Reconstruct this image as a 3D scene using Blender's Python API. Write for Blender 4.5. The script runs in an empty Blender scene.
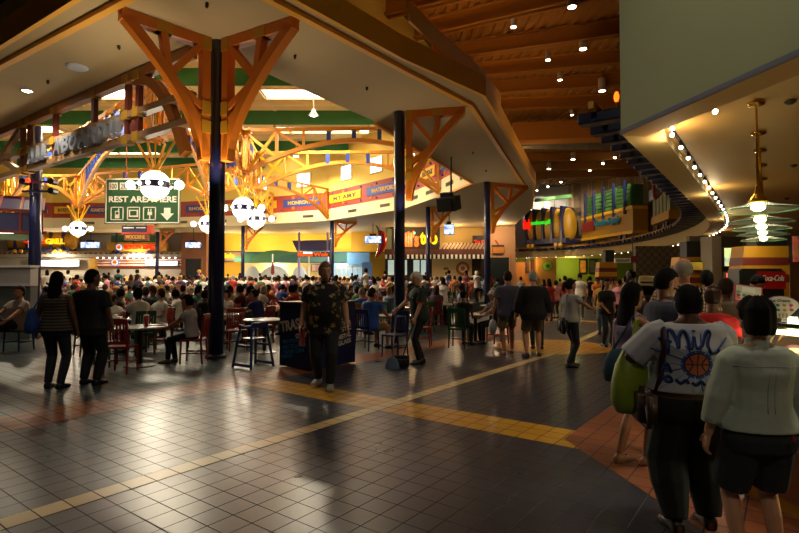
VIS = set([3020,3021,3022,3023,3024,3025,3026,3028,3029,3030,3031,3100,3640,3641,3642,3643,3644,3645,3646,3647,3648,3660,3661,3663,3664,3665,3667,3668,3680,3700,3703,3704,3708,3720,3724,3728,3745,3746,4220,4222,4223,4224,4226,4228,4229,4230,4231,4240,4241,4242,4243,4244,4245,4246,4247,4248,4260,4261,4262,4263,4264,4265,4266,4267,4268,4280,4281,4282,4283,4285,4286,4300,4301,4302,4303,4305,4306,4307,4325,4345,4347,4365,4820,4840,4841,4842,4843,4845,4846,4847,4850,4851,4860,4861,4862,4863,4864,4865,4866,4867,4868,4880,4883,4887,4906,4907,4908,4925,4927,4928,4980,4981,4984,4985,4987,4989,5000,5004,5005,5006,5007,5009,5023,5025,5400,5401,5402,5403,5404,5405,5406,5407,5408,5409,5411,5420,5421,5422,5423,5424,5426,5427,5431,5440,5463,5466,5467,5485,5486,5487,5488,5505,5560,5561,5563,5564,5565,5566,5567,5568,5571,5583,5584,5585,5586,5587,5588,5600,5601,5604,5605,5606,5608,5610,5644,5646,5647,5648,5665,6000,6001,6002,6003,6004,6005,6006,6007,6008,6011,6020,6021,6023,6024,6041,6044,6045,6046,6048,6082,6083,6085,6087,6088,6142,6143,6144,6146,6147,6148,6160,6164,6165,6166,6167,6168,6169,6170,6184,6187,6188,6204,6206,6227,6247,6621,6623,6627,6628,6640,6646,6647,6651,6700,6703,6704,6707,6708,6709,6721,6724,6725,6726,6727,6728,6743,6744,6745,6747,6748,6767,6786,6805,6806,6807,6846,6848,6907,7280,7281,7284,7285,7286,7287,7288,7289,7291,7305,7306,7307,7323,7324,7325,7326,7327,7328,7347,7365,7366,7385,7387,7388,7426,7448,7467,7488,7505,7862,7863,7864,7867,7868,7880,7882,7883,7885,7888,7889,7891,7903,7906,7907,7926,7927,7946,7947,7966,7967,7968,8006,8008,8460,8463,8464,8467,8468,8471,8488,8500,8505,8506,8507,8508,8511,8525,8528,8568,8588,8628,9060,9061,9063,9064,9066,9068,9070,9071,9084,9088,9103,9107,9108,9148,9166,9205,9207,9225,9660,9663,9664,9665,9667,9668,9680,9682,9686,9687,9688,9690,9746,9765,10284,10288,10302,10306,10308,10365,10386,10881,10884,11026,11506,11527,11585,12104,12108,90000,90004,90006,90008,90010,90012,90013,90019,90021,90022,90023,90025,90026,90031,90032,90034,90036,90037,90039,90041,90043,95047,95068,95118,95137,95159,95240,95352,95366,95374,95385,95412,95443,95449,95460,95466,95476])
FAR = set([3686,4287,4327,4348,4826,4848,4926,5046,5068,5448,5468,5625,5645,6026,6027,6047,6066,6086,6245,6246,6286,6288,6625,6705,6746,6787,6808,6825,6828,6885,6906,7308,7346,7368,7408,7427,7428,7447,7527,7547,7928,7965,8007,8025,8028,8065,8067,8088,8107,8127,8167,8466,8487,8527,8546,8567,8606,8607,8626,8645,8648,8706,9065,9067,9105,9106,9127,9128,9146,9147,9186,9208,9227,9245,9246,9248,9685,9747,9748,9768,9788,9805,9807,9808,9825,9828,9846,9888,10285,10287,10328,10346,10368,10408,10966,11005,11526,11586,12105,12128])
import bpy, bmesh, math, random
from math import sin, cos, pi, radians as rad, atan2, hypot, sqrt
from mathutils import Vector, Matrix
from mathutils.bvhtree import BVHTree
V = Vector
RN = random.Random(11)
SC = bpy.context.scene
COL = SC.collection
# ---------------------------------------------------------------- camera
F, CX, CY, EYE = 520.0, 399.5, 266.5, 1.6
PITCH = math.atan(14 / 520)
cam_d = bpy.data.cameras.new('camera'); cam_d.sensor_width = 36; cam_d.lens = F / 799 * 36
cam_d.clip_end = 300
cam = bpy.data.objects.new('camera', cam_d); COL.objects.link(cam)
cam.location = (0, 0, EYE); cam.rotation_euler = (pi / 2 + PITCH, 0, 0)
SC.camera = cam
SP, CP = sin(PITCH), cos(PITCH)
def ray(u, v):
    x = (u - CX) / F; y = -(v - CY) / F
    return V((x, CP - y * SP, SP + y * CP))
def atz(u, v, z=0.0):                       # the point of height z seen at a pixel of the photograph
    d = ray(u, v); return V((0, 0, EYE)) + d * ((z - EYE) / d.z)
def aty(u, v, Y):                           # the point at depth Y
    d = ray(u, v); return V((0, 0, EYE)) + d * (Y / d.y)
A = V((0.5985, 0.8011, 0)); B = V((-0.8011, 0.5985, 0))   # the two directions of the floor tiles
def ab(a, b, z=0.0): return A * a + B * b + V((0, 0, z))
Z = V((0, 0, 1))
# ---------------------------------------------------------------- materials
def lin(c):
    c = c / 255.0
    return c / 12.92 if c <= .04045 else ((c + .055) / 1.055) ** 2.4
def rgb(h):
    h = h.lstrip('#'); return tuple(lin(int(h[i:i + 2], 16)) for i in (0, 2, 4)) + (1.0,)
MATS = {}
def mat(name, h, rough=.6, metal=0.0, var=.12, scale=6.0, emit=None, es=0.0, spec=.5, bump=0.0, trans=0.0, coat=0.0):
    if name in MATS: return MATS[name]
    m = bpy.data.materials.new(name); m.use_nodes = True; nt = m.node_tree
    b = nt.nodes['Principled BSDF']
    c = rgb(h)
    b.inputs['Base Color'].default_value = c
    b.inputs['Roughness'].default_value = rough
    b.inputs['Metallic'].default_value = metal
    b.inputs['Specular IOR Level'].default_value = spec
    if trans: b.inputs['Transmission Weight'].default_value = trans
    if coat: b.inputs['Coat Weight'].default_value = coat
    if var:
        tc = nt.nodes.new('ShaderNodeTexCoord'); n = nt.nodes.new('ShaderNodeTexNoise')
        n.inputs['Scale'].default_value = scale; n.inputs['Detail'].default_value = 3
        nt.links.new(tc.outputs['Object'], n.inputs['Vector'])
        r = nt.nodes.new('ShaderNodeMix'); r.data_type = 'RGBA'
        r.inputs[6].default_value = tuple(x * (1 - var) for x in c[:3]) + (1,)
        r.inputs[7].default_value = tuple(min(1, x * (1 + var)) for x in c[:3]) + (1,)
        nt.links.new(n.outputs['Fac'], r.inputs[0]); nt.links.new(r.outputs[2], b.inputs['Base Color'])
        if bump:
            bp = nt.nodes.new('ShaderNodeBump'); bp.inputs['Strength'].default_value = bump
            bp.inputs['Distance'].default_value = .02
            nt.links.new(n.outputs['Fac'], bp.inputs['Height']); nt.links.new(bp.outputs['Normal'], b.inputs['Normal'])
    if emit:
        b.inputs['Emission Color'].default_value = rgb(emit); b.inputs['Emission Strength'].default_value = es
    MATS[name] = m
    return m
def nodes_of(m): return m.node_tree.nodes, m.node_tree.links, m.node_tree.nodes['Principled BSDF']
# ---------------------------------------------------------------- mesh helper
class MB:
    def __init__(s): s.bm = bmesh.new(); s.mi = 0
    def vs(s, pts): return [s.bm.verts.new(p) for p in pts]
    def f(s, vl):
        try:
            fc = s.bm.faces.new(vl); fc.material_index = s.mi; return fc
        except ValueError: return None
    def quad(s, *p): s.f(s.vs(p)); return s
    def box(s, c, sz, M=None):
        x, y, z = sz[0] / 2, sz[1] / 2, sz[2] / 2
        pts = [V((i * x, j * y, k * z)) for k in (-1, 1) for j in (-1, 1) for i in (-1, 1)]
        if M is not None: pts = [M @ p for p in pts]
        v = s.vs([V(c) + p for p in pts])
        for q in ((0, 2, 3, 1), (4, 5, 7, 6), (0, 1, 5, 4), (2, 6, 7, 3), (0, 4, 6, 2), (1, 3, 7, 5)):
            s.f([v[i] for i in q])
        return s
    def bar(s, p, q, w, h, up=Z):           # a beam of width w and height h from p to q
        p, q = V(p), V(q); d = q - p; L = d.length
        if L < 1e-6: return s
        d /= L; sd = d.cross(up)
        if sd.length < 1e-4: sd = d.cross(V((1, 0, 0)))
        sd.normalize(); u = sd.cross(d)
        M = Matrix((sd, d, u)).transposed()
        return s.box((p + q) / 2, (w, L, h), M)
    def ring(s, c, x, y, n, rx, ry=None):
        ry = rx if ry is None else ry
        return s.vs([V(c) + x * (rx * cos(2 * pi * i / n)) + y * (ry * sin(2 * pi * i / n)) for i in range(n)])
    def skin(s, r0, r1):
        n = len(r0)
        for i in range(n): s.f([r0[i], r0[(i + 1) % n], r1[(i + 1) % n], r1[i]])
    def tube(s, pts, r, n=8, cap=True, fl=1.0):
        pts = [V(p) for p in pts]; rs = r if isinstance(r, (list, tuple)) else [r] * len(pts)
        prev = None; x = None; first = None
        for i, p in enumerate(pts):
            d = (pts[min(i + 1, len(pts) - 1)] - pts[max(i - 1, 0)]).normalized()
            if x is None:
                x = d.orthogonal() if abs(d.z) < .99 else V((1, 0, 0))
            x = (x - d * x.dot(d)).normalized(); y = d.cross(x)
            rg = s.ring(p, x, y, n, rs[i], rs[i] * fl)
            if prev: s.skin(prev, rg)
            else: first = rg
            prev = rg
        if cap: s.f(first[::-1]); s.f(prev)
        return s
    def lathe(s, prof, c=(0, 0, 0), n=20, sx=1, sy=1):
        prev = None; c = V(c)
        X, Y = V((sx, 0, 0)), V((0, sy, 0)); first = None
        for r, z in prof:
            rg = s.ring(c + Z * z, X, Y, n, max(r, 1e-4))
            if prev: s.skin(prev, rg)
            else: first = rg
            prev = rg
        s.f(first[::-1]); s.f(prev)
        return s
    def sph(s, c, r, n=12, m=8, M=None):
        r = (r, r, r) if isinstance(r, (int, float)) else r
        rows = []
        for j in range(m + 1):
            t = pi * j / m
            row = []
            for i in range(n):
                p = V((r[0] * sin(t) * cos(2 * pi * i / n), r[1] * sin(t) * sin(2 * pi * i / n), -r[2] * cos(t)))
                if M is not None: p = M @ p
                row.append(V(c) + p)
                if j in (0, m): break
            rows.append(s.vs(row))
        for j in range(m):
            a, b = rows[j], rows[j + 1]
            for i in range(n):
                k = (i + 1) % n
                if len(a) == 1: s.f([a[0], b[k], b[i]])
                elif len(b) == 1: s.f([a[i], a[k], b[0]])
                else: s.f([a[i], a[k], b[k], b[i]])
        return s
    def prism(s, poly, o, x, y, depth):     # a 2D outline extruded along x cross y
        o = V(o); n = V(x).cross(V(y)).normalized() * depth
        a = s.vs([o + V(x) * p[0] + V(y) * p[1] for p in poly])
        b = s.vs([o + V(x) * p[0] + V(y) * p[1] + n for p in poly])
        s.f(a[::-1]); s.f(b); s.skin(a, b)
        return s
    def strip(s, pts, w, d, side):          # a curved band: width w in the plane, thickness d along side
        side = V(side).normalized(); prev = None
        for i, p in enumerate(pts):
            p = V(p); t = (V(pts[min(i + 1, len(pts) - 1)]) - V(pts[max(i - 1, 0)])).normalized()
            nn = side.cross(t).normalized() * (w / 2)
            q = s.vs([p + nn + side * d / 2, p - nn + side * d / 2, p - nn - side * d / 2, p + nn - side * d / 2])
            if prev: s.skin(prev, q)
            else: s.f(q[::-1])
            prev = q
        s.f(prev); return s
    def mesh(s, name):
        bmesh.ops.recalc_face_normals(s.bm, faces=s.bm.faces)
        me = bpy.data.meshes.new(name); s.bm.to_mesh(me); s.bm.free(); return me
def put(name, me, mats, parent=None, smooth=False):
    for m in (mats if isinstance(mats, (list, tuple)) else [mats]): me.materials.append(m)
    if smooth:
        for p in me.polygons: p.use_smooth = True
    o = bpy.data.objects.new(name, me); COL.objects.link(o)
    if parent: o.parent = parent
    return o
def obj(name, mb, mats, parent=None, smooth=False): return put(name, mb.mesh(name), mats, parent, smooth)
LABELS = {}
def tag(o, label, cat, group=None):
    o['label'] = label; o['category'] = cat
    if group: o['group'] = group
    LABELS.setdefault(label, []).append((o.name, group))
    return o
def thing(name, label, cat, loc=(0, 0, 0), rz=0.0, group=None):
    o = bpy.data.objects.new(name, None); COL.objects.link(o)
    o.location = loc; o.rotation_euler = (0, 0, rz); o.empty_display_size = .1
    return tag(o, label, cat, group)
def struct(name, mb, mats, parent=None, smooth=False):
    o = obj(name, mb, mats, parent, smooth)
    if not parent: o['kind'] = 'structure'
    return o
def text(name, s, o, x, y, w, h, m, parent=None, depth=.02, shear=0.0, bold=0.02, slot=None):
    """lettering fitted into a w by h box whose lower left corner is o, raised along x cross y"""
    cu = bpy.data.curves.new(name, 'FONT'); cu.body = s; cu.size = 1; cu.extrude = .05; cu.shear = shear
    cu.offset = bold; cu.resolution_u = 3
    t = bpy.data.objects.new('tmp', cu); COL.objects.link(t)
    dg = bpy.context.evaluated_depsgraph_get(); dg.update()
    me = bpy.data.meshes.new_from_object(t.evaluated_get(dg)); bpy.data.objects.remove(t)
    xs = [v.co.x for v in me.vertices]; ys = [v.co.y for v in me.vertices]
    x0, x1, y0, y1 = min(xs), max(xs), min(ys), max(ys)
    x, y = V(x).normalized(), V(y).normalized(); n = x.cross(y)
    for v in me.vertices:
        c = v.co
        v.co = V(o) + x * ((c.x - x0) / (x1 - x0) * w) + y * ((c.y - y0) / max(1e-6, y1 - y0) * h) + n * ((c.z + .05) / .1 * depth)
    me.name = name; me.materials.clear()
    return put(name, me, m, parent)
def at_parent(o, parent):                   # keeps world-space mesh data under a moved parent
    o.parent = parent; o.matrix_parent_inverse = Matrix.Translation(parent.location).inverted() if not any(parent.rotation_euler) else (Matrix.Translation(parent.location) @ parent.rotation_euler.to_matrix().to_4x4()).inverted()
    return o
def wpart(name, mb, m, parent, smooth=False):   # a part whose mesh is given in world coordinates
    return at_parent(obj(name, mb, m, None, smooth), parent)
def wtext(name, s, o, x, y, w, h, m, parent, **k): return at_parent(text(name, s, o, x, y, w, h, m, None, **k), parent)
def light(name, kind, loc, power, color=(1, .85, .6), size=.2, target=None, spot=1.2, blend=.6):
    d = bpy.data.lights.new(name, kind); d.energy = power; d.color = color
    if kind == 'AREA': d.size = size
    else: d.shadow_soft_size = size
    if kind == 'SPOT': d.spot_size = spot; d.spot_blend = blend
    o = bpy.data.objects.new(name, d); COL.objects.link(o); o.location = loc
    if target is not None: o.rotation_euler = (V(target) - V(loc)).to_track_quat('-Z', 'Y').to_euler()
    return o
# ---------------------------------------------------------------- render look
SC.view_settings.view_transform = 'Standard'; SC.view_settings.look = 'None'
SC.view_settings.gamma = 1; SC.view_settings.use_curve_mapping = False
SC.view_settings.exposure = 0.0
w = bpy.data.worlds.new('world'); SC.world = w; w.use_nodes = True
w.node_tree.nodes['Background'].inputs[0].default_value = (.8, .85, 1, 1)
w.node_tree.nodes['Background'].inputs[1].default_value = 0.0
try:
    SC.cycles.use_denoising = True; SC.cycles.max_bounces = 6; SC.cycles.diffuse_bounces = 3; SC.cycles.glossy_bounces = 3
    SC.cycles.transmission_bounces = 4; SC.cycles.sample_clamp_indirect = 4
except Exception: pass
# ================================================================ THE SETTING
# ---- floor tiles
def tile(name, h, h2, rough=.3, spec=.5):
    m = mat(name, h, rough, var=0); n, l, b = nodes_of(m)
    tc = n.new('ShaderNodeTexCoord'); mp = n.new('ShaderNodeMapping'); mp.vector_type = 'POINT'
    mp.inputs['Rotation'].default_value = (0, 0, -atan2(A.y, A.x)); mp.inputs['Location'].default_value = (0, -.06, 0)
    l.new(tc.outputs['Object'], mp.inputs[0])
    br = n.new('ShaderNodeTexBrick'); br.offset = 0; br.squash = 1
    br.inputs['Scale'].default_value = 1; br.inputs['Brick Width'].default_value = .2; br.inputs['Row Height'].default_value = .2
    br.inputs['Mortar Size'].default_value = .005; br.inputs['Mortar Smooth'].default_value = .2
    br.inputs['Color1'].default_value = rgb(h); br.inputs['Color2'].default_value = rgb(h2); br.inputs['Mortar'].default_value = rgb('141213')
    l.new(mp.outputs[0], br.inputs['Vector'])
    ns = n.new('ShaderNodeTexNoise'); ns.inputs['Scale'].default_value = 1.7; ns.inputs['Detail'].default_value = 5
    l.new(tc.outputs['Object'], ns.inputs['Vector'])
    mx = n.new('ShaderNodeMix'); mx.data_type = 'RGBA'; mx.blend_type = 'MULTIPLY'; mx.inputs[0].default_value = .35
    l.new(br.outputs['Color'], mx.inputs[6]); l.new(ns.outputs['Color'], mx.inputs[7]); l.new(mx.outputs[2], b.inputs['Base Color'])
    mr = n.new('ShaderNodeMapRange'); mr.inputs[3].default_value = rough - .02; mr.inputs[4].default_value = rough + .06
    l.new(ns.outputs['Fac'], mr.inputs[0])
    ad = n.new('ShaderNodeMath'); ad.operation = 'MULTIPLY_ADD'; ad.inputs[1].default_value = .5
    l.new(br.outputs['Fac'], ad.inputs[0]); l.new(mr.outputs[0], ad.inputs[2]); l.new(ad.outputs[0], b.inputs['Roughness'])
    bp = n.new('ShaderNodeBump'); bp.inputs['Strength'].default_value = .35; bp.inputs['Distance'].default_value = .004; bp.invert = True
    l.new(br.outputs['Fac'], bp.inputs['Height']); l.new(bp.outputs[0], b.inputs['Normal'])
    b.inputs['Specular IOR Level'].default_value = spec
    return m
FT = [tile('slate_tile', '363844', '30323e', .27), tile('green_tile', '364446', '2e3a3d', .28), tile('terracotta_tile', '9a5636', '864a2e', .3),
      tile('cream_tile', 'd8c08a', 'cdb47e', .3), tile('gold_tile', 'd39a22', 'c28a18', .3), tile('rust_tile', '96532f', '7f4628', .4)]
fl = MB()
def zone(mi, z, *p):
    fl.mi = mi; fl.quad(*[ab(a, b, z) for a, b in p])
zone(0, 0, (-40, -40), (90, -40), (90, 70), (-40, 70))
zone(1, .001, (-40, 7.46), (15.5, 7.46), (19.5, 8.6), (20.5, 8.6), (60, 30), (60, 70), (-40, 70))
zone(2, .002, (-40, 6.66), (14, 6.66), (20.5, 7.5), (20.5, 8.6), (19.5, 8.6), (15.5, 7.46), (-40, 7.46))
zone(3, .003, (-40, 4.06), (11.6, 4.06), (11.6, 4.26), (-40, 4.26))
zone(3, .002, (13.4, 4.34), (17, 4.68), (34, 7.6), (34, 7.85), (17, 4.9), (13.4, 4.54))
zone(4, .002, (5, 1.62), (5.6, 1.84), (5.6, 6.66), (5, 6.66))
zone(4, .002, (20.5, 1.84), (21.1, 1.84), (21.1, 9.5), (20.5, 9.5))
zone(5, .0025, (5.24, 1.84), (60, 1.84), (60, -30), (-27, -30), (4.13, .73), (5.0, 1.6))
fl.mi = 4; fl.f(fl.vs([ab(12.4 + 1.42 * cos(t * pi / 20), 4.62 + 1.42 * sin(t * pi / 20), .004) for t in range(40)]))
o = struct('floor', fl, FT)
# raised dining tier at the back
TIER = .45
tp = [(-60, 25.5), (3.4, 25.5), (5.2, 30), (8.6, 48), (8.6, 62), (-60, 62)]
t = MB(); t.prism(tp, (0, 0, .004), (1, 0, 0), (0, 1, 0), TIER - .004); struct('floor_tier', t, FT[1])
# ---- walls of the hall
Mwall = mat('hall_paint', '8d8168', .8, var=.05); Mgrey = mat('grey_wall', 'b9b0a2', .8, var=.05); Myel = mat('yellow_wall', 'eebb3a', .7, var=.06)
Mcream = mat('cream_paint', 'ecd9a8', .7, var=.04); Mpink = mat('peach_wall', 'cfa076', .8, var=.05); Mbrown = mat('brown_wall', '8a5a3c', .8, var=.05)
def wallseg(name, m, p, q, z0, z1, th=.2):
    mb = MB(); p, q = V((p[0], p[1], 0)), V((q[0], q[1], 0)); d = (q - p).normalized(); n = V((-d.y, d.x, 0)) * th
    mb.prism([(0, z0), ((q - p).length, z0), ((q - p).length, z1), (0, z1)], p, d, Z, -th); return struct(name, mb, m)
wallseg('wall_left', Mwall, (-60, 64), (-60, -14), 0, 11.5)
wallseg('wall_behind', Mwall, (-60, -14), (46, -14), 0, 11.5)
wallseg('wall_right', Mwall, (46, -14), (46, 64), 0, 11.5)
wallseg('wall_far', Mwall, (46, 64), (-60, 64), 0, 11.5)
# shop walls at the back of the food court
def X(u, Y): return aty(u, 280, Y).x
def zz(v, Y): return aty(400, v, Y).z
BW = 56.0
mb = MB(); mb.box(((X(-60, BW) + X(181, BW)) / 2, BW + .15, 3.4), (X(181, BW) - X(-60, BW), .3, 6.4)); struct('wall_back_left', mb, Mgrey)
mb = MB(); mb.box(((X(181, 54) + X(206, 54)) / 2, 55.2, 3.4), (X(206, 54) - X(181, 54), 2.4, 6.4)); struct('wall_back_pier', mb, Mbrown)
mb = MB(); mb.box(((X(206, BW) + X(385, BW)) / 2, BW + .15, 3.4), (X(385, BW) - X(206, BW), .3, 6.4)); struct('wall_back_centre', mb, Myel)
mb = MB(); mb.box((X(351, 53) + 1.8, 54.5, (zz(252, 53) + 6.6) / 2), (3.6, 3, 6.6 - zz(252, 53))); struct('wall_back_bay', mb, mat('deep_yellow_wall', 'e0a020', .7, var=.05))
CW = 49.0
mb = MB(); mb.box(((X(386, CW) + X(489, CW)) / 2, CW + .6, 3.6), (X(489, CW) - X(386, CW), .3, 6.2)); struct('wall_diner', mb, mat('tan_wall', 'c9a35c', .8, var=.06))
mb = MB(); mb.box(((X(488, 48) + X(515.5, 48)) / 2, 48.8, 5.45), (X(515.5, 48) - X(488, 48), 1.6, 10.9)); struct('wall_peach', mb, Mpink)
# ---- soffit ring, drum and roof of the food court
ZS = 6.6
INNER = [(-4.18, 10.93), (-.75, 16.25), (3.7, 26.3), (2.3, 31), (.2, 36.3), (-6.1, 43.4), (-14.5, 47.3), (-24, 49.5), (-33, 49.3), (-42, 46), (-47, 40), (-36, 33.1), (-24, 24.7)]
OUTER = [(-3.2, 7.4), (0, 11.5), (2.28, 13.9), (6.95, 26.55), (9.2, 36), (10.3, 46), (10.4, 50), (4, 58), (-5, 60), (-20, 62), (-58, 62), (-58, 44.3)]
def ring_fill(mb, rings):
    ed = []
    for r in rings:
        v = mb.vs(r); ed += [mb.bm.edges.new((v[i], v[(i + 1) % len(v)])) for i in range(len(v))]
    g = bmesh.ops.triangle_fill(mb.bm, edges=ed, use_beauty=True)
    for fc in g['geom']:
        if isinstance(fc, bmesh.types.BMFace): fc.material_index = mb.mi
Msof = mat('soffit_plaster', 'b99f72', .75, var=.06, scale=.8)
Mor = mat('orange_paint', 'd8761c', .45, var=.05); Mor2 = mat('light_orange_paint', 'f0a03a', .45, var=.05); Myb = mat('yellow_paint', 'f2b81e', .45, var=.05)
mb = MB(); ring_fill(mb, [[(x, y, ZS) for x, y in INNER], [(x, y, ZS) for x, y in OUTER]]); struct('ceiling_soffit', mb, Msof)
def fascia(name, pts, z0, z1, m, th=.05, closed=False):
    mb = MB(); n = len(pts)
    for i in range(n if closed else n - 1):
        mb.bar(V((*pts[i], (z0 + z1) / 2)), V((*pts[(i + 1) % n], (z0 + z1) / 2)), th, z1 - z0)
    return struct(name, mb, m)
Mfas = mat('ochre_fascia', 'eea832', .5, var=.05)
fascia('trim_1', OUTER[::-1][:1] + OUTER[:5], ZS - .03, ZS + .5, Mfas, .1)
fascia('trim_2', [(-40, 32.1), (-9.23, 11.9), (-3.13, 7.95), (0, 12.0), (1.99, 14.52), (6.34, 26.55)], ZS - .09, ZS, Mfas, .14)
fascia('trim_3', [(.2, 10.9), (.9, 12.2), (2.2, 14.3), (3.2, 16.4)], ZS + .5, ZS + .95, Mfas, .06)
# drum above the opening: cream band, red band with blue and yellow name panels, yellow wall with windows
Mred = mat('brick_red_paint', 'a8402c', .5, var=.06); Mblue = mat('royal_blue_paint', '2c4a9c', .5, var=.06); Mwy = mat('clerestory_yellow', 'f4cf62', .7, var=.04)
Mnavy = mat('navy_paint', '23264a', .35, var=.08); Mnavy2 = mat('blue_paint', '3650b0', .4, var=.08)
ZC, ZR, ZT = 7.55, 9.0, 12.6
NI = len(INNER)
mb = MB(); mb2 = MB(); mb3 = MB()
for i in range(NI):
    p, q = V((*INNER[i], 0)), V((*INNER[(i + 1) % NI], 0))
    for bb, z0, z1, off in ((mb, ZS, ZC, 0), (mb2, ZC, ZR, 0.0), (mb3, ZR, ZT, 0.0)):
        bb.quad(p + Z * z0, q + Z * z0, q + Z * z1, p + Z * z1)
struct('wall_drum', mb, Mcream); struct('wall_drum_band', mb2, Mred); struct('wall_clerestory', mb3, Mwy)
# the near edges of the opening carry a light orange rail under the drum
fascia('trim_4', [INNER[1], INNER[2], INNER[3]], ZS - .1, ZS, Mor2, .1)
cen = V((-19, 32, 0))
def drum_frame(i):
    p, q = V((*INNER[i], 0)), V((*INNER[(i + 1) % NI], 0)); x = (p - q).normalized()
    n = x.cross(Z)
    if n.dot(cen - p) < 0: n = -n
    return p, q, n
PANELS = [(2, .08, .46, 'LAUREL', 1), (2, .54, .95, 'DORSEY', 0), (3, .06, .44, 'ELKRIDGE', 1), (3, .54, .95, 'RELAY', 0), (4, .01, .42, 'WATERFORD', 0), (4, .5, .95, 'MT AIRY', 1),
          (5, .08, .48, 'MONROVIA', 0), (5, .56, .95, 'SYKESVILLE', 1), (6, .04, .24, 'WOODSTOCK', 1), (6, .3, .58, 'RHODES', 0), (6, .65, .97, 'DICKERSON', 1), (7, .03, .28, 'BARNESVILLE', 0), (7, .36, .64, 'ADAMSTOWN', 0), (7, .7, .98, 'BUCKEYSTOWN', 1), (8, .05, .4, 'BRUNSWICK', 0), (8, .5, .9, 'FREDERICK', 1)]
pn = {0: ('blue', Mblue, Myb), 1: ('yellow', Myb, Mnavy)}
for i, t0, t1, s, k in PANELS:
    p, q, n = drum_frame(i)
    a, b = p.lerp(q, t0), p.lerp(q, t1)
    xd = Z.cross(n).normalized()
    if (b - a).dot(xd) < 0: a, b = b, a
    L = (b - a).length; zl, zh = ZC + .42, ZC + 1.08
    th = thing('station_name_board', '%s station name board reading %s on the red band' % (pn[k][0], s), 'sign', a + n * .05 + Z * zl)
    mb = MB(); mb.prism([(0, 0), (L, 0), (L, zh - zl), (0, zh - zl)], a + n * .005 + Z * zl, xd, Z, .05); wpart('board', mb, pn[k][1], th)
    W = min(L * .72, .4 * len(s) + .3)
    wtext('lettering', s, a + n * .055 + xd * (L - W) / 2 + Z * (zl + .17), xd, Z, W, .32, pn[k][2], th, depth=.02)
mb = MB(); mb2 = MB(); vent_i = 0
for i in range(2, 9):
    p, q, n = drum_frame(i); L = (q - p).length; k = int(L / 1.6)
    for j in range(k):
        c = p.lerp(q, (j + .5) / k) + n * .03
        for zc in (ZC + .2, ZR - .18): mb.box(c + Z * zc, (.11, .11, .11))
    xd = Z.cross(n).normalized()
    for tt in (.37, .75) if L < 12 else (.35, .76):
        c = p.lerp(q, tt) + n * .02
        for jx in range(3): mb2.prism([(0, 0), (.05, 0), (.05, 1.1), (0, 1.1)], c + xd * (.1 * jx - .1) + Z * (ZC + .2), xd, Z, .03)
    for tt in (.2, .62):
        c = p.lerp(q, tt) + n * .01; M = Matrix((xd, n, Z)).transposed()
        v = MB(); v.box(c + Z * (ZS + .48), (1.1, .04, .22), M); v.mi = 1
        for s in range(5): v.box(c + n * .03 + Z * (ZS + .40 + s * .04), (1.0, .02, .018), M)
        vent_i += 1
        tag(obj('air_vent', v, [mat('vent_grey', '8c8268', .5), mat('vent_slat', '4a4436', .5)]), 'small slotted air vent in the cream band, number %d round the ring from the speaker' % vent_i if 0 else 'slotted vent in cream band below the %s name board' % [s for ii, t0, t1, s, kk in PANELS if ii == i and abs((t0 + t1) / 2 - tt) == min(abs((a0 + a1) / 2 - tt) for i2, a0, a1, s2, k2 in PANELS if i2 == i)][0], 'vent')
struct('trim_5', mb, Mblue); struct('trim_6', mb2, mat('amber_paint', 'd8902a', .5))
# clerestory windows, glowing with daylight
Mday = mat('daylight_glass', 'ffffff', .3, var=0, emit='f4f8ff', es=5.0)
wn = 0
for i in (3, 4, 5, 6, 7):
    p, q, n = drum_frame(i)
    for tt in ((.3, .7) if i != 5 else (.25, .75)):
        c = p.lerp(q, tt) + n * .03; xd = Z.cross(n).normalized(); M = Matrix((xd, n, Z)).transposed()
        wn += 1
        mb = MB(); mb.box(c + Z * 10.2, (1.3, .06, 1.1), M); fr = struct('window_%d' % wn, mb, Mday)
        f2 = MB()
        for dx in (-.68, .68): f2.box(c + xd * dx + Z * 10.2, (.07, .1, 1.2), M)
        for dz in (-.57, .57): f2.box(c + Z * (10.2 + dz), (1.4, .1, .07), M)
        obj('window_frame', f2, Mcream, fr)
# roof
Mdeck = mat('cream_roof_deck', 'f0d68c', .7, var=.04)
n, l, b = nodes_of(Mdeck)
mb = MB(); ring_fill(mb, [[(x, y, ZT) for x, y in INNER]]); struct('ceiling_roof', mb, Mdeck)
Mgreen = mat('green_baffle', '2f6a3c', .9, var=.12, scale=2)
SKY = []
for k, (y0, xs) in enumerate(((20.0, (-14, -6.5)), (26.5, (-22, 1)), (33.2, (-30, 1.5)), (40.5, (-36, -4)), (46.0, (-34, -12)))):
    mb = MB(); mb.box(((xs[0] + xs[1]) / 2, y0, ZT - .52), (xs[1] - xs[0], .08, .9)); 
    tag(obj('fabric_baffle', mb, Mgreen), ['green fabric baffle at the near corner of the food court roof', 'large green baffle right behind the near bracketed column', 'green baffle behind the long white skylight strip', 'green baffle over the mid trusses toward the rear', 'rearmost green baffle near the clerestory windows'][k], 'ceiling baffle')
Msky = mat('skylight_glow', 'ffffff', .4, var=0, emit='fff0d6', es=7.0)
for k, (x, y, w) in enumerate(((-4, 30, 8), (-14, 23.3, 7), (-17, 30, 7), (-5.5, 37.2, 6.5), (-16, 37.5, 7), (-28, 37, 7), (-24, 43.6, 7), (-12, 43.4, 6))):
    mb = MB(); mb.box((x, y, ZT - .03), (w, 1.5, .04)); fr = struct('window_skylight_%d' % (k + 1), mb, Msky)
    f2 = MB()
    for s in (-1, 1):
        f2.box((x, y + s * .8, ZT - .1), (w + .2, .1, .18)); f2.box((x + s * (w / 2 + .05), y, ZT - .1), (.1, 1.7, .18))
    obj('skylight_frame', f2, Mcream, fr)
mb = MB()
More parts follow.
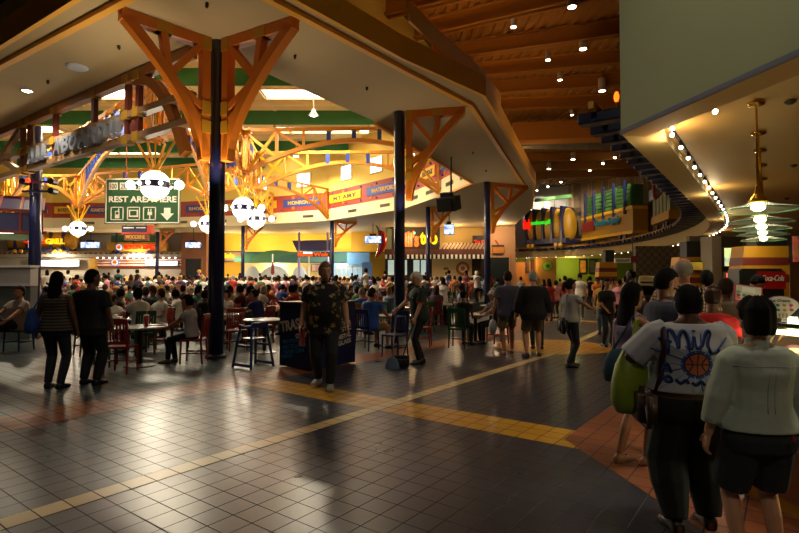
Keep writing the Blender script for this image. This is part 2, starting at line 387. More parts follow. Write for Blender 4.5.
for y in (19, 22, 25, 28.5, 31.6, 35.2, 39, 42, 45): 
    x0, x1 = -34, (2 if y > 22 else -7)
    if y > 38: x1 = -5
    mb.bar((x0, y, ZT - .15), (x1, y, ZT - .15), .14, .28)
for x in (-30, -24, -18, -12, -8, -3):
    mb.bar((x, 25 if x < -12 else 19 if x < -7 else 22, ZT - .06), (x, 44 if x > -7 else 46, ZT - .06), .2, .1)
struct('ceiling_rafters', mb, Mcream)
# ---- the big hall's ceiling of beams and corrugated deck
Mdk = mat('ochre_deck', '9a6420', .7, var=.1); Mbm = mat('ochre_beam', 'a86a1c', .6, var=.08); Mdkk = mat('dark_deck', '2a2a26', .8, var=.1)
ZH = 11.0
mb = MB(); big = [(-60, -14), (46, -14), (46, 64), (-60, 64)]
ring_fill(mb, [[(x, y, ZH) for x, y in big], [(x, y, ZH) for x, y in INNER]]); struct('ceiling_hall', mb, mat('hall_ceiling', '5a4a30', .8, var=.1))
mb = MB(); x = -6.0
while x < 22:
    mb.quad((x, 6, ZH - .12), (x + .16, 6, ZH - .12), (x + .16, 50, ZH - .12), (x, 50, ZH - .12))
    mb.quad((x + .16, 6, ZH - .12), (x + .2, 6, ZH - .02), (x + .2, 50, ZH - .02), (x + .16, 50, ZH - .12))
    mb.quad((x + .2, 6, ZH - .02), (x + .34, 6, ZH - .02), (x + .34, 50, ZH - .02), (x + .2, 50, ZH - .02))
    mb.quad((x + .34, 6, ZH - .02), (x + .38, 6, ZH - .12), (x + .38, 50, ZH - .12), (x + .34, 50, ZH - .02))
    x += .38
# drop the ribs that would cross the drum
pl = [V((*p, 0)) for p in INNER]
def inside(x, y, P):
    r = False; j = len(P) - 1
    for i in range(len(P)):
        if (P[i][1] > y) != (P[j][1] > y) and x < (P[j][0] - P[i][0]) * (y - P[i][1]) / (P[j][1] - P[i][1]) + P[i][0]: r = not r
        j = i
    return r
for fc in list(mb.bm.faces):
    xm = fc.calc_center_median().x
    if xm < 4.2:
        # stop at the drum's right side
        lim = 50
        for yy in [6 + .25 * k for k in range(176)]:
            if inside(xm + .2, yy, INNER) or inside(xm - .2, yy, INNER): lim = yy - .3; break
        for v in fc.verts:
            if v.co.y > lim: v.co.y = lim
struct('ceiling_deck', mb, Mdk)
def beam(p, q, zb=10.3, w=.35, h=.62, ext=.0, ext2=0.0):
    p, q = V(p), V(q); d = (q - p).normalized(); p, q = p - d * ext, q + d * ext2
    mb = MB(); mb.bar(p + Z * h / 2, q + Z * h / 2, .1, h); mb.bar(p + Z * .03, q + Z * .03, w, .06); mb.bar(p + Z * (h - .03), q + Z * (h - .03), w, .06)
    struct('ceiling_beam', mb, Mbm)
for (u0, v0), (u1, v1), e in (((400, 14), (560, -24), .6), ((430, 36), (620, -8), .6), ((447, 60), (620, 36), .6), ((462, 79), (620, 64), .5), ((480, 95), (620, 86), .4), ((500, 110), (620, 106), .3), ((512, 152), (640, 150), 0), ((516, 162), (650, 160), 0), ((520, 171), (650, 168), 0), ((524, 179), (650, 176), 0)):
    beam(atz(u0, v0, 10.3), atz(u1, v1, 10.3), ext=e, ext2=3.0)
mb = MB(); a, b = atz(512, 134, 10.0), atz(610, 131, 10.0); mb.bar(a, b, 1.1, 1.0); tag(obj('air_duct', mb, mat('orange_duct', 'b87424', .5, var=.05)), 'big square orange duct running across the hall ceiling', 'duct')
mb = MB(); a, b = atz(506, 143, 9.8), atz(600, 143, 9.8); mb.tube([a, b + (b - a) * .3], .36, 14)
for k in range(8):
    c = a.lerp(b, k / 7); d = (b - a).normalized(); mb.tube([c - d * .04, c + d * .04], .39, 14)
tag(obj('round_duct', mb, mat('galvanised', '9a9488', .4, metal=.6), smooth=False), 'grey round duct with joint rings behind the orange duct', 'duct')
# ---- right hand side: bulkhead, curved fascia, low ceiling
ZL = 3.85
P1 = V((3.4, 7.93, 0)); DB = V((.206, -.979, 0)).normalized()
Mbulk = mat('sage_plaster', '9a9e7a', .85, var=.05, scale=1.2, bump=.06); Mtan = mat('tan_plaster', 'b48a4c', .8, var=.05)
mb = MB(); nr = V((DB.y, -DB.x, 0)); nr = nr if nr.x > 0 else -nr
mb.prism([(0, ZL), (12, ZL), (12, ZH), (0, ZH)], P1, DB, Z, .42 if DB.cross(Z).x > 0 else -.42); struct('wall_bulkhead', mb, Mbulk)
mb = MB(); mb.prism([(0, ZL - .02), (12, ZL - .02), (12, ZL + .06), (0, ZL + .06)], P1 - nr * .012, DB, Z, .012 if DB.cross(Z).x > 0 else -.012); struct('trim_7', mb, mat('blue_grey_trim', '6c7080', .6))
mb = MB(); mb.prism([(-.0, ZL - .021), (12, ZL - .021), (12, ZL - .001), (0, ZL - .001)], P1 - nr * .012, DB, Z, .44 if DB.cross(Z).x > 0 else -.44); struct('trim_8', mb, Mtan)
PATH = [V((x, y, 0)) for x, y in ((3.4, 7.93), (7.15, 13.15), (10.9, 18.4), (13.2, 22), (15.3, 26.5), (17, 32), (17.9, 38), (17.7, 44), (15.8, 48.5), (13, 51), (10.2, 52.2))]
def smooth_path(P, it=2):
    for _ in range(it):
        Q = [P[0]]
        for i in range(len(P) - 1): Q += [P[i].lerp(P[i + 1], .25), P[i].lerp(P[i + 1], .75)]
        P = Q + [P[-1]]
    return P
PATH = smooth_path(PATH)
def normals(P):                              # outward = towards the walkway (left of the run)
    N = []
    for i in range(len(P)):
        d = (P[min(i + 1, len(P) - 1)] - P[max(i - 1, 0)]).normalized(); N.append(V((-d.y, d.x, 0)))
    return N
PN = normals(PATH)
def sweep(sec):                              # section of (outward offset, z)
    mb = MB(); prev = None
    for p, n in zip(PATH, PN):
        r = mb.vs([p + n * s + Z * z for s, z in sec])
        if prev: mb.skin(prev, r)
        else: mb.f(r[::-1])
        prev = r
    mb.f(prev); return mb
struct('trim_9', sweep([(0, ZL), (0, 4.45), (-.5, 4.45), (-.5, ZL)]), mat('fascia_cream', 'c8ae74', .75, var=.05))
CEI = [p - n * .4 for p, n in zip(PATH, PN)]
mb = MB(); pts = [V((p.x, p.y, 4.02)) for p in CEI] + [V((9.5, 57, 4.02)), V((45, 57, 4.02)), V((45, -13, 4.02)), V((8, -13, 4.02))] + [V((P1 + DB * 9 + nr * .2)[:2] + (4.02,))]
ring_fill(mb, [pts]); struct('ceiling_right', mb, mat('warm_ceiling', 'c79f55', .6, var=.05, scale=.7))
# wall behind the toy train
WP = smooth_path([V((x, y, 0)) for x, y in ((9.4, 54.2), (13.6, 53.3), (17.2, 51), (19.7, 46.5), (20.2, 39), (19.4, 32), (17.7, 26), (15.6, 22))], 2)
mb = MB()
for i in range(len(WP) - 1): mb.mi = 0 if i < 9 else 1; mb.quad(WP[i] + Z * 4.02, WP[i + 1] + Z * 4.02, WP[i + 1] + Z * ZH, WP[i] + Z * ZH)
Mstripe = mat('striped_wallpaper', 'b09060', .8, var=0); n, l, b = nodes_of(Mstripe)
tc = n.new('ShaderNodeTexCoord'); sx = n.new('ShaderNodeSeparateXYZ'); l.new(tc.outputs['Object'], sx.inputs[0])
nz = n.new('ShaderNodeTexNoise'); nz.noise_dimensions = '1D'; nz.inputs['Scale'].default_value = 1.1; nz.inputs['Detail'].default_value = 3; l.new(sx.outputs['Y'], nz.inputs['W'])
cr = n.new('ShaderNodeValToRGB'); cr.color_ramp.interpolation = 'CONSTANT'
cr.color_ramp.elements[0].color = rgb('8c7658'); cr.color_ramp.elements[1].position = .42; cr.color_ramp.elements[1].color = rgb('c8a870')
e = cr.color_ramp.elements.new(.5); e.color = rgb('a0846c'); e = cr.color_ramp.elements.new(.58); e.color = rgb('b89a50')
l.new(nz.outputs['Fac'], cr.inputs[0]); l.new(cr.outputs[0], b.inputs['Base Color'])
struct('wall_train', mb, [mat('pale_grey_wall', 'b4aca4', .8, var=.04), Mstripe])
# ================================================================ COLUMNS, BRACKETS, TRUSSES
Mcol = mat('column_navy', '1c2148', .3, var=.1, coat=.3)
def column(pos, r, top, label, z0=0.0):
    t = thing('column', label, 'column', (pos[0], pos[1], z0))
    mb = MB(); mb.lathe([(r, .0), (r, top - z0)], n=24); obj('shaft', mb, Mcol, t, True)
    mb = MB(); mb.lathe([(r + .05, 0), (r + .05, .06), (r + .005, .09)], n=24); obj('base_collar', mb, Mcol, t)
    return t
C1, C2, C3, C4, C5, C6, C7, C8 = (-3.8, 10.79), (0.0, 15.31), (4.44, 26.28), (-11.81, 16.82), (1.94, 35.27), (-5.67, 43.6), (-14.36, 47.61), (-23.6, 50.6)
column(C1, .16, 6.69, 'dark navy column with two big orange brackets, nearest of all columns')
column(C2, .16, ZS, 'dark navy column just right of the man in floral shirt')
column(C3, .16, ZS, 'blue column in front of the peach wall')
column(C4, .17, ZS, 'blue column behind the steel-lettered truss at far left')
column(C5, .15, ZS, 'thin blue column in front of the chili sign', TIER)
column(C6, .17, ZS, 'thin blue column right of the lilac-posted pavilion', TIER)
column(C7, .16, ZS, 'thin blue column at the left end of the hill-painted fascia', TIER)
column(C8, .17, zz(232, 50.6), 'thin blue column standing before the red-striped burger counter', TIER)
def bracket(pos, d, L, zt, zb, label, w=.16):
    zt -= .012
    """triangular timber bracket: upright beside the column, level top beam, arched rib, braces, yellow joint plates"""
    t = thing('bracket', label, 'bracket', (pos[0], pos[1], 0)); d = V((d[0], d[1], 0)).normalized(); o = V((pos[0], pos[1], 0)) + d * .2
    sd = d.cross(Z); H = zt - zb
    P = lambda x, z: o + d * x + Z * z
    th = .21
    mb = MB(); mb.bar(P(0, zt - th / 2), P(L, zt - th / 2), w, th); wpart('top_beam', mb, Mor, t)
    mb = MB(); mb.bar(P(.1, zb), P(.1, zt - th), w, .17, up=d); wpart('upright', mb, Mor, t)
    mb = MB(); pts = [P(.12 + (L - .25) * (1 - cos(k / 12 * pi / 2)), zb + (H - th * .5) * sin(k / 12 * pi / 2) * (.72 + .28 * k / 12)) for k in range(13)]
    pts = []
    for k in range(15):
        s = k / 14; pts.append(P(.1 + (L - .2) * s ** 1.55, zb + .05 + (H - .2) * s ** .92))
    mb.strip(pts, .19, w, sd); wpart('arched_rib', mb, Mor, t)
    def onrib(s): return .1 + (L - .2) * s ** 1.55, zb + .05 + (H - .2) * s ** .92
    for s, (x2, z2) in ((.62, (.2, zt - .2)), (.62, (L * .55, zt - .2)), (.58, (.15, zb + H * .42)), (.4, (.15, zb + H * .3))):
        x1, z1 = onrib(s); mb = MB(); mb.bar(P(x1, z1), P(x2, z2), w * .9, .13); wpart('brace', mb, Mor, t)
    Mj = mat('joint_yellow', 'c8901c', .5, var=.05)
    for c, s in ((P(.1, zt - .13), (.2, .28)), (P(L * .55, zt - .1), (.3, .22)), (P(.1, zb + H * .42), (.19, .28)), (P(.1, zb + H * .27), (.19, .26))):
        mb = MB(); mb.bar(c - d * s[0] / 2, c + d * s[0] / 2, w + .02, s[1]); wpart('joint_plate', mb, Mj, t)
    return t
bracket(C1, (-1.25, -1.31), 1.72, ZS, 4.05, 'wide orange bracket reaching left from the nearest navy column', .2)
bracket(C1, (1.77, -1.0), 1.9, ZS, 4.05, 'orange bracket reaching right from the nearest navy column', .2)
bracket(C2, (1.83, -.45), 1.75, ZS, 3.95, 'orange bracket on the dark column right of the floral shirt man', .18)
bracket(C3, (1, .45), 2.3, ZS, 4.0, 'orange bracket at the top of the blue column by peach wall', .18)
bracket(C5, (1, .25), 1.6, ZS, 4.2, 'ochre bracket over the end of the chili sign', .16)
bracket(C6, (1, .2), 1.9, ZS, 4.4, 'small dark orange bracket right of the lilac pavilion', .16)
bracket(C7, (1, .2), 1.6, ZS, 4.4, 'small ochre bracket under the two right-hand globe lamps', .16)
bracket(C8, (1, .2), 1.4, ZS, 4.4, 'tiny ochre bracket right of the red-roofed hanging sign', .16)
# ---- arch trusses of the food court roof
ZTC = 9.2
def truss(p, q, label, wallend=False, w=.13):
    p, q = V((p[0], p[1], 0)), V((q[0], q[1], 0)); L = (q - p).length; d = (q - p) / L; sd = d.cross(Z)
    t = thing('arch_truss', label, 'roof truss', p)
    P = lambda x, z: p + d * x + Z * z
    mb = MB(); mb.bar(P(0, ZTC), P(L, ZTC), w, .16); wpart('top_chord', mb, Mor2, t)
    arch = lambda x: 6.95 + 1.65 * sin(pi * max(0, min(1, x / L))) ** .85
    mb = MB(); mb.strip([P(L * k / 24, arch(L * k / 24)) for k in range(25)], .2, w * 1.2, sd); wpart('arch_chord', mb, Mor2, t)
    e = min(1.7, L * .2)
    for s in (0, 1):
        f = (lambda x: L - x) if s else (lambda x: x)
        mb = MB(); mb.bar(P(f(e), arch(e)), P(f(e), ZTC), w, .13, up=d); wpart('post', mb, Mor2, t)
        mb = MB(); mb.bar(P(f(e), arch(e)), P(f(.05), ZTC - .1), w * .7, .15); wpart('brace', mb, Myb, t)
        mb = MB(); mb.bar(P(f(.05), 6.95), P(f(e), ZTC - .1), w * .7, .15); wpart('brace', mb, Myb, t)
        mb = MB(); mb.bar(P(f(e * 1.02), ZTC - .1), P(f(e * 1.8), arch(e * 1.8)), w * .7, .13); wpart('brace', mb, Mor2, t)
        mb = MB(); mb.bar(P(f(e * 1.8), arch(e * 1.8)), P(f(e * 1.8), ZTC), w * .8, .12, up=d); wpart('post', mb, Mor2, t)
        if s == 1 and wallend:
            mb = MB(); mb.bar(P(L - .1, ZS + .1), P(L - .1, ZTC), w, .14, up=d); wpart('post', mb, Mor2, t)
            mb = MB(); mb.bar(P(L - .1, ZS + .15), P(L - e * .8, 7.6), w * .8, .14); wpart('brace', mb, Mor2, t)
            mb = MB(); mb.bar(P(L - .1, 7.3), P(L - e * .45, 7.2), w * .8, .12); wpart('brace', mb, Mor2, t)
    x0, x1 = e * 1.8, L - e * 1.8; k = max(3, int((x1 - x0) / 1.15))
    for i in range(1, k):
        x = x0 + (x1 - x0) * i / k
        mb = MB(); mb.bar(P(x, arch(x)), P(x, ZTC - .06), .2, .2, up=d); mb.mi = 1; mb.bar(P(x - .15, ZTC - .02), P(x + .15, ZTC - .02), .2, .22)
        wpart('strut', mb, [Mnavy2, Myb], t)
    return t
LZ = 5.25
HUB = {k: atz(u, v, LZ) for k, (u, v) in {'a': (155, 185), 'b': (243, 208), 'c': (256, 219), 'd': (208, 224), 'e': (78, 230), 'f': (6, 230)}.items()}
HUB = {k: V((v.x, v.y, 0)) for k, v in HUB.items()}
Mglobe = mat('lamp_globe', 'ffffff', .3, var=0, emit='fff4e4', es=3.2)
Mbulb = mat('lamp_bulb', 'ffffff', .3, var=0, emit='fffaf0', es=5.0)
LDESC = {'a': 'globe pendant in front of the rest area sign', 'b': 'upper of two globe pendants right of the near column', 'c': 'lower of two globe pendants right of the near column', 'd': 'globe pendant half hidden behind the near navy column', 'e': 'globe pendant hanging before the tank-wagon grill sign', 'f': 'globe pendant at the left edge under the blue canopy'}
for k, h in HUB.items():
    lz = LZ + (.1 if k in 'ef' else 0); R0 = .52
    t = thing('globe_pendant', 'white ' + LDESC[k], 'pendant lamp', h + Z * lz)
    mb = MB()
    for s in (-1, 1): mb.lathe([(R0 * cos(a * pi / 18), s * (.1 + (R0 - .08) * sin(a * pi / 18))) for a in range(0, 9)], n=20)
    obj('globe', mb, Mglobe, t, True)
    mb = MB(); mb.lathe([(R0 * .98, -.13), (R0 * 1.02, -.12), (R0 * 1.02, .12), (R0 * .98, .13)], n=20); obj('navy_band', mb, Mnavy, t)
    mb = MB(); mb.lathe([(.16, R0 - .03), (.2, R0 + .02), (.14, R0 + .1), (.05, R0 + .14)], n=14); obj('top_cap', mb, Myb, t)
    mb = MB(); mb.lathe([(.16, -R0 + .03), (.19, -R0 - .01), (.1, -R0 - .08), (.03, -R0 - .1)], n=14); obj('bottom_cap', mb, Mor, t)
    for a in range(8):
        aa = a * pi / 4; rr = .57 if a % 4 else .93
        mb = MB(); mb.sph((rr * cos(aa), rr * sin(aa), 0), .085 if a % 4 else .18, 10, 6); bo = obj('bulb', mb, Mbulb, t, True)
        mb = MB(); mb.tube([(R0 * .95 * cos(aa), R0 * .95 * sin(aa), 0), ((rr - .05) * cos(aa), (rr - .05) * sin(aa), 0)], .045, 6); obj('bulb_arm', mb, mat('chrome', 'c8c8c8', .2, metal=1, var=0), bo)
    mb = MB(); mb.tube([(0, 0, R0 + .1), (0, 0, 9.2 - lz)], .035, 6); obj('stem', mb, Myb, t)
    hu = thing('truss_hub', 'orange post cluster carrying the ' + LDESC[k], 'truss hub', h + Z * 5.75)
    mb = MB()
    for dx, dy in ((-.28, 0), (.28, 0), (0, -.28), (0, .28)): mb.box((dx, dy, 2.35), (.085, .085, 2.5))
    obj('post', mb, Mor2, hu)
    for dx, dy in ((-1, 0), (1, 0), (0, -1), (0, 1)):
        mb = MB(); mb.bar((dx * .04, dy * .04, 0), (dx * .8, dy * .8, 1.3), .06, .08); obj('strut', mb, Myb, hu)
    mb = MB(); mb.lathe([(.12, -.15), (.14, .05), (.05, .1)], n=12); obj('boss', mb, Myb, hu)
    for dz in (1.3, 3.4):
        mb = MB(); mb.box((0, 0, dz), (.68, .68, .09)); obj('collar', mb, Mor2, hu)
for p, q, l in (('a', 'b', 'arch truss between the rest area lamp and the upper right lamp'), ('b', 'c', 'short arch truss joining the two right-hand globe lamps'), ('c', 'd', 'arch truss running back from the right-hand lamps'), ('d', 'e', 'long arch truss across the rear of the food court'),
                ('e', 'f', 'short arch truss at far left rear lamps'), ('a', 'f', 'long arch truss behind the steel letters'), ('a', 'd', 'arch truss crossing the middle from the rest area lamp'), ('a', 'e', 'arch truss crossing toward the grill sign lamp')):
    truss(HUB[p], HUB[q], 'orange ' + l)
def onwall(i, t):
    p, q, n = drum_frame(i); return p.lerp(q, t) + n * .06
truss(HUB['b'], onwall(1, .93), 'large orange arch truss spanning right from the upper right lamp', True, .18)
truss(HUB['c'], onwall(2, .9), 'second orange arch truss spanning right, behind the largest one', True, .16)
truss(HUB['d'], onwall(4, .97), 'orange arch truss ending on the band left of MT AIRY', True)
truss(HUB['d'], onwall(5, .6), 'orange arch truss running back to the rear band', True)
truss(HUB['e'], onwall(6, .9), 'orange arch truss running back above the burger sign', True)
truss(HUB['e'], onwall(7, .8), 'orange arch truss running back left of the grill lamp', True)
truss(HUB['a'], V((-9.6, 14.75, 0)), 'orange arch truss running forward to the steel-lettered truss', True)
# ---- the lettered truss under the near edge of the opening
I0, I1 = V((-13.46, 17.39, 0)), V((-6.05, 12.23, 0)); dT = (I1 - I0).normalized(); nT = V((dT.y, -dT.x, 0))
nT = nT if nT.y < 0 else -nT
tr = thing('lettered_truss', 'brown and yellow truss under the soffit edge carrying the boarding letters', 'roof truss', I0)
TP = lambda x, z, off=.12: I0 + dT * x + Z * z + nT * off
Mbt = mat('bronze_beam', '8a6a4c', .4, var=.08); Mbo = mat('brown_orange_beam', '9c5c20', .5, var=.06); Mdr = mat('dark_red_paint', '5c201c', .5, var=.06); Moch = mat('ochre_joint', 'a87c1c', .5, var=.05)
xr = (I1 - I0).length
xe = xr + 2.1
for nm, z, m, h in (('top_chord', 6.45, Mbo, .22), ('middle_chord', 5.55, Mbt, .15), ('bottom_chord', 4.98, Mbt, .15)):
    mb = MB(); mb.bar(TP(-6, z), TP(xe, z), .2, h); wpart(nm, mb, m, tr)
for x in (2.3, 2.81, 4.58, 6.85, 8.53, 9.02):
    mb = MB(); mb.bar(TP(x, 4.9), TP(x, 6.5), .12, .13, up=dT); wpart('post', mb, Mdr, tr)
    for z in (6.42, 5.55) + ((4.97,) if x not in (4.58, 6.85) else ()):
        mb = MB(); mb.bar(TP(x - .12, z), TP(x + .12, z), .23, .22); wpart('joint_plate', mb, Moch, tr)
for a, b in (((-1.4, 5.0), (.5, 5.6)), ((.5, 5.6), (-1.4, 6.3)), ((.5, 5.6), (2.2, 6.35)), ((.5, 5.6), (2.2, 4.95))):
    mb = MB(); mb.bar(TP(*a), TP(*b), .14, .18); wpart('brace', mb, Mbt, tr)
mb = MB(); mb.strip([TP(xr - .1 + 2.0 * (k / 10), 6.3 - 2.0 * (k / 10) ** 2.2) for k in range(11)], .22, .18, nT); wpart('end_arch', mb, Mbo, tr)
for x in (2.55, 8.78):
    mb = MB(); M = Matrix((dT, nT, Z)).transposed(); mb.sph(TP(x, 5.25), (.16, .05, .2), 12, 8, M); wpart('lantern', mb, mat('lantern_red', '6c3430', .4), tr, True)
Msteel = mat('polished_steel', 'aab2c4', .38, metal=.75, var=.15, scale=3)
w = 0
ux = [(3.05, 'A'), (3.58, 'L'), (3.98, 'L'), (4.85, 'A'), (5.35, 'B'), (5.82, 'O'), (6.32, 'A'), (6.82, 'R'), (7.3, 'D'), (7.92, '!'), (8.18, '!')]
for x, ch in ux:
    ww = .14 if ch == '!' else .42 if ch in 'ABORD' else .34
    tx = text('steel_letter', ch, TP(x, 5.07, .16), dT, Z, ww, .46, Msteel, None, depth=.14, bold=.03, shear=.12)
    same = [c for c in ux if c[1] == ch]; k = [c[0] for c in same].index(x)
    pos = {'A': ['first letter of the boarding lettering', 'letter starting the second word', 'letter between O and R'], 'L': ['right after the first A', 'before the gap between words'], '!': ['right after the D', 'closing the lettering']}.get(ch, ['of the second word'])[k]
    tag(tx, 'polished steel %s, %s on the brown truss' % ('exclamation mark' if ch == '!' else 'letter ' + ch, pos), 'letter', 'boarding letters')
# ---- hanging road sign
YS = 25.0
Mgs = mat('road_sign_green', '2c5a3a', .5, var=.04); Mww = mat('sign_white', 'f2eee2', .5, var=0)
x0, x1, z0, z1 = X(104, YS), X(179.5, YS), zz(224, YS), zz(178, YS)
sg = thing('hanging_road_sign', 'large green highway style sign reading REST AREA, hanging behind a globe lamp', 'sign', ((x0 + x1) / 2, YS, z0))
W, H = x1 - x0, z1 - z0
mb = MB(); mb.box((0, 0, H / 2), (W, .06, H)); obj('panel', mb, Mgs, sg)
mb = MB()
for a, b in (((-W / 2 + .06, .06), (W / 2 - .06, .06)), ((-W / 2 + .06, H - .06), (W / 2 - .06, H - .06))): mb.bar((a[0], -.035, a[1]), (b[0], -.035, b[1]), .02, .06)
for s in (-1, 1): mb.box((s * (W / 2 - .06), -.035, H / 2), (.06, .02, H - .12))
obj('border', mb, Mww, sg)
sx, sy = W / 75.5, H / 46.0
def spx(u, v): return V(((u - 104) * sx - W / 2, -.035, (224 - v) * sy))
def sbox(u0, v0, u1, v1, mb, y=-.036):
    a, b = spx(u0, v0), spx(u1, v1); mb.box(((a.x + b.x) / 2, y, (a.z + b.z) / 2), (abs(b.x - a.x), .02, abs(b.z - a.z)))
mb = MB(); sbox(108, 182.7, 116.8, 190, mb); sbox(119, 182.7, 128, 190, mb); obj('route_shield', mb, Mww, sg)
for s, u in (('100', 109), ('295', 120)): text('route_number', s, spx(u, 189) + V((0, -.012, 0)), V((1, 0, 0)), Z, 7 * sx, 5.2 * sy, mat('number_grey', '5a6a5a', .5, var=0), sg, depth=.006)
mb = MB()
for rx, rz, ox, oz in ((5.6, 3.9, 0, 0), (2.0, 3.5, 0, -.1), (4.0, 1.5, 0, 1.5)):
    c = spx(136 + ox, 186.4 - oz); pts = [c + V((rx * sx * cos(a * pi / 14), 0, rz * sy * sin(a * pi / 14))) for a in range(29)]
    mb.tube(pts, .028, 5)
obj('ring_emblem', mb, Mww, sg)
EX = V((1, 0, 0))
text('lettering', 'TOYOTA', spx(143, 190), EX, Z, 32 * sx, 6.6 * sy, Mww, sg, depth=.015, bold=.03)
text('lettering', 'REST AREA HERE', spx(108, 202.5), EX, Z, 68 * sx, 6.2 * sy, Mww, sg, depth=.015, bold=.03)
def frame_icon(u):
    mb = MB()
    for a, b in (((u, 207), (u + 13, 207.9)), ((u, 219.3), (u + 13, 220.2)), ((u, 207), (u + 1, 220.2)), ((u + 12, 207), (u + 13, 220.2))): sbox(*a, *b, mb)
    return mb
mb = frame_icon(110); sbox(114.5, 211, 118.8, 218.5, mb); sbox(117.6, 208.6, 118.6, 211, mb); obj('phone_symbol', mb, Mww, sg)
mb = MB(); sbox(115.3, 212, 118, 214.6, mb, -.047); obj('phone_screen', mb, Mgs, sg)
mb = frame_icon(126.5); sbox(128.5, 210, 137.5, 217.2, mb); obj('screen_symbol', mb, Mww, sg)
mb = MB(); sbox(129.8, 211, 136.2, 215.4, mb, -.047); obj('screen_glass', mb, Mgs, sg)
mb = frame_icon(142.5); sbox(147, 212, 151.5, 215.2, mb); sbox(147.6, 209, 148.4, 212, mb); sbox(150, 209, 150.8, 212, mb); sbox(148.8, 215, 149.8, 219, mb); obj('plug_symbol', mb, Mww, sg)
mb = MB(); c = [(163.5, 208), (170, 208), (170, 213.5), (173.5, 213.5), (166.7, 220.5), (160, 213.5), (163.5, 213.5)]
mb.prism([(spx(*p).x, spx(*p).z) for p in c], (0, -.032, 0), EX, Z, .014); obj('arrow_symbol', mb, Mww, sg)
for u in (125, 147):
    mb = MB(); mb.tube([spx(u, 178), spx(u, 178) + Z * (ZT - z1 - .2)], .02, 6); obj('hanging_rod', mb, mat('rod_red', 'a03020', .5), sg)
# ---- blue hanging canopy at far left, crossing lights on the column
YC = 17.6
xa, xb = X(-70, YC), X(36, YC + .6)
cp = thing('platform_canopy', 'blue hanging canopy with dark red ribs and a sage green base at far left', 'canopy', (xb, YC, 3.0))
pa, pb = V((xb - 9, YC - 4.2, 0)), V((xb + .35, YC + .35, 0)); dc = (pb - pa).normalized(); LC = (pb - pa).length; nc = V((dc.y, -dc.x, 0))
CPt = lambda x, z, o=0: pa + dc * x + Z * z + nc * o
zt0, zt1, zt2, zt3, zt4 = 4.55, 3.98, 3.9, 3.25, 2.95
mb = MB(); mb.quad(CPt(0, zt0, -1.0), CPt(LC - .4, zt0, -1.0), CPt(LC, zt1), CPt(0, zt1)); mb.quad(CPt(0, zt0, -1.05), CPt(LC - .4, zt0, -1.05), CPt(LC, zt1, -.05), CPt(0, zt1, -.05)); wpart('sloped_panel', mb, mat('canopy_blue', '3a3e6c', .25, var=.1), cp)
mb = MB(); mb.bar(CPt(0, (zt2 + zt3) / 2, -.06), CPt(LC, (zt2 + zt3) / 2, -.06), .08, zt2 - zt3); wpart('fascia_panel', mb, mat('canopy_panel', '4a4c78', .35, var=.1), cp)
k = int(LC / .62); Mrib = mat('canopy_red', '8c3626', .45, var=.06)
for i in range(k + 1):
    x = LC - i * .62
    mb = MB(); mb.bar(CPt(x, zt3), CPt(x, zt2), .07, .07, up=dc); mb.bar(CPt(x, zt1, .0), CPt(x - .1, zt0, -1.0), .08, .1); wpart('rib', mb, Mrib, cp)
mb = MB()
for z in (zt3, zt1): mb.bar(CPt(0, z, .02), CPt(LC + .15, z, .02), .12, .09)
mb.bar(CPt(0, zt0, -1.0), CPt(LC - .4, zt0, -1.0), .1, .1); wpart('rail', mb, Mrib, cp)
mb = MB(); mb.bar(CPt(0, (zt3 + zt4) / 2 - .02, -.12), CPt(LC, (zt3 + zt4) / 2 - .02, -.12), .3, zt3 - zt4 - .08); wpart('sage_base', mb, mat('sage_paint', '7c9070', .6, var=.05), cp)
cl = thing('crossing_light', 'black crossing signal lights with a glowing red lamp on the left blue column', 'signal light', (C4[0], C4[1] - .17, 4.6))
mb = MB(); mb.box((.25, -.1, -.15), (1.0, .06, .06)); mb.box((.25, -.1, .15), (1.0, .06, .06)); mb.box((0, -.02, 0), (.1, .1, .5)); obj('arm', mb, Mnavy, cl)
for x, z in ((.75, -.15), (.75, .15), (-.15, .15)):
    mb = MB(); mb.tube([(x, 0, z), (x, -.25, z)], .1, 10); obj('lamp_housing', mb, mat('black_metal', '15151a', .4, var=.1), cl)
mb = MB(); mb.sph((.06, -.28, .16), .07, 10, 6); obj('red_lamp', mb, mat('red_lamp', 'ff4020', .4, var=0, emit='ff3010', es=4), cl, True)
# ---- hanging loudspeaker and monitors
Mblk = mat('black_plastic', '18181a', .5, var=.1)
pz = atz(451, 157, ZS - .01)
sp = thing('hanging_speaker', 'big black loudspeaker hanging from the soffit on a pole', 'loudspeaker', (pz.x, pz.y, zz(204, pz.y)))
M = Matrix.Rotation(rad(-28), 3, 'Z') @ Matrix.Rotation(rad(16), 3, 'X')
sw = 19 / 520 * pz.y
mb = MB(); mb.box((-.1, -.1, 0), (sw * 1.0, sw * .9, sw * .72), M); obj('cabinet', mb, mat('speaker_black', '1e1e1e', .6, var=.1), sp)
mb = MB(); mb.box(V((-.1, -.1, 0)) + M @ V((-sw * .08, -sw * .47, 0)), (sw * .8, .05, sw * .6), M); obj('grille', mb, mat('grille_black', '0c0c0c', .8, var=.2, scale=60), sp)
mb = MB(); mb.box((-.18, 0, sw * .5), (sw * .6, sw * .4, sw * .22), M); obj('horn', mb, Mblk, sp)
mb = MB(); mb.tube([(0, 0, -.1), (0, 0, ZS - zz(204, pz.y))], .035, 8); obj('pole', mb, Mblk, sp)
Mscr = mat('screen_image', '8fa8e0', .3, var=0, emit='9fb8ff', es=1.6)
n_, l_, b_ = nodes_of(Mscr); tc = n_.new('ShaderNodeTexCoord'); nz = n_.new('ShaderNodeTexNoise'); nz.inputs['Scale'].default_value = 3.5; l_.new(tc.outputs['Object'], nz.inputs[0])
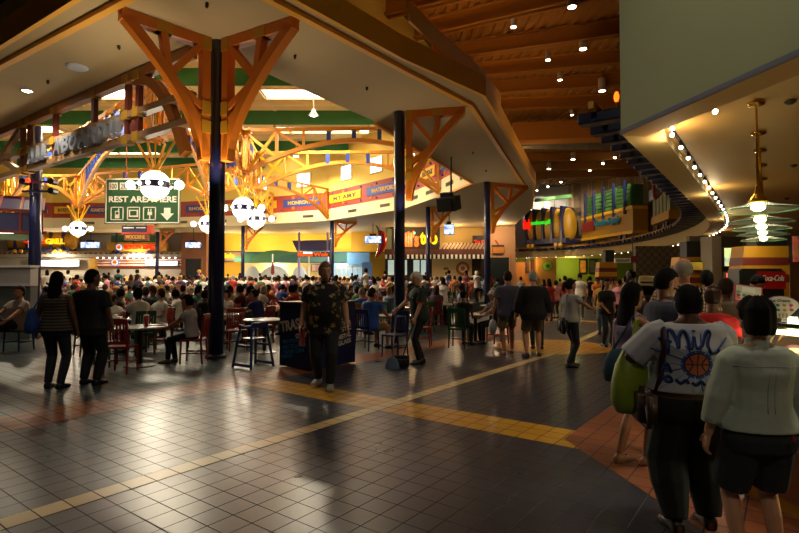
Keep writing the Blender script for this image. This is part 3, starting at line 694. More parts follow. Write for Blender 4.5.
cr = n_.new('ShaderNodeValToRGB'); cr.color_ramp.elements[0].position = .4; cr.color_ramp.elements[0].color = rgb('4a7ad8'); cr.color_ramp.elements[1].position = .6; cr.color_ramp.elements[1].color = rgb('e8ecff')
l_.new(nz.outputs['Fac'], cr.inputs[0]); l_.new(cr.outputs[0], b_.inputs['Emission Color'])
def monitor(u, v, Y, w, h, label, zr=0.0, top=230, zc=ZS):
    c = aty(u, v, Y); t = thing('hanging_monitor', label, 'television', c, zr)
    mb = MB(); mb.box((0, .06, 0), (w, .1, h)); obj('case', mb, Mblk, t)
    mb = MB(); mb.box((0, -.0, 0), (w * .94, .03, h * .9)); obj('screen', mb, Mscr, t)
    mb = MB(); mb.box((0, .1, h * .62), (w * .4, .15, .22)); mb.tube([(0, .1, h * .6), (0, .1, zc - c.z)], .03, 6); obj('mount', mb, Mblk, t)
monitor(90, 245, 50, 1.9, .6, 'bright hanging monitor right of the tank-wagon grill sign')
monitor(193, 245, 49, 1.5, .55, 'bright hanging monitor in front of the brown pier')
monitor(373, 239.5, 45, 1.5, .65, 'bright hanging monitor beside the red chili')
monitor(449, 229.5, 36, .72, .74, 'tilted monitor hanging under the big loudspeaker', rad(-12))
# ================================================================ SHOPS AT THE BACK
EX = V((1, 0, 0))
Mwarm = mat('warm_interior', 'd8b070', .7, var=.15, scale=2); Mdark = mat('dark_opening', '141a24', .7, var=.1)
def pan(mb, u0, v0, u1, v1, Y, th=.1):      # an upright board facing the hall, its front at depth Y
    x0, x1, z0, z1 = X(u0, Y), X(u1, Y), zz(v1, Y), zz(v0, Y)
    mb.box(((x0 + x1) / 2, Y + th / 2, (z0 + z1) / 2), (x1 - x0, th, z1 - z0)); return mb
def base(u, Y, z=0.0): return V((X(u, Y), Y, z))
# -- grill shop with the tank wagon
def sign_text(par, s, u0, v0, u1, v1, Y, m, nm='lettering', **k):
    return wtext(nm, s, V((X(u0, Y), Y, zz(v1, Y))), EX, Z, X(u1, Y) - X(u0, Y), zz(v0, Y) - zz(v1, Y), m, par, **k)
Mmus = mat('mustard_paint', 'b8861c', .5, var=.08); Mneonr = mat('neon_red', 'ff2a10', .4, var=0, emit='ff1808', es=1.0); Mneony = mat('neon_yellow', 'ffd820', .4, var=0, emit='ffd020', es=.9)
Mneono = mat('neon_orange', 'ff6a18', .4, var=0, emit='ff5810', es=.9); Mneong = mat('neon_green', '30e030', .4, var=0, emit='28e028', es=.7)
YT = 54.6
sh = thing('train_shelf', 'grey shelf with toy rails running over the back-left shop fronts', 'shelf', base(60, YT))
mb = pan(MB(), -50, 252.6, 181, 257, YT - .4, 1.6); wpart('ledge', mb, mat('ledge_grey', '9a9080', .6, var=.06), sh)
mb = MB(); z = zz(252.4, YT); mb.bar((X(-50, YT), YT - .3, z), (X(181, YT), YT - .3, z), .1, .1); wpart('rail', mb, Mmus, sh)
for k in range(46):
    x = X(-50, YT) + (X(181, YT) - X(-50, YT)) * (k + .5) / 46
    mb = MB(); mb.box((x, YT - .47, zz(253.6, YT)), (.24, .12, .14)); wpart('tie', mb, Mnavy, sh)
def tank(par, o, dx, L, R, zc, slabs, half=False):
    """a wooden tank with rounded ends lying along dx, cradled by dark uprights"""
    prof = []
    n = 10
    ny = V((-dx.y, dx.x, 0))
    def ringpts(x, r): return [o + dx * x + Z * (zc + r * sin(t * 2 * pi / 28)) + ny * (r * .55 * cos(t * 2 * pi / 28)) for t in range(28)]
    mb = MB(); prev = None
    xs = []
    for k in range(8): a = k / 7 * pi / 2; xs.append((-L / 2 + .75 - .75 * cos(a) if False else -L / 2 + .75 * (1 - sin(a)) , R * (.25 + .75 * cos(a - 0)) if False else None))
    pr = [(-L / 2 + .7 * (1 - cos(a * pi / 14)), R * (.35 + .65 * sin(a * pi / 14))) for a in range(8)]
    pr += [(-x, r) for x, r in reversed(pr)]
    first = None
    for x, r in pr:
        rg = mb.vs(ringpts(x, r))
        if prev: mb.skin(prev, rg)
        else: first = rg
        prev = rg
    mb.f(first[::-1]); mb.f(prev)
    wpart('tank', mb, Mmus, par)
    M = Matrix((dx, ny, Z)).transposed()
    for x in slabs:
        mb = MB(); mb.box(o + dx * x + Z * zc, (.2, R * 1.35, R * 2.1), M); wpart('cradle', mb, Mnavy, par)
    mb = MB(); mb.box(o + Z * (zc - R * .92), (L * .86, R * 1.3, R * .28), M); wpart('underframe', mb, mat('underframe_navy', '2a2c4e', .5, var=.08), par)
    for x in (-L * .33, -L * .24, L * .24, L * .33):
        mb = MB(); c = o + dx * x + Z * (zc - R * 1.14); mb.tube([c - ny * (R * .62), c - ny * (R * .75)] if ny.y > 0 else [c + ny * (R * .62), c + ny * (R * .75)], .17, 12); wpart('wheel', mb, Myb, par)
tk = thing('tank_wagon_sign', 'long mustard tank wagon sign lettered CAJUN GRILL over the left rear shop', 'shop sign', base(44, YT - .3, zz(252, YT)))
xc = X(44, YT); R = (zz(231.5, YT) - zz(250, YT)) / 2
tank(tk, V((xc, YT - .3, 0)), EX, X(79, YT) - X(9.5, YT), R, zz(241, YT), [x - xc for x in (X(20.5, YT), X(32, YT), X(44.5, YT), X(55.5, YT), X(67.5, YT))])
sign_text(tk, 'CAJUN', 23.5, 238.5, 44, 244.5, YT - .3 - R * .78, Mneonr, depth=.12, bold=.04)
sign_text(tk, 'GRILL', 45, 238.5, 64, 244, YT - .3 - R * .78, Mneony, depth=.12, bold=.04)
def menuboard(label, u0, v0, u1, v1, Y, cols, strength=2.0):
    t = thing('menu_board', label, 'menu board', base((u0 + u1) / 2, Y, zz(v1, Y)))
    wpart('case', pan(MB(), u0 - .4, v0 - .4, u1 + .4, v1 + .4, Y + .03, .12), Mblk, t)
    n = len(cols); g = (u1 - u0) / n
    for k, c in enumerate(cols):
        m = mat('menu_' + c, c, .4, var=0, emit=c, es=strength * .45)
        if not m.node_tree.nodes.get('mn'):
            n_, l_, b_ = nodes_of(m); tc = n_.new('ShaderNodeTexCoord'); nz = n_.new('ShaderNodeTexVoronoi'); nz.name = 'mn'; nz.inputs['Scale'].default_value = 4.5; l_.new(tc.outputs['Object'], nz.inputs['Vector'])
            mx = n_.new('ShaderNodeMix'); mx.data_type = 'RGBA'; mx.inputs[0].default_value = .45; mx.inputs[6].default_value = rgb(c); l_.new(nz.outputs['Color'], mx.inputs[7]); l_.new(mx.outputs[2], b_.inputs['Emission Color'])
        wpart('picture_panel', pan(MB(), u0 + g * k + .15, v0, u0 + g * (k + 1) - .15, v1, Y, .06), m, t)
menuboard('row of glowing menu pictures below the tank wagon grill sign', 29.5, 260, 79, 266.5, 55.3, ['d8f0ff', 'f4f4f0', 'e8dcf0', 'f4f0e8', 'd8e8f4', 'f0e0e8', 'f4e8e8', 'b8d0e8'])
menuboard('pale blue lit menu board beside the red burger stripes', 145, 261, 177.5, 265.8, 55.3, ['d8e4ff', 'e8eefc', 'd0e0ff', 'e0e8ff'])
# interior behind the two shops
def shopfront(label, u0, u1, v0, Y, m):
    t = thing('shop_counter', label, 'counter', base((u0 + u1) / 2, Y, TIER))
    x0, x1 = X(u0, Y), X(u1, Y)
    mb = MB(); mb.box(((x0 + x1) / 2, Y + .35, TIER + .55), (x1 - x0, .7, 1.1)); wpart('counter_body', mb, m, t)
    mb = MB(); mb.box(((x0 + x1) / 2, Y + .3, TIER + 1.12), (x1 - x0, .9, .05)); wpart('worktop', mb, mat('steel_top', 'b0aca0', .3, metal=.6), t)
    mb = MB()
    for k in range(int((x1 - x0) / 1.6)): mb.box((x0 + 1.6 * k + .8, Y + .2, TIER + 1.35), (1.3, .5, .42))
    wpart('warming_case', mb, mat('case_amber', 'e0b060', .4, emit='ffc060', es=.8), t)
shopfront('counter with warming cases under the grill menu pictures', 0, 90, 0, 53.0, mat('counter_wood', '6a4a30', .5))
shopfront('counter with warming cases under the burger stripes', 92, 180, 0, 53.0, mat('counter_red', '7a3026', .5))
mb = MB(); pan(mb, 88.5, 257.5, 95, 292, 55.2, .4); tag(obj('yellow_stand', mb, Mmus), 'yellow shop pillar between grill menus and burger stripes', 'pillar')
# burger flat wagon
bk = thing('flat_wagon_sign', 'mustard flat wagon sign reading BURGER KING with a green load', 'shop sign', base(137, YT - .3, zz(252, YT)))
wpart('wagon_body', pan(MB(), 107, 242.3, 166, 251.3, YT - .6, .6), Mmus, bk)
wpart('green_load', pan(MB(), 110.5, 235.5, 164, 242.4, YT - .45, .5), mat('load_green', '2e5a34', .8, var=.3, scale=5), bk)
for u in (115.5, 133, 157):
    wpart('stake', pan(MB(), u - .7, 233, u + .7, 243, YT - .7, .12), Mnavy, bk)
for u in (117, 121, 151.5, 155.5):
    mb = MB(); c = V((X(u, YT), YT - .6, zz(252.4, YT))); mb.tube([c, c - V((0, .12, 0))], .18, 10); wpart('wheel', mb, Mnavy, bk)
sign_text(bk, 'BURGER KING', 124, 244.8, 154, 249.3, YT - .72, Mneonr, depth=.1, bold=.03)
def bun_logo(par, u, v, r, Y):
    c = V((X(u, Y), Y, zz(v, Y))); mb = MB(); mb.tube([c, c - V((0, .08, 0))], r, 20); wpart('logo_disc', mb, mat('logo_blue', '4a78c8', .4, emit='5a88d8', es=.6, var=0), par)
    mb = MB(); mb.tube([c - V((0, .08, 0)), c - V((0, .1, 0))], r * .8, 20); wpart('logo_ground', mb, mat('logo_white', 'f4f0f0', .4, emit='fff4ee', es=.9, var=0), par)
    for s, m in ((1, 'f0a020'), (-1, 'f0a020')):
        mb = MB(); mb.sph(c + V((0, -.1, s * r * .42)), (r * .55, .05, r * .26), 12, 6); wpart('logo_bun', mb, mat('logo_orange', m, .4, var=0, emit=m, es=.6), par)
    mb = MB(); mb.box(c + V((0, -.13, 0)), (r * 1.1, .04, r * .42)); wpart('logo_word', mb, mat('logo_red', 'd02818', .4, var=0, emit='d02818', es=.8), par)
bun_logo(bk, 119, 247.2, .36, YT - .62)
st = thing('striped_shop_sign', 'red and white striped burger counter band with round logo', 'shop sign', base(120, 55.5, zz(267, 55)))
for k in range(7):
    v0 = 257.6 + k * 1.35
    wpart('stripe', pan(MB(), 94, v0, 181, v0 + 1.35, 55.55, .1), mat('stripe_red', '9c2c20', .5, var=.05) if k % 2 == 0 else mat('stripe_cream', 'e8d8c0', .5, var=.05), st)
bun_logo(st, 115, 262.3, .4, 55.5)
for k in range(14):
    mb = MB(); mb.sph((X(97 + k * 6, 54.8), 54.8, zz(257.6, 54.8)), .1, 8, 5); wpart('lamp', mb, Mbulb, st)
# hanging station sign with red roof
hs = thing('hanging_station_sign', 'small red and blue roofed sign hanging under the rest area sign', 'sign', base(136, 42, zz(240, 42)))
wpart('blue_panel', pan(MB(), 121, 225.5, 146.5, 232.5, 42, .5), Mnavy, hs)
mb = pan(MB(), 120.3, 232.3, 147, 234, 41.9, .7); pan(mb, 146.4, 225, 150.5, 233.5, 42, .5); wpart('red_frame', mb, mat('sign_red', 'b83820', .5), hs)
mb = MB()
for u0, u1 in ((122.5, 133), (135.5, 144.5)): pan(mb, u0, 227.2, u1, 228.2, 41.96, .05)
wpart('white_line', mb, Mww, hs)
wpart('lower_panel', pan(MB(), 123.5, 234, 147, 240.2, 42, .4), mat('sign_maroon', '6a2a20', .5), hs)
sign_text(hs, 'WOODBINE', 125, 235, 144.5, 239, 41.98, mat('gilt', 'c89828', .4, var=0), depth=.04)
mb = MB()
for u in (124, 144): mb.tube([(X(u, 42), 42.2, zz(225.5, 42)), (X(u, 42), 42.2, 6.9)], .03, 6)
wpart('hanger', mb, Mnavy, hs)
# pier doorway
mb = pan(MB(), 185, 258.5, 201, 292, 53.9, .12); dr = struct('door_1', mb, Mdark); mb = MB()
for a in ((184, 258, 185.2, 281), (200.8, 258, 202, 281), (184, 257, 202, 258.6)): pan(mb, *a, 53.85, .1)
obj('door_frame', mb, Mbrown, dr)
# sushi-like small shop: tan curved fascia with a yellow word
ty = thing('tan_shop_fascia', 'tan shop fascia with small yellow neon word right of the near column', 'shop sign', base(232, 54.5, zz(262, 54)))
mb = pan(MB(), 221, 252, 243, 261, 54.4, .5); wpart('fascia', mb, mat('tan_fascia', 'a08058', .6), ty)
mb = pan(MB(), 220.5, 251, 243.5, 252.2, 54.3, .6); pan(mb, 220.5, 260.6, 243.5, 261.8, 54.3, .6); wpart('moulding', mb, Mnavy, ty)
sign_text(ty, 'Sarku', 224.5, 253, 234, 258, 54.35, Mneony, depth=.08)
# hill fascia
hf = thing('hill_painted_fascia', 'long teal shop fascia painted with green hills', 'shop sign', base(306, 54.5, zz(262, 54)))
Mteal = mat('teal_fascia', '4a7a8c', .6, var=.1, scale=1.2); wpart('fascia', pan(MB(), 243, 251.6, 352, 262.8, 54.2, .4), Mteal, hf)
HK = [0]
def hill(u, w, h, c, Y=54.15, vb=262):
    HK[0] += 1; Y -= .04 * HK[0]
    mb = MB(); r = [(X(u, Y) + w * cos(pi - k * pi / 16), zz(vb, Y) + h * sin(k * pi / 16)) for k in range(17)]
    mb.prism(r, (0, Y, 0), EX, Z, .06); wpart('hill', mb, mat('hill_' + c, c, .7, var=.1), hf)
for u, w, h, c in ((252, 1.9, .9, '4a8468'), (277, 2.6, 1.25, '5a9068'), (297, 2.4, .8, '4a7c70'), (318, 2.2, 1.35, '6aa094'), (346, 2.2, .95, '5a8c74')): hill(u, w, h, c)
wpart('fascia_end', pan(MB(), 347, 252.5, 369.5, 264.5, 52.6, .4), mat('blue_fascia', '5c88a0', .6, var=.1, scale=1.4), hf)
mb = pan(MB(), 243, 263, 352, 292, 55.8, .1); struct('wall_kitchen', mb, mat('kitchen_yellow', 'e8d090', .6, var=.25, scale=2.2))  # mottled pale yellow wall paint
for k, (u0, u1, v0, lab) in enumerate(((243, 260, 266, 'left white oval glass dome on the back counter'), (258.5, 289, 265.5, 'wide middle white oval glass dome on the back counter'), (291, 307.5, 266, 'right white oval glass dome by the lilac post'))):
    Y = 52.0; zb = TIER + 1.145; c = V(((X(u0, Y) + X(u1, Y)) / 2, Y + .3, zb)); W_, H_ = (X(u1, Y) - X(u0, Y)) / 2, zz(v0, Y) - zb; mb = MB(); mb.lathe([(W_ * cos(t_ * pi / 20), H_ * sin(t_ * pi / 20)) for t_ in range(11)], n=24, sy=.4 / W_)
    o = obj('glass_dome', mb, mat('dome_white', 'd8e4e8', .25, var=.15), None, True); o.location = c; tag(o, lab, 'food dome')
shopfront('long back counter under the glass domes', 206, 350, 0, 52.2, mat('counter_cream', 'd8c8a0', .5))
# pavilion with lilac posts
YP = 50.5
pv = thing('pavilion_sign', 'purple roofed pavilion with lilac posts and an orange glowing name', 'shop sign', base(313, YP, TIER))
for u in (299, 327.5):
    mb = MB(); mb.tube([(X(u, YP), YP, TIER), (X(u, YP), YP, zz(234, YP))], .11, 10); mb.sph((X(u, YP), YP, zz(233.6, YP)), .14, 8, 6); wpart('post', mb, mat('lilac_paint', 'b0a0d8', .5), pv)
mb = MB(); y = YP + .2; a, b, c, d = V((X(292.5, y), y, zz(240.8, y))), V((X(330.5, y), y, zz(240, y))), V((X(330.5, y), y, zz(251, y))), V((X(297, y), y, zz(251, y)))
mb.prism([(p.x - a.x, p.z - a.z) for p in (a, d, c, b)], a, EX, Z, .25); wpart('roof_panel', mb, mat('pavilion_purple', '4c4888', .5, var=.06), pv)
wpart('sign_board', pan(MB(), 297, 252, 330.5, 256.8, YP - .2, .15), mat('pavilion_teal', '6a5838', .6), pv)
sign_text(pv, 'Manchu', 298, 252.3, 312.5, 256.4, YP - .25, Mneono, depth=.1)
sign_text(pv, 'Wok', 313.5, 252.3, 328.5, 256.4, YP - .25, Mneono, depth=.1)
wpart('lit_strip', pan(MB(), 303, 252, 312, 253.6, YP - .32, .04), mat('lit_white', 'ffffff', .4, var=0, emit='ffffff', es=1.5), pv)
um = thing('closed_umbrella', 'closed maroon umbrella on a white pole at the back counter', 'umbrella', base(272.5, 48, TIER))
mb = MB(); mb.tube([(0, 0, 0), (0, 0, zz(254, 48) - TIER)], .06, 8); obj('pole', mb, Mww, um)
mb = MB(); mb.lathe([(.05, zz(275, 48) - TIER), (.17, zz(273, 48) - TIER), (.13, zz(266, 48) - TIER), (.06, zz(262, 48) - TIER)], n=10); obj('folded_canopy', mb, mat('maroon_cloth', '7c2a38', .8), um)
mb = MB(); mb.tube([base(309, 48, TIER), base(309, 48, zz(256.5, 48))], .07, 8); o = obj('white_pole', mb, Mww); tag(o, 'plain white pole standing in front of the pavilion sign', 'pole')
menuboard('small dark framed picture board right of the white pole', 311.5, 264.5, 320, 271, 54.9, ['d0a080', 'c08070'], .8)
# glass entrance right of the pavilion
gl = thing('glass_entrance', 'glass entrance with white mullions behind the floral shirt man', 'entrance', base(346, 53, TIER))
wpart('glass', pan(MB(), 332, 263, 362, 292, 53.2, .04), mat('bluish_glass', '8fb0c0', .1, emit='b0c8d0', es=.35, var=.3, scale=1.5), gl)
mb = MB()
for k in range(7): u = 332 + k * 5; pan(mb, u - .3, 263, u + .3, 292, 53.1, .1)
pan(mb, 332, 268.5, 362, 269.1, 53.1, .1); wpart('mullion', mb, Mcream, gl)
mb = MB(); mb.box((X(367, 50), 50.2, 1.9), (X(372, 50) - X(362, 50), .5, 2.9)); tag(obj('blue_booth', mb, mat('booth_blue', '4878c0', .5)), 'blue booth panel beneath the hanging chili', 'booth')
# ---- the diner with the chili sign
YD = 48.6
ch = thing('diner_sign', 'black sign with glowing orange and yellow chili lettering', 'shop sign', base(412, YD, zz(250, YD)))
wpart('board', pan(MB(), 390, 226.5, 440, 249.5, YD, .4), mat('sign_dark', '2a2420', .6), ch)
wpart('side_board', pan(MB(), 386.5, 229, 391.5, 250, YD - .1, .8), mat('sign_sage', '78846a', .6), ch)
sign_text(ch, "chili's", 394, 231, 419, 247, YD - .12, Mneono, depth=.12, bold=.04)
sign_text(ch, 'too', 420, 232, 437.5, 244.5, YD - .12, Mneony, depth=.12, bold=.05)
mb = MB(); mb.sph((X(414.2, YD), YD - .2, zz(233.2, YD)), (.12, .05, .12), 8, 6); wpart('green_light', mb, mat('turquoise_light', '40e8b0', .4, var=0, emit='40e8b0', es=2), ch)
cp2 = thing('chili_pepper', 'giant glossy red chili pepper hanging left of the diner sign', 'hanging prop', aty(379, 245, 47))
c0 = aty(379, 245, 47); pp = [aty(u, v, 47) - c0 for u, v in ((378.5, 230.5), (381.5, 234), (382.5, 239), (382, 245), (380, 251), (377.5, 255), (375.8, 258))]
mb = MB(); mb.tube(pp, [.12, .38, .42, .37, .27, .15, .03], 14); obj('pepper', mb, mat('chili_red', 'a01018', .2, coat=.5), cp2, True)
mb = MB(); mb.tube([aty(u, v, 47) - c0 for u, v in ((379, 231), (377.5, 227.5), (375.8, 225))], [.12, .07, .05], 8); obj('stem', mb, mat('stem_green', '3a5a30', .6), cp2, True)
mb = MB(); mb.tube([(0, 0, pp[0].z), (0, 0, ZS - c0.z)], .02, 5); obj('hanging_wire', mb, Mblk, cp2)
aw = thing('striped_awning', 'brown awning with black and white striped valance over the diner', 'awning', base(436, YD - .8, zz(259, YD)))
wpart('canopy_band', pan(MB(), 384.5, 249.2, 486, 254.6, YD - 1.0, .5), mat('awning_brown', '5a3028', .7), aw)
nst = 46
for k in range(nst):
    u0 = 385 + (486 - 385) * k / nst
    wpart('valance_stripe', pan(MB(), u0, 254.4, u0 + (486 - 385) / nst, 258.8, YD - 1.0, .06), Mblk if k % 2 else Mww, aw)
mb = MB(); y = YD - .2
mb.prism([(X(438, y), zz(249.3, y)), (X(486, y), zz(249.3, y)), (X(486, y), zz(243, y)), (X(447, y), zz(243, y))], (0, y, 0), EX, Z, .3); wpart('upper_roof', mb, mat('awning_dark', '44201a', .7), aw)
for k in range(13):
    u0 = 440 + k * 3.6
    mb = MB(); a, b = V((X(u0, y - .35), y - .35, zz(249.2, y))), V((X(u0 + 4.2, y - .35), y - .35, zz(243.4, y))); mb.bar(a, b, .06, .2); wpart('slat', mb, mat('slat_tan', 'b09070', .6), aw)
mb = pan(MB(), 384, 222.5, 489, 226, YD - .3, .2); o = obj('neon_cornice', mb, mat('cornice_glow', 'f0a050', .5, var=.05, emit='ff7a20', es=1.1)); tag(o, 'glowing orange cornice strip above the diner sign', 'neon strip')
mb = pan(MB(), 384, 221, 489, 222.6, YD - .35, .3); tag(obj('cream_cornice', mb, mat('cornice_cream', 'e8c890', .5)), 'thin cream cornice board on top of the orange strip', 'cornice')
ff = thing('diner_facade', 'cream diner front with dark windows and a round medallion', 'shop front', base(436, YD, TIER))
wpart('wall_panel', pan(MB(), 432, 258.8, 472, 292, YD - .1, .3), mat('diner_cream', 'd8c088', .6, var=.06), ff)
mb = MB(); wpart('window_back', pan(mb, 386, 258.8, 432, 292, YD, .2), Mdark, ff)
for u0, u1 in ((388, 394), (401.5, 407), (413.5, 419.5), (421, 426)):
    wpart('window_pane', pan(MB(), u0, 260, u1, 275, YD - .05, .05), mat('pane_bright', 'b8ccc0', .2, emit='c0d4c8', es=.6, var=.15, scale=2), ff)
c = V((X(462.5, YD), YD - .15, zz(268.5, YD)))
for r, m, dy in ((.62, '7a4020', 0), (.5, 'b87840', .05), (.36, 'd8c0a0', .1), (.2, '8a5030', .15)):
    mb = MB(); mb.tube([c - V((0, dy, 0)), c - V((0, dy + .06, 0))], r, 24); wpart('medallion', mb, mat('medallion_' + m, m, .6), ff)
mb = MB(); mb.sph(V((X(446, YD), YD - .15, zz(268.7, YD))), (.27, .05, .14), 12, 6); wpart('plaque', mb, mat('plaque_brown', '8a6838', .5), ff)
wpart('dark_doorway', pan(MB(), 472, 259, 485, 292, YD - .15, .3), mat('doorway_brown', '2a1a12', .7), ff)
rs = thing('red_neon_sign', 'black sign with red neon word beside the blue column', 'shop sign', base(480, YD - .4, zz(248, YD)))
wpart('board', pan(MB(), 473, 235.5, 489, 248, YD - .4, .25), Mblk, rs)
sign_text(rs, 'To Go', 474, 240, 488, 243.6, YD - .45, Mneonr, depth=.06)
wpart('green_tube', pan(MB(), 477, 245, 486, 245.5, YD - .45, .05), Mneong, rs)
# peach wall: lunch box sign and doorway
lb = thing('lunchbox_sign', 'small orange box-shaped sign with a red straw on the peach wall', 'sign', base(498.5, 47.9, zz(254, 47.9)))
wpart('box', pan(MB(), 492.8, 246.5, 504, 253, 47.75, .25), mat('box_orange', 'c88028', .5), lb)
wpart('lid', pan(MB(), 492.3, 245, 504.3, 246.6, 47.7, .3), Mnavy, lb); wpart('foot', pan(MB(), 493, 253, 503.6, 254, 47.75, .2), mat('box_blue', '4a4a68', .5), lb)
mb = MB(); mb.tube([aty(498.5, 245, 47.7), aty(495.5, 240, 47.7)], .05, 6); wpart('straw', mb, mat('straw_red', 'c83020', .5), lb)
mb = pan(MB(), 489, 257.2, 509.5, 292, 47.9, .1); dr = struct('door_2', mb, mat('door_teal', '16262c', .5)); mb = MB()
for a in ((488.3, 256.6, 489.3, 281), (509.3, 256.6, 510.5, 281), (488.3, 256, 510.5, 257.4)): pan(mb, *a, 47.85, .1)
obj('door_frame', mb, Mpink, dr)
mb = MB(); mb.box((X(497, 46), 46, TIER + .6), (2.2, .8, 1.2)); tag(obj('blue_counter', mb, Mcol), 'dark blue hostess counter in front of the peach wall doorway', 'counter')
# ---- burrito grill under the train
YM = 54.0
mb = MB(); pan(mb, 512, 258, 700, 290, 56.8, .2); struct('wall_under_train', mb, mat('olive_wall', '7c8820', .7, var=.1, scale=1.5))
mb = pan(MB(), 515, 262, 537, 290, 55.5, .3); struct('wall_amber', mb, mat('amber_wall', 'b07a38', .7, var=.1))
mb = pan(MB(), 537, 258, 556.5, 290, YM, 1.0); struct('wall_tan_pier', mb, mat('tan_pier', 'a88038', .7, var=.08))
rg = thing('round_green_sign', 'round green sign on the tan pier of the burrito grill', 'sign', V((X(547.5, YM), YM, zz(266, YM))))
for r, m, dy in ((.56, '5a8a20', 0), (.44, '88b828', .05), (.3, '6a9a20', .09), (.14, '2a4a10', .12)):
    mb = MB(); mb.tube([(0, -dy, 0), (0, -dy - .06, 0)], r, 24); obj('disc', mb, mat('green_' + m, m, .5, var=0), rg)
for k, (u0, u1, c, lab) in enumerate(((579.5, 587, 'c87830', 'framed orange poster on the green grill wall'), (589.5, 597, '504840', 'framed dark poster right of the orange one'), (526, 529, '602820', 'left dark red picture by the amber lamps'), (531, 535, '6a3428', 'right dark red picture by the amber lamps'))):
    Y = 56.6 if k < 2 else 55.3
    t = thing('wall_poster', lab, 'poster', base(u0, Y, zz(274, Y))); wpart('frame', pan(MB(), u0, 259 if k < 2 else 260, u1, 274 if k < 2 else 273, Y, .08), Mblk, t)
    wpart('picture', pan(MB(), u0 + 1, 260.5 if k < 2 else 261, u1 - 1, 272.5 if k < 2 else 271, Y - .03, .05), mat('poster_' + c, c, .6, var=.8, scale=2.5), t)
for k, (u, v) in enumerate(((525, 256.5), (529, 256.8))):
    mb = MB(); mb.sph(aty(u, v, 54.8), .13, 10, 6); tag(obj('spot_bulb', mb, Mbulb), ['left', 'right'][k] + ' small bright bulb over the amber alcove', 'lamp')
# ---- brown diamond wall, red and white sign
mb = pan(MB(), 636, 246, 690, 290, 30.0, .3); Mdia = mat('diamond_panel', '6a5a38', .5, var=0); n_, l_, b_ = nodes_of(Mdia)
tc = n_.new('ShaderNodeTexCoord'); mp = n_.new('ShaderNodeMapping'); mp.inputs['Rotation'].default_value = (0, rad(45), 0); mp.inputs['Scale'].default_value = (3.2, 1, 3.2); l_.new(tc.outputs['Object'], mp.inputs[0])
ck = n_.new('ShaderNodeTexBrick'); ck.offset = 0; ck.inputs['Scale'].default_value = 1; ck.inputs['Brick Width'].default_value = 1; ck.inputs['Row Height'].default_value = 1; ck.inputs['Mortar Size'].default_value = .09
ck.inputs['Color1'].default_value = rgb('6e5c3a'); ck.inputs['Color2'].default_value = rgb('665434'); ck.inputs['Mortar'].default_value = rgb('3a2c18')
sw = n_.new('ShaderNodeSeparateXYZ'); cb = n_.new('ShaderNodeCombineXYZ'); l_.new(mp.outputs[0], sw.inputs[0]); l_.new(sw.outputs[0], cb.inputs[0]); l_.new(sw.outputs[2], cb.inputs[1]); l_.new(cb.outputs[0], ck.inputs['Vector']); l_.new(ck.outputs['Color'], b_.inputs['Base Color'])
struct('wall_diamond', mb, Mdia)
bs = thing('blade_sign', 'white plate sign with rounded ends on a red bracket over the walkway', 'sign', base(626, 26, zz(263, 26)))
mb = pan(MB(), 615, 258.2, 631, 262.8, 26, .1); wpart('plate', mb, mat('plate_white', 'e8e8e0', .4, var=0), bs)
wpart('red_panel', pan(MB(), 631, 256, 637.5, 262.5, 26.05, .12), mat('panel_red', '7c1a14', .5), bs)
sign_text(bs, 'GREEN LEAF', 616.5, 259.4, 629.5, 261.6, 25.98, mat('plate_ink', '2a4038', .5, var=0), depth=.02, bold=0)
mb = MB(); mb.tube([(X(634, 26), 26.1, zz(256, 26)), (X(634, 26), 26.1, 4.0)], .03, 6); wpart('hanger', mb, Mblk, bs)
# ================================================================ TOY TRAIN TRACK AND CARS (right)
tkp = []
acc = 0
trk = thing('train_track', 'elevated toy railway of dark blue ties and yellow rails curving along the right fascia', 'railway', (PATH[0].x, PATH[0].y, 4.45))
# resample the path
def resample(P, N, step, start):
    out = []; d = -start; 
    for i in range(len(P) - 1):
        L = (P[i + 1] - P[i]).length; t = 0
        while d + (L - t) >= 0:
            t += -d; out.append((P[i].lerp(P[i + 1], t / L), (P[i + 1] - P[i]).normalized())); d = -step
        d += L - t
    return out
RP = resample(PATH, PN, .8, 1.35)
for p, d in RP:
    n = V((-d.y, d.x, 0)); mb = MB(); M = Matrix((n, d, Z)).transposed()
    mb.box(p + n * .2 + Z * 4.56, (1.65, .3, .2), M); bmesh.ops.bevel(mb.bm, geom=mb.bm.edges[:], offset=.03, segments=1, affect='EDGES'); wpart('tie', mb, Mcol, trk)
for off in (-.35, .72):
    mb = MB(); prev = None
    pts = [p + V((-d.y, d.x, 0)) * off for p, d in RP]
    pts[0] = pts[0] - RP[0][1] * .35
    for a, b in zip(pts, pts[1:]): mb.bar(a + Z * 4.72, b + Z * 4.72, .09, .13)
    wpart('rail', mb, Mmus, trk)
def pathat(u):                               # the spot on the track that the camera sees at image column u on the far run
    best = None
    for p, d in RP:
        if p.y < 27: continue
        e = abs(CX + F * p.x / p.y - u)
        if best is None or e < best[0]: best = (e, p, d)
    return best[1], best[2]
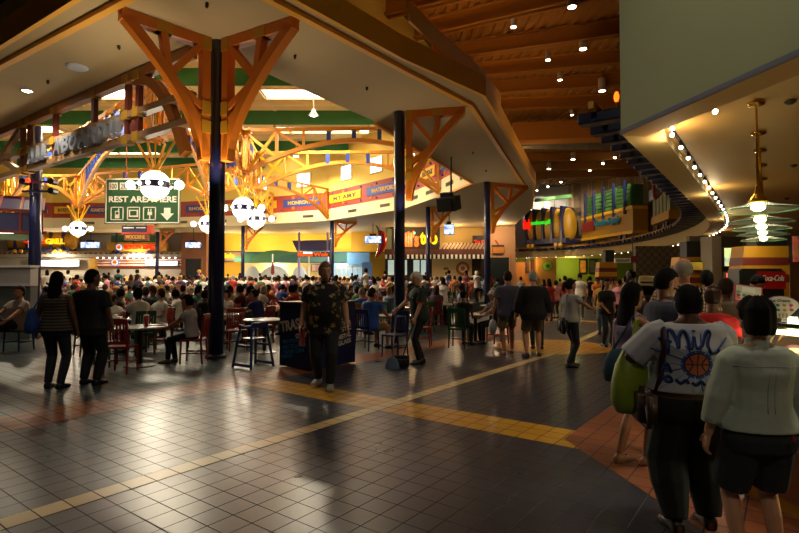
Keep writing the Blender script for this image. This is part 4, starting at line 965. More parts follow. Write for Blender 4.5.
# tank wagon
p, d = pathat(552); d = -d if d.x < 0 else d
q0, q1 = pathat(528)[0], pathat(578)[0]
if (q1 - q0).x < 0: q0, q1 = q1, q0
dx = (q1 - q0).normalized(); mid = (q0 + q1) / 2; L = (q1 - q0).length
tw = thing('tank_wagon_sign', 'yellow tank wagon sign with red and green glowing words on the right-hand track', 'shop sign', mid + Z * 4.75)
out = V((dx.y, -dx.x, 0)); out = out if out.y < 0 else -out
R = 1.6
tank(tw, mid + out * .3, dx, L * 1.05, R, 4.95 + R * 1.1, [-L * .42, -L * .24, -.05 * L, L * .15, L * .36])
o0 = mid + out * (.3 + R * .8)
wtext('lettering', "Moe's", o0 - dx * L * .43 + Z * (4.95 + R * .95), dx, Z, L * .15, .95, Mneonr, tw, depth=.12, bold=.05)
wtext('lettering', 'southwest grill', o0 - dx * L * .26 + Z * (4.95 + R * 1.1), dx, Z, L * .42, .5, Mneong, tw, depth=.1, bold=.03)
mb = MB(); mb.bar(mid + out * .3 - dx * L * .34 + Z * (4.95 + R * 2.75), mid + out * .3 + dx * L * .47 + Z * (4.95 + R * 2.75), .2, .3); 
for t_ in (-.15, .1, .35): mb.bar(mid + out * .3 + dx * L * t_ + Z * (4.95 + R * 2), mid + out * .3 + dx * L * t_ + Z * (4.95 + R * 2.75), .06, .06)
wpart('top_pipe', mb, mat('pipe_green', '4a7a3c', .5), tw)
# coupling rods
p2 = pathat(588)[0]
mb = MB(); mb.bar(q1 + out * .3 + Z * 5.3, p2 + Z * 5.3, .12, .16); tag(obj('coupling_rod', mb, Mnavy), 'dark coupling bar between the tank wagon and the log wagon', 'coupling')
# flat wagon with stakes
q0, q1 = pathat(590)[0], pathat(643)[0]
dx = (q1 - q0).normalized(); mid = (q0 + q1) / 2; L = (q1 - q0).length
out = V((dx.y, -dx.x, 0)); out = out if out.x < 0 or out.y < 0 else -out
if out.dot(V((0, 0, 0)) - mid) < 0: out = -out
fw = thing('flat_wagon_sign', 'yellow stake wagon sign with green load and teal supply lettering', 'shop sign', mid + Z * 4.75)
M = Matrix((dx, -out, Z)).transposed()
mb = MB(); mb.box(mid + Z * 6.1, (L, 1.2, 2.0), M); wpart('wagon_body', mb, Mmus, fw)
mb = MB(); mb.box(mid + Z * 7.02 + out * .05, (L * 1.01, 1.25, .25), M); mb.box(mid + Z * 5.2 + out * .05, (L * 1.01, 1.25, .22), M); wpart('edge_band', mb, Myb, fw)
mb = MB(); mb.box(mid + Z * 7.95, (L * .9, 1.0, 1.7), M)
for k in range(6): mb.box(mid + Z * (7.3 + .3 * k) + out * .5, (L * .9, .12, .1), M)
wpart('green_load', mb, mat('load_leaf', '4a7a34', .8, var=.35, scale=4), fw)
for t_ in (-.4, -.22, -.02, .18, .38):
    mb = MB(); mb.box(mid + dx * L * t_ + out * .66 + Z * 7.9, (.2, .16, 2.6), M); wpart('stake', mb, Mnavy, fw)
for t_ in (-.36, -.27, .27, .36):
    mb = MB(); c = mid + dx * L * t_ + out * .5 + Z * 4.95; mb.tube([c, c + out * .15], .2, 12); wpart('wheel', mb, Mnavy, fw)
mb = MB(); mb.box(mid - dx * L * .34 + out * .66 + Z * 6.25, (L * .26, .1, .85), M); wpart('red_plate', mb, mat('plate_dark_red', '8c1418', .5), fw)
wtext('lettering', 'Garden-Supply', mid - dx * L * .19 + out * .66 + Z * 5.9, dx, Z, L * .5, .75, mat('teal_letter', '1c7488', .4, var=0), fw, depth=.1, bold=.03)
# box wagon on the bend
q0, q1 = pathat(668)[0], pathat(684)[0]
q0, q1 = V((16.6, 36.5, 0)), V((16.9, 32.2, 0)); q0 = pathat(662)[0]; q1 = pathat(682)[0]
dx = (q1 - q0).normalized(); mid = (q0 + q1) / 2; L = (q1 - q0).length
out = V((dx.y, -dx.x, 0))
if out.dot(-mid) < 0: out = -out
bw = thing('box_wagon_sign', 'small yellow edged wagon with grey green slats at the bend of the track', 'shop sign', mid + Z * 4.75)
M = Matrix((dx, -out, Z)).transposed()
mb = MB(); mb.box(mid + Z * 5.5, (L, 1.3, .5), M); wpart('underframe', mb, Mmus, bw)
for k in range(5):
    mb = MB(); mb.box(mid + dx * (L * (-.4 + .2 * k)) + Z * 6.5, (L * .16, 1.1, 1.6), M); wpart('slat', mb, mat('slat_sage', '7c8058', .6, var=.2), bw)
mb = MB(); mb.box(mid - dx * L * .5 + out * .3 + Z * 7.3, (L * .35, .6, .7), M); wpart('pale_sign', mb, mat('pale_sign', '9ab4b0', .5), bw)
mb = MB(); mb.box(mid + Z * 7.5, (L * .7, 1.0, .5), M); wpart('dark_cap', mb, mat('cap_green', '283820', .7, var=.3), bw)
for t_ in (-.35, -.2, .2, .35):
    mb = MB(); c = mid + dx * L * t_ + out * .5 + Z * 4.95; mb.tube([c, c + out * .15], .2, 12); wpart('wheel', mb, Mnavy, bw)
wb = thing('wall_banner', 'pale blue and white pennant banner above the bend of the track', 'banner', aty(656, 192, 31))
mb = MB(); a = [aty(u, v, 31) - aty(656, 192, 31) for u, v in ((652.5, 181), (658.5, 180), (660, 186), (662.5, 186), (663, 191), (655, 199.5), (654, 197))]
mb.prism([(p.x, p.z) for p in a], (0, 0, 0), EX, Z, .06); obj('cloth', mb, mat('banner_blue', 'a8b8e0', .6, var=.5, scale=3), wb)
mb = MB(); mb.tube([V((p.x, -.03, p.z)) for p in a + a[:1]], .08, 6); obj('red_border', mb, mat('banner_red', 'b03040', .5), wb)
fl_ = thing('flame_lamp', 'glowing orange flame lamp beside the bulkhead over the first ties', 'lamp', aty(616.5, 97, 12))
mb = MB(); mb.sph((0, 0, 0), (.06, .06, .13), 10, 8); obj('flame', mb, mat('flame_glow', 'ff8020', .4, var=0, emit='ff5a10', es=4), fl_, True)
mb = MB(); mb.tube([(0, 0, -.12), (.02, 0, -.55)], .03, 6); mb.sph((.0, 0, -.28), .04, 8, 6); obj('stem', mb, Mmus, fl_)
mb = MB(); mb.tube([aty(616.5, 97, 12) + V((.02, 0, -.55)), V((aty(616.5, 97, 12).x, 12, 4.7))], .025, 6); wpart('post', mb, Mmus, fl_)
# ================================================================ LIGHT FITTINGS
def cyl_light(u, v, r, L, label, zc=ZH - .04, tilt=0.0, power=60, z=None, Y=None):
    """ceiling cylinder downlight on a short stem"""
    c = atz(u, v, 10.05) if Y is None else aty(u, v, Y)
    t = thing('cylinder_light', label, 'ceiling light', c)
    mb = MB(); mb.tube([(0, 0, 0), (0, 0, L)], r, 16); obj('housing', mb, mat('fitting_grey', 'b8a898', .5), t)
    mb = MB(); mb.tube([(0, 0, -.012), (0, 0, .0)], r * .85, 16); obj('lens', mb, mat('spot_lens', 'ffffff', .4, var=0, emit='fff0d0', es=18), t)
    mb = MB(); mb.tube([(0, 0, L), (0, 0, max(L + .05, zc - c.z))], .025, 6); obj('stem', mb, Mbm, t)
    return c
spots = [(572, 7, .14, .4, 'white cylinder light nearest to the camera, at the top edge'), (583, 49, .14, .5, 'long white cylinder light hanging near the top of the hall'), (513.5, 27, .1, .3, 'small tilted spotlight left of the long cylinder light'), (548, 60, .1, .3, 'small spotlight just above the ochre beams'), (560, 80, .1, .3, 'small spotlight in the row below, near the fourth beam'),
         (602, 91, .16, .55, 'white cylinder light beside the bulkhead and flame lamp'), (572, 115, .09, .25, 'tiny spotlight above the orange duct'), (558, 148.5, .1, .3, 'tiny spotlight just under the ducts'), (573, 159.5, .16, .5, 'cylinder light over the striped wall'), (549, 169, .16, .5, 'dim cylinder light left of the one over the striped wall')]
for s in spots: cyl_light(*s)
for k, (u, v) in enumerate(((537, 190), (548, 186), (561, 181.5), (590, 170), (603, 163), (615, 157))):
    c = atz(u, v, 10.3); t = thing('spotlight', ['first spotlight from the peach wall, washing the grey wall', 'second spotlight from the peach wall', 'third spotlight from the peach wall, over the tank wagon', 'spotlight washing the striped wall left of the stakes', 'spotlight over the middle of the stake wagon', 'spotlight nearest the first blue ties'][k], 'ceiling light', c)
    mb = MB(); mb.tube([(0, 0, .0), (0, -.1, .35)], .13, 10); obj('housing', mb, mat('fitting_grey', 'b8a898', .5), t)
    mb = MB(); mb.sph((0, .02, -.02), .1, 10, 6); obj('lens', mb, mat('spot_lens', 'ffffff', .4, var=0, emit='fff0d0', es=18), t)
    mb = MB(); mb.tube([(0, -.1, .35), (0, -.1, max(.5, ZH - .1 - c.z))], .025, 6); obj('stem', mb, Mbm, t)
# recessed lamp and detectors in the soffit
t = thing('recessed_downlight', 'bright recessed downlight in the soffit at upper left', 'ceiling light', atz(27, 90, ZS))
mb = MB(); mb.tube([(0, 0, -.03), (0, 0, .0)], .1, 16); obj('lens', mb, mat('downlight_lens', 'ffffff', .4, var=0, emit='fff4e0', es=60), t)
mb = MB(); mb.tube([(.125 * cos(t_ * pi / 12), .125 * sin(t_ * pi / 12), -.015) for t_ in range(25)], .025, 6, cap=False); obj('trim_ring', mb, Mww, t)
t = thing('smoke_detector', 'oval white plate set in the soffit at upper left', 'ceiling vent', atz(77, 67, ZS))
mb = MB(); mb.lathe([(.05, -.05), (.2, -.04), (.24, -.01), (.24, 0)], n=20); obj('plate', mb, mat('plate_pale', 'c8ccd8', .5), t)
for k, (u, v, l) in enumerate(((119, 45.5, 'left of the big bracket'), (48, 80.5, 'beside the recessed downlight'), (295, 55, 'right of the big bracket'), (367, 87, 'left of the second dark column'), (473, 152, 'right of the second bracket'), (486, 170, 'above the blue column by the peach wall'), (207, 3, 'at the top edge over the big bracket'))):
    mb = MB(); mb.lathe([(.02, -.09), (.035, -.05), (.03, 0)], n=10); o = obj('sprinkler', mb, mat('sprinkler_bronze', '403828', .4)); o.location = atz(u, v, ZS); tag(o, 'small bronze sprinkler head in the soffit ' + l, 'sprinkler')
# pendant row over the right counter
def thin_glass(name, tint, k):
    m = mat(name, tint, .05, var=0); nt = m.node_tree; b = nt.nodes['Principled BSDF']; o_ = nt.nodes['Material Output']
    tr = nt.nodes.new('ShaderNodeBsdfTransparent'); tr.inputs[0].default_value = rgb(tint); mx = nt.nodes.new('ShaderNodeMixShader'); mx.inputs[0].default_value = k
    gl_ = nt.nodes.new('ShaderNodeBsdfGlossy'); gl_.inputs['Roughness'].default_value = .18; gl_.inputs[0].default_value = (.9, .95, .9, 1)
    nt.links.new(tr.outputs[0], mx.inputs[1]); tl_ = nt.nodes.new('ShaderNodeBsdfTranslucent'); tl_.inputs[0].default_value = rgb(tint); m2 = nt.nodes.new('ShaderNodeMixShader'); m2.inputs[0].default_value = .65 if k > .2 else 0
    nt.links.new(gl_.outputs[0], m2.inputs[1]); nt.links.new(tl_.outputs[0], m2.inputs[2]); nt.links.new(m2.outputs[0], mx.inputs[2]); nt.links.new(mx.outputs[0], o_.inputs[0]); return m
Mdisc = thin_glass('disc_glass', 'f0f8ec', .36); Medge = mat('glass_edge', '3c9c74', .15, var=0)
Mbrass = mat('brass', 'c89a30', .22, metal=1.0, var=.06); MbulbW = mat('warm_bulb', 'ffffff', .4, var=0, emit='fff2d8', es=22)
for k, (u, v) in enumerate(((758, 209), (760, 221), (761.5, 228), (762.5, 234), (763.5, 239.5))):
    c = atz(u, v, 2.56); o = thing('glass_pendant', 'brass pendant lamp with clear glass disc, ' + ['nearest and largest of five', 'second nearest', 'middle one', 'fourth nearest', 'farthest'][k], 'pendant lamp', c)
    mb = MB(); mb.lathe([(.05, .1), (.2, .055), (.42, .005), (.455, -.012), (.45, -.024), (.41, -.006), (.2, .042), (.05, .085)], n=36); obj('glass_disc', mb, Mdisc, o, True)
    mb = MB(); mb.tube([(.453 * cos(t_ * pi / 24), .453 * sin(t_ * pi / 24), -.018) for t_ in range(49)], .007, 6, cap=False); obj('disc_rim', mb, Medge, o, True)
    mb = MB(); mb.lathe([(.02, .33), (.035, .3), (.04, .22), (.075, .17), (.11, .12), (.12, .09), (.06, .08)], n=20); obj('socket_cup', mb, Mbrass, o, True)
    mb = MB(); mb.tube([(0, 0, .3), (0, 0, 4.0 - c.z)], .014, 8); obj('stem', mb, Mbrass, o)
    mb = MB(); mb.lathe([(.02, 3.96 - c.z), (.1, 3.965 - c.z), (.11, 4.0 - c.z), (.05, 4.02 - c.z)], n=16); obj('ceiling_rose', mb, Mbrass, o, True)
    mb = MB(); mb.sph((0, 0, .03), (.085, .085, .06), 12, 8); obj('bulb', mb, MbulbW, o, True)
# track lights along the inner edge of the curved fascia
tl = thing('track_light', 'long curving row of small bright bulbs along the right ceiling edge', 'track light', (PATH[0].x, PATH[0].y, 3.95))
RP2 = resample(PATH, PN, .95, .6)
mb = MB(); pts = [p + V((d.y, -d.x, 0)) * .6 for p, d in RP2]
for a, b in zip(pts, pts[1:]): mb.bar(a + Z * 4.0, b + Z * 4.0, .04, .03)
wpart('rail', mb, Mblk, tl)
TLP = []
for k, (p, d) in enumerate(RP2):
    c = p + V((d.y, -d.x, 0)) * .62; TLP.append(c)
    mb = MB(); mb.tube([c + Z * 3.99, c + Z * 3.9], .025, 6); mb.mi = 1; mb.sph(c + Z * 3.87, .032, 8, 6); wpart('lamp_head', mb, [Mblk, MbulbW], tl)
tl2 = thing('track_light', 'pair of small bright bulbs under the bulkhead edge at upper right', 'track light', P1 + DB * 1.2 + nr * .6 + Z * 3.95)
for s in (.35, 1.15):
    c = P1 + DB * s + nr * .62; mb = MB(); mb.tube([c + Z * 4.0, c + Z * 3.9], .025, 6); mb.mi = 1; mb.sph(c + Z * 3.87, .034, 8, 6); wpart('lamp_head', mb, [Mblk, MbulbW], tl2)
for k, (u, v) in enumerate(((790.5, 101), (793.5, 165), (787, 198))):
    c = atz(u, v, 4.01); mb = MB(); mb.lathe([(.03, -.05), (.07, -.02), (.07, 0)], n=12); o = obj('sprinkler', mb, mat('sprinkler_bronze', '403828', .4)); o.location = c; tag(o, ['nearest dark sprinkler on the low ceiling at the right edge', 'second dark sprinkler on the low ceiling', 'third small sprinkler over the glass pendants'][k], 'sprinkler')
# ================================================================ RIGHT COUNTER
K = V((2.49, 3.92, 0)); DD = V((.206, -.979, 0))
nA = V((-B.x, -B.y, 0))                      # away from the customers along the tile direction
nD = V((.979, .206, 0))
Mcase = mat('case_frame', '2a2420', .35, var=.05); Mglass = thin_glass('case_glass', 'f0f8f2', .1)
Mled = mat('case_lamp', 'ffffff', .4, var=0, emit='ffe8b0', es=6.0); Mice = mat('case_food', 'e8d8b0', .6, var=.4, scale=9)
def counter(label, p, d, n, L, top=1.28, depth=.85, name='display_counter'):
    t = thing(name, label, 'counter', p)
    M = Matrix((d, n, Z)).transposed()
    def bx(x0, x1, y0, y1, z0, z1, nm, m):
        mb = MB(); mb.box(p + d * (x0 + x1) / 2 + n * (y0 + y1) / 2 + Z * (z0 + z1) / 2, (x1 - x0, y1 - y0, z1 - z0), M); return wpart(nm, mb, m, t)
    bx(0, L, .04, depth, .12, .78, 'counter_body', mat('counter_rust', '7a4020', .4, var=.08))
    bx(0, L, .1, depth, 0, .12, 'kick_plate', mat('kick_gold', 'b88820', .35, metal=.4))
    bx(0, L, 0, depth, .78, .82, 'case_floor', mat('case_steel', 'b8b0a0', .3, metal=.7))
    bx(0, L, .2, depth, top - .03, top, 'top_glass', Mglass)
    mb = MB(); q = [p + d * x + n * y + Z * z for x, y, z in ((0, 0, .82), (L, 0, .82), (L, .2, top), (0, .2, top))]
    mb.prism([(0, 0), (L, 0), (L, hypot(.2, top - .82)), (0, hypot(.2, top - .82))], p + Z * .82, d, (n * .2 + Z * (top - .82)).normalized(), .012); wpart('front_glass', mb, Mglass, t)
    mb = MB()
    for x in (0, L): mb.bar(p + d * x + Z * .82, p + d * x + n * .2 + Z * top, .03, .03)
    mb.bar(p + n * .2 + Z * top, p + d * L + n * .2 + Z * top, .03, .03); wpart('case_edge', mb, Mcase, t)
    bx(.05, L - .05, .22, .3, top - .07, top - .04, 'case_lamp', Mled)
    bx(0, L, depth - .04, depth, .82, top - .03, 'case_back', mat('case_mirror', 'd8d0b8', .3))
    k = int(L / .3)
    for i in range(k):
        for j in range(2):
            c = p + d * (.18 + i * .3) + n * (.28 + j * .28) + Z * .84; mb = MB(); mb.lathe([(.1, 0), (.12, .05), (.11, .06), (.02, .055)], c, 12); wpart('tub', mb, Mww, t)
            mb = MB(); mb.sph(c + Z * .05, (.1, .1, .05), 10, 6); wpart('dessert', mb, mat('dessert_%d' % ((i + j * 2) % 5), ['e8c8a0', 'c87890', 'f0e8d0', '8a5030', 'b8c878'][(i + j * 2) % 5], .6, var=.3, scale=20), t)
    return t
counter('lit glass dessert counter in front of the woman in the pale shirt', K, DD, nD, 1.9)
light('case_light', 'AREA', K + A * 1.2 + nA * .35 + Z * 1.2, 30, (1, .88, .62), .6, K + A * 1.2 + nA * .5)
cA = counter('glass fronted counter running back from the dessert case corner', K + A * .12 + nA * .12, A, nA, 2.2)
ct = thing('long_counter', 'long wooden service counter running back under the glass pendants', 'counter', K + A * 2.4)
M = Matrix((A, nA, Z)).transposed()
mb = MB(); mb.box(K + A * 6.4 + nA * .5 + Z * .5, (7.8, .7, 1.0), M); wpart('counter_body', mb, mat('counter_rust', '7a4020', .4, var=.08), ct)
mb = MB(); mb.box(K + A * 6.4 + nA * .47 + Z * 1.03, (7.9, .85, .06), M); wpart('worktop', mb, mat('worktop_wood', 'b88848', .3, var=.1), ct)
mb = MB(); mb.box(K + A * 6.4 + nA * .13 + Z * .15, (7.8, .03, .08), M); wpart('gold_strip', mb, mat('kick_gold', 'b88820', .35, metal=.4), ct)
# ---- yellow funnel towers with maroon stripes
Mfun = mat('funnel_yellow', 'c08a18', .5, var=.06); Mfr = mat('funnel_maroon', '6e2818', .5, var=.06)
def funnel(label, uL, uR, vT, Y, dz=.9, stack=None):
    xl, xr = X(uL, Y), X(uR, Y); zt = zz(vT, Y); t = thing('funnel_tower', label, 'kiosk tower', ((xl + xr) / 2, Y, 0)); h = zt - 1.05; w = xr - xl
    D = .5; inset = w * .17
    def sec(z): k = (zt - z) / h; return xl + inset * .0 - inset * .0 - inset * (k - .0) * 1.0, xr
    def ringat(z, g=0):
        a, b = sec(z); return [V((a - g, Y - g, z)), V((b + g, Y - g, z)), V((b + g, Y + D + g, z)), V((a - g, Y + D + g, z))]
    mb = MB(); r0, r1, r2 = mb.vs([V((p.x, p.y, 0)) for p in ringat(1.05)]), mb.vs(ringat(1.05)), mb.vs(ringat(zt)); mb.f(r0[::-1]); mb.skin(r0, r1); mb.skin(r1, r2); mb.f(r2); wpart('body', mb, Mfun, t)
    for f0, f1 in ((.2, .34), (.5, .64)):
        z0, z1 = zt - h * f1, zt - h * f0; mb = MB(); a, b = mb.vs(ringat(z0, .008)), mb.vs(ringat(z1, .008)); mb.f(a[::-1]); mb.skin(a, b); mb.f(b); wpart('maroon_stripe', mb, Mfr, t)
    if stack:
        sl, sr, sv = stack; mb = MB(); x0, x1, z1 = X(sl, Y), X(sr, Y), min(3.98, zz(sv, Y)); mb.box(((x0 + x1) / 2, Y + .25, (zt + z1) / 2), (x1 - x0, .4, z1 - zt - .002)); wpart('black_stack', mb, Mblk, t)
    return t
funnel('big yellow tower with maroon stripes behind the red soda sign', 745, 789, 246, 12.8, stack=(759, 789, 224))
funnel('yellow tower with a black stack behind the plaid shirt man', 680, 706, 257, 16.5, stack=(688, 704, 241))
funnel('distant yellow tower with maroon stripes beyond the beige shirt man', 600, 617, 262, 27, stack=(606, 615, 250))
# ---- soda machine with red panel
sd = thing('soda_machine', 'black soda machine with a red panel and white script', 'drinks machine', V((X(766, 11.6), 11.6, 0)))
mb = MB(); mb.box((X(764.5, 11.6), 11.9, zz(268.5, 11.6) / 2), (X(788, 11.6) - X(743, 11.6), .5, zz(268.5, 11.6))); bmesh.ops.bevel(mb.bm, geom=mb.bm.edges[:], offset=.04, segments=2, affect='EDGES'); wpart('cabinet', mb, mat('machine_dark', '2a2e28', .35), sd)
wpart('red_panel', pan(MB(), 759, 271.5, 786, 289, 11.55, .12), mat('soda_red', 'b01818', .4), sd)
sign_text(sd, 'Coca-Cola', 761.5, 275, 784, 281, 11.53, Mww, depth=.012, shear=.35, bold=.01)
# ---- dark shops behind with lit panels
def litpanel(u0, v0, u1, v1, Y, c, label, es=1.6):
    t = thing('lit_panel', label, 'lit sign', base((u0 + u1) / 2, Y, zz(v1, Y))); wpart('case', pan(MB(), u0 - 1, v0 - 1, u1 + 1, v1 + 1, Y + .03, .12), Mblk, t)
    m = mat('lit_' + c, c, .4, var=0, emit=c, es=es); n_, l_, b_ = nodes_of(m)
    if not n_.get('vv'):
        tc = n_.new('ShaderNodeTexCoord'); nz = n_.new('ShaderNodeTexVoronoi'); nz.name = 'vv'; nz.inputs['Scale'].default_value = 7; l_.new(tc.outputs['Object'], nz.inputs['Vector'])
        mx = n_.new('ShaderNodeMix'); mx.data_type = 'RGBA'; mx.blend_type = 'MULTIPLY'; mx.inputs[0].default_value = .7; mx.inputs[6].default_value = rgb(c); l_.new(nz.outputs['Color'], mx.inputs[7]); l_.new(mx.outputs[2], b_.inputs['Emission Color'])
    wpart('picture', pan(MB(), u0, v0, u1, v1, Y, .06), m, t)
litpanel(706, 249, 711, 262, 17, 'f0b868', 'glowing amber poster between two yellow towers')
litpanel(725.5, 248, 740, 266, 16.0, 'e8e4a0', 'grid of lit food pictures left of the big yellow tower')
litpanel(727, 273, 734, 281, 14.5, 'ff7840', 'small orange lit sign under the food picture grid', 2.2)
litpanel(691, 262, 704, 270, 16.3, 'e8c040', 'yellow decal panel on the middle tower', .3)
litpanel(794, 236, 799.5, 262, 12.6, 'a85838', 'reddish lit panel at the right edge', .5)
mb = pan(MB(), 690, 236, 860, 300, 18.2, .2); struct('wall_shop_grey', mb, mat('shop_grey', '7a705c', .7, var=.08))
mb = pan(MB(), 722, 236, 743, 300, 16.2, .3); struct('wall_shop_dark', mb, mat('shop_dark', '4a4234', .7, var=.08))
mb = pan(MB(), 712.5, 236, 722, 300, 15.8, .6); struct('wall_shop_column', mb, mat('shop_pale', '9c9484', .7, var=.06))
mb = pan(MB(), 790, 246, 880, 300, 14, .3); struct('wall_shop_right', mb, mat('shop_amber', '9a7648', .7, var=.15))
# ---- cards and menus on the counter
cd = thing('menu_card', 'framed white and red picture menu on the counter above the spiky hair', 'menu', aty(748, 294, 5.0))
M = Matrix.Rotation(rad(-12), 3, 'Z') @ Matrix.Rotation(rad(-18), 3, 'X') @ Matrix.Rotation(rad(9), 3, 'Y')
for s, m, dy, nm in (((.24, .012, .17), 'c03848', 0, 'frame'), ((.215, .014, .148), 'd8cfc4', -.004, 'sheet'), ((.11, .012, .05), 'f4f4ec', -.01, 'white_label')):
    mb = MB(); mb.box(M @ V((0, dy, .035 if nm == 'white_label' else 0)), s, M); obj(nm, mb, mat('card_' + m, m, .5, var=.25 if nm == 'sheet' else 0, scale=40), cd)
for k in range(9):
    mb = MB(); mb.sph(M @ V((-.085 + .05 * (k % 4), -.012, -.055 + .03 * (k // 4))), (.02, .008, .014), 8, 5, M); obj('food_picture', mb, mat('food_%d' % (k % 3), ['d07080', 'b84838', '58905c'][k % 3], .5), cd)
mb = MB(); z = cd.location.z; mb.box((0, .04, (1.06 - z) / 2 - .05), (.03, .03, abs(1.06 - z) * 1.0)); obj('stand', mb, Mblk, cd)
fa = thing('fan_menu', 'fan shaped white menu card with dessert pictures on the glass case', 'menu', aty(781, 307, 3.75))
M = Matrix.Rotation(rad(-25), 3, 'Z') @ Matrix.Rotation(rad(-15), 3, 'X')
fan = [(-.035, -.08), (.03, -.085)] + [(.115 * sin(a) + .0, -.0 + .085 * cos(a) - .005) for a in [rad(x) for x in (82, 60, 40, 20, 0, -20, -40, -60, -82)]]
mb = MB(); mb.prism(fan, M @ V((0, 0, 0)), M @ V((1, 0, 0)), M @ V((0, 0, 1)), .006); obj('card', mb, mat('fan_white', 'efe6da', .5, var=.04), fa)
mb = MB(); pts = [M @ V((p[0] * .98, -.004, p[1] * .98)) for p in fan[2:]]; mb.tube(pts, .003, 5); obj('pink_border', mb, mat('fan_pink', 'd88898', .5), fa)
tx = text('lettering', 'Ice Cream', M @ V((-.065, -.008, .035)), M @ V((1, 0, 0)), M @ V((0, 0, 1)), .12, .02, mat('fan_ink', '503028', .5, var=0), fa, depth=.003, shear=.3)
for k in range(8):
    mb = MB(); mb.sph(M @ V((-.06 + .04 * (k % 4), -.008, .012 - .035 * (k // 4))), (.013, .005, .01), 8, 5, M); obj('dessert_picture', mb, mat('sundae_%d' % (k % 4), ['d88848', '508868', 'd8a050', 'c84868'][k % 4], .5), fa)
for k in range(4):
    mb = MB(); mb.tube([M @ V((-.035 + .022 * k, -.008, -.05)), M @ V((-.03 + .018 * k, -.008, -.085))], [.009, .003], 6); obj('cone_picture', mb, mat('cone_tan', 'd8b888', .5), fa)
mb = MB(); z = fa.location.z; mb.box((0, .03, (1.28 - z) / 2 - .03), (.02, .02, abs(1.28 - z))); obj('stand', mb, Mblk, fa)
# small things on the long counter
CT = [('paper_cup', 'red and white paper cup on the wooden counter beside the red shirt child', 'cup', 'c03028'), ('napkin_box', 'dark napkin box on the wooden counter behind the paper cup', 'dispenser', '3a342c'), ('sauce_bottle', 'brown sauce bottle on the wooden counter', 'bottle', '7a3c1c'), ('food_tray', 'amber tray of food on the wooden counter', 'tray', 'b87830'), ('straw_box', 'pale straw box on the wooden counter', 'box', 'c8b890')]
for k, (nm, lab, cat, c) in enumerate(CT):
    p = K + A * (2.55 + .28 * k) + nA * (.28 + .1 * (k % 2)) + Z * 1.062; mb = MB()
    if nm == 'paper_cup': mb.lathe([(.032, 0), (.042, .13), (.044, .13), (.04, .137), (.005, .14)], n=14); mb.tube([(0, 0, .13), (.01, 0, .2)], .004, 6)
    elif nm == 'sauce_bottle': mb.lathe([(.03, 0), (.03, .12), (.012, .16), (.012, .19), (.002, .2)], n=12)
    elif nm == 'food_tray': mb.lathe([(.1, 0), (.13, .02), (.12, .025), (.1, .012), (.0, .012)], n=16)
    else: mb.box((0, 0, .07), (.1, .08, .14)); bmesh.ops.bevel(mb.bm, geom=mb.bm.edges[:], offset=.008, segments=1, affect='EDGES')
    o = obj(nm, mb, mat('ct_' + c, c, .5, var=.15, scale=12)); o.location = p; tag(o, lab, cat)
# ================================================================ PEOPLE
SKIN = {'light': mat('skin_light', 'c08a68', .55, var=.05), 'tan': mat('skin_tan', '9a6444', .55, var=.05), 'brown': mat('skin_brown', '5c3824', .5, var=.05), 'dark': mat('skin_dark', '3c2418', .5, var=.05)}
HAIR = {'black': mat('hair_black', '0e0b0a', .85, var=.2, scale=30, spec=.15), 'brown': mat('hair_brown', '2c1a10', .85, var=.2, scale=30, spec=.2), 'grey': mat('hair_grey', '8c8478', .7, var=.2, scale=30), 'white': mat('hair_white', 'c8c0b0', .7, var=.15, scale=30), 'blond': mat('hair_blond', '9a7440', .6, var=.2, scale=30), 'red': mat('hair_sandy', '6c4426', .6, var=.2, scale=30)}
def cloth(name, h, **k): return mat('cloth_' + name, h, .85, var=k.pop('var', .14), scale=k.pop('scale', 9), bump=k.pop('bump', .25), **k)
Meye = mat('eye_white', 'd8d0c8', .3, var=0); Mlip = mat('lip', '7a3c34', .5, var=0)
def ik(a, b, l1, l2, pole):
    a, b = V(a), V(b); d = b - a; L = min(d.length, (l1 + l2) * .995); L = max(L, abs(l1 - l2) * 1.05); d.normalize()
    x = (l1 * l1 - l2 * l2 + L * L) / (2 * L); h = sqrt(max(0, l1 * l1 - x * x))
    p = V(pole) - d * V(pole).dot(d)
    p = p.normalized() if p.length > 1e-5 else d.orthogonal().normalized()
    return a + d * x + p * h, a + d * L
def loft(mb, rings, n=14, sq=2.0):
    """closed skin through rings (centre, x axis * halfwidth, y axis * halfdepth); sq > 2 squares the section"""
    prev = None; first = None
    for c, x, y in rings:
        pts = []
        for i in range(n):
            t = 2 * pi * i / n; cx, sy = cos(t), sin(t)
            px = (abs(cx) ** (2 / sq)) * (1 if cx >= 0 else -1); py = (abs(sy) ** (2 / sq)) * (1 if sy >= 0 else -1)
            pts.append(V(c) + V(x) * px + V(y) * py)
        r = mb.vs(pts)
        if prev: mb.skin(prev, r)
        else: first = r; mb.f(r[::-1])
        prev = r
    mb.f(prev)
def limb(mb, pts, rad, n=10, sub=4):
    """a smooth tapering limb through joints"""
    P, Rr = [], []
    for i in range(len(pts) - 1):
        for k in range(sub): 
            t = k / sub; P.append(V(pts[i]).lerp(V(pts[i + 1]), t)); Rr.append(rad[i] * (1 - t) + rad[i + 1] * t)
    P.append(V(pts[-1])); Rr.append(rad[-1])
    mb.tube(P, Rr, n)
    for i in range(1, len(pts) - 1): mb.sph(pts[i], rad[i] * .99, 10, 6)
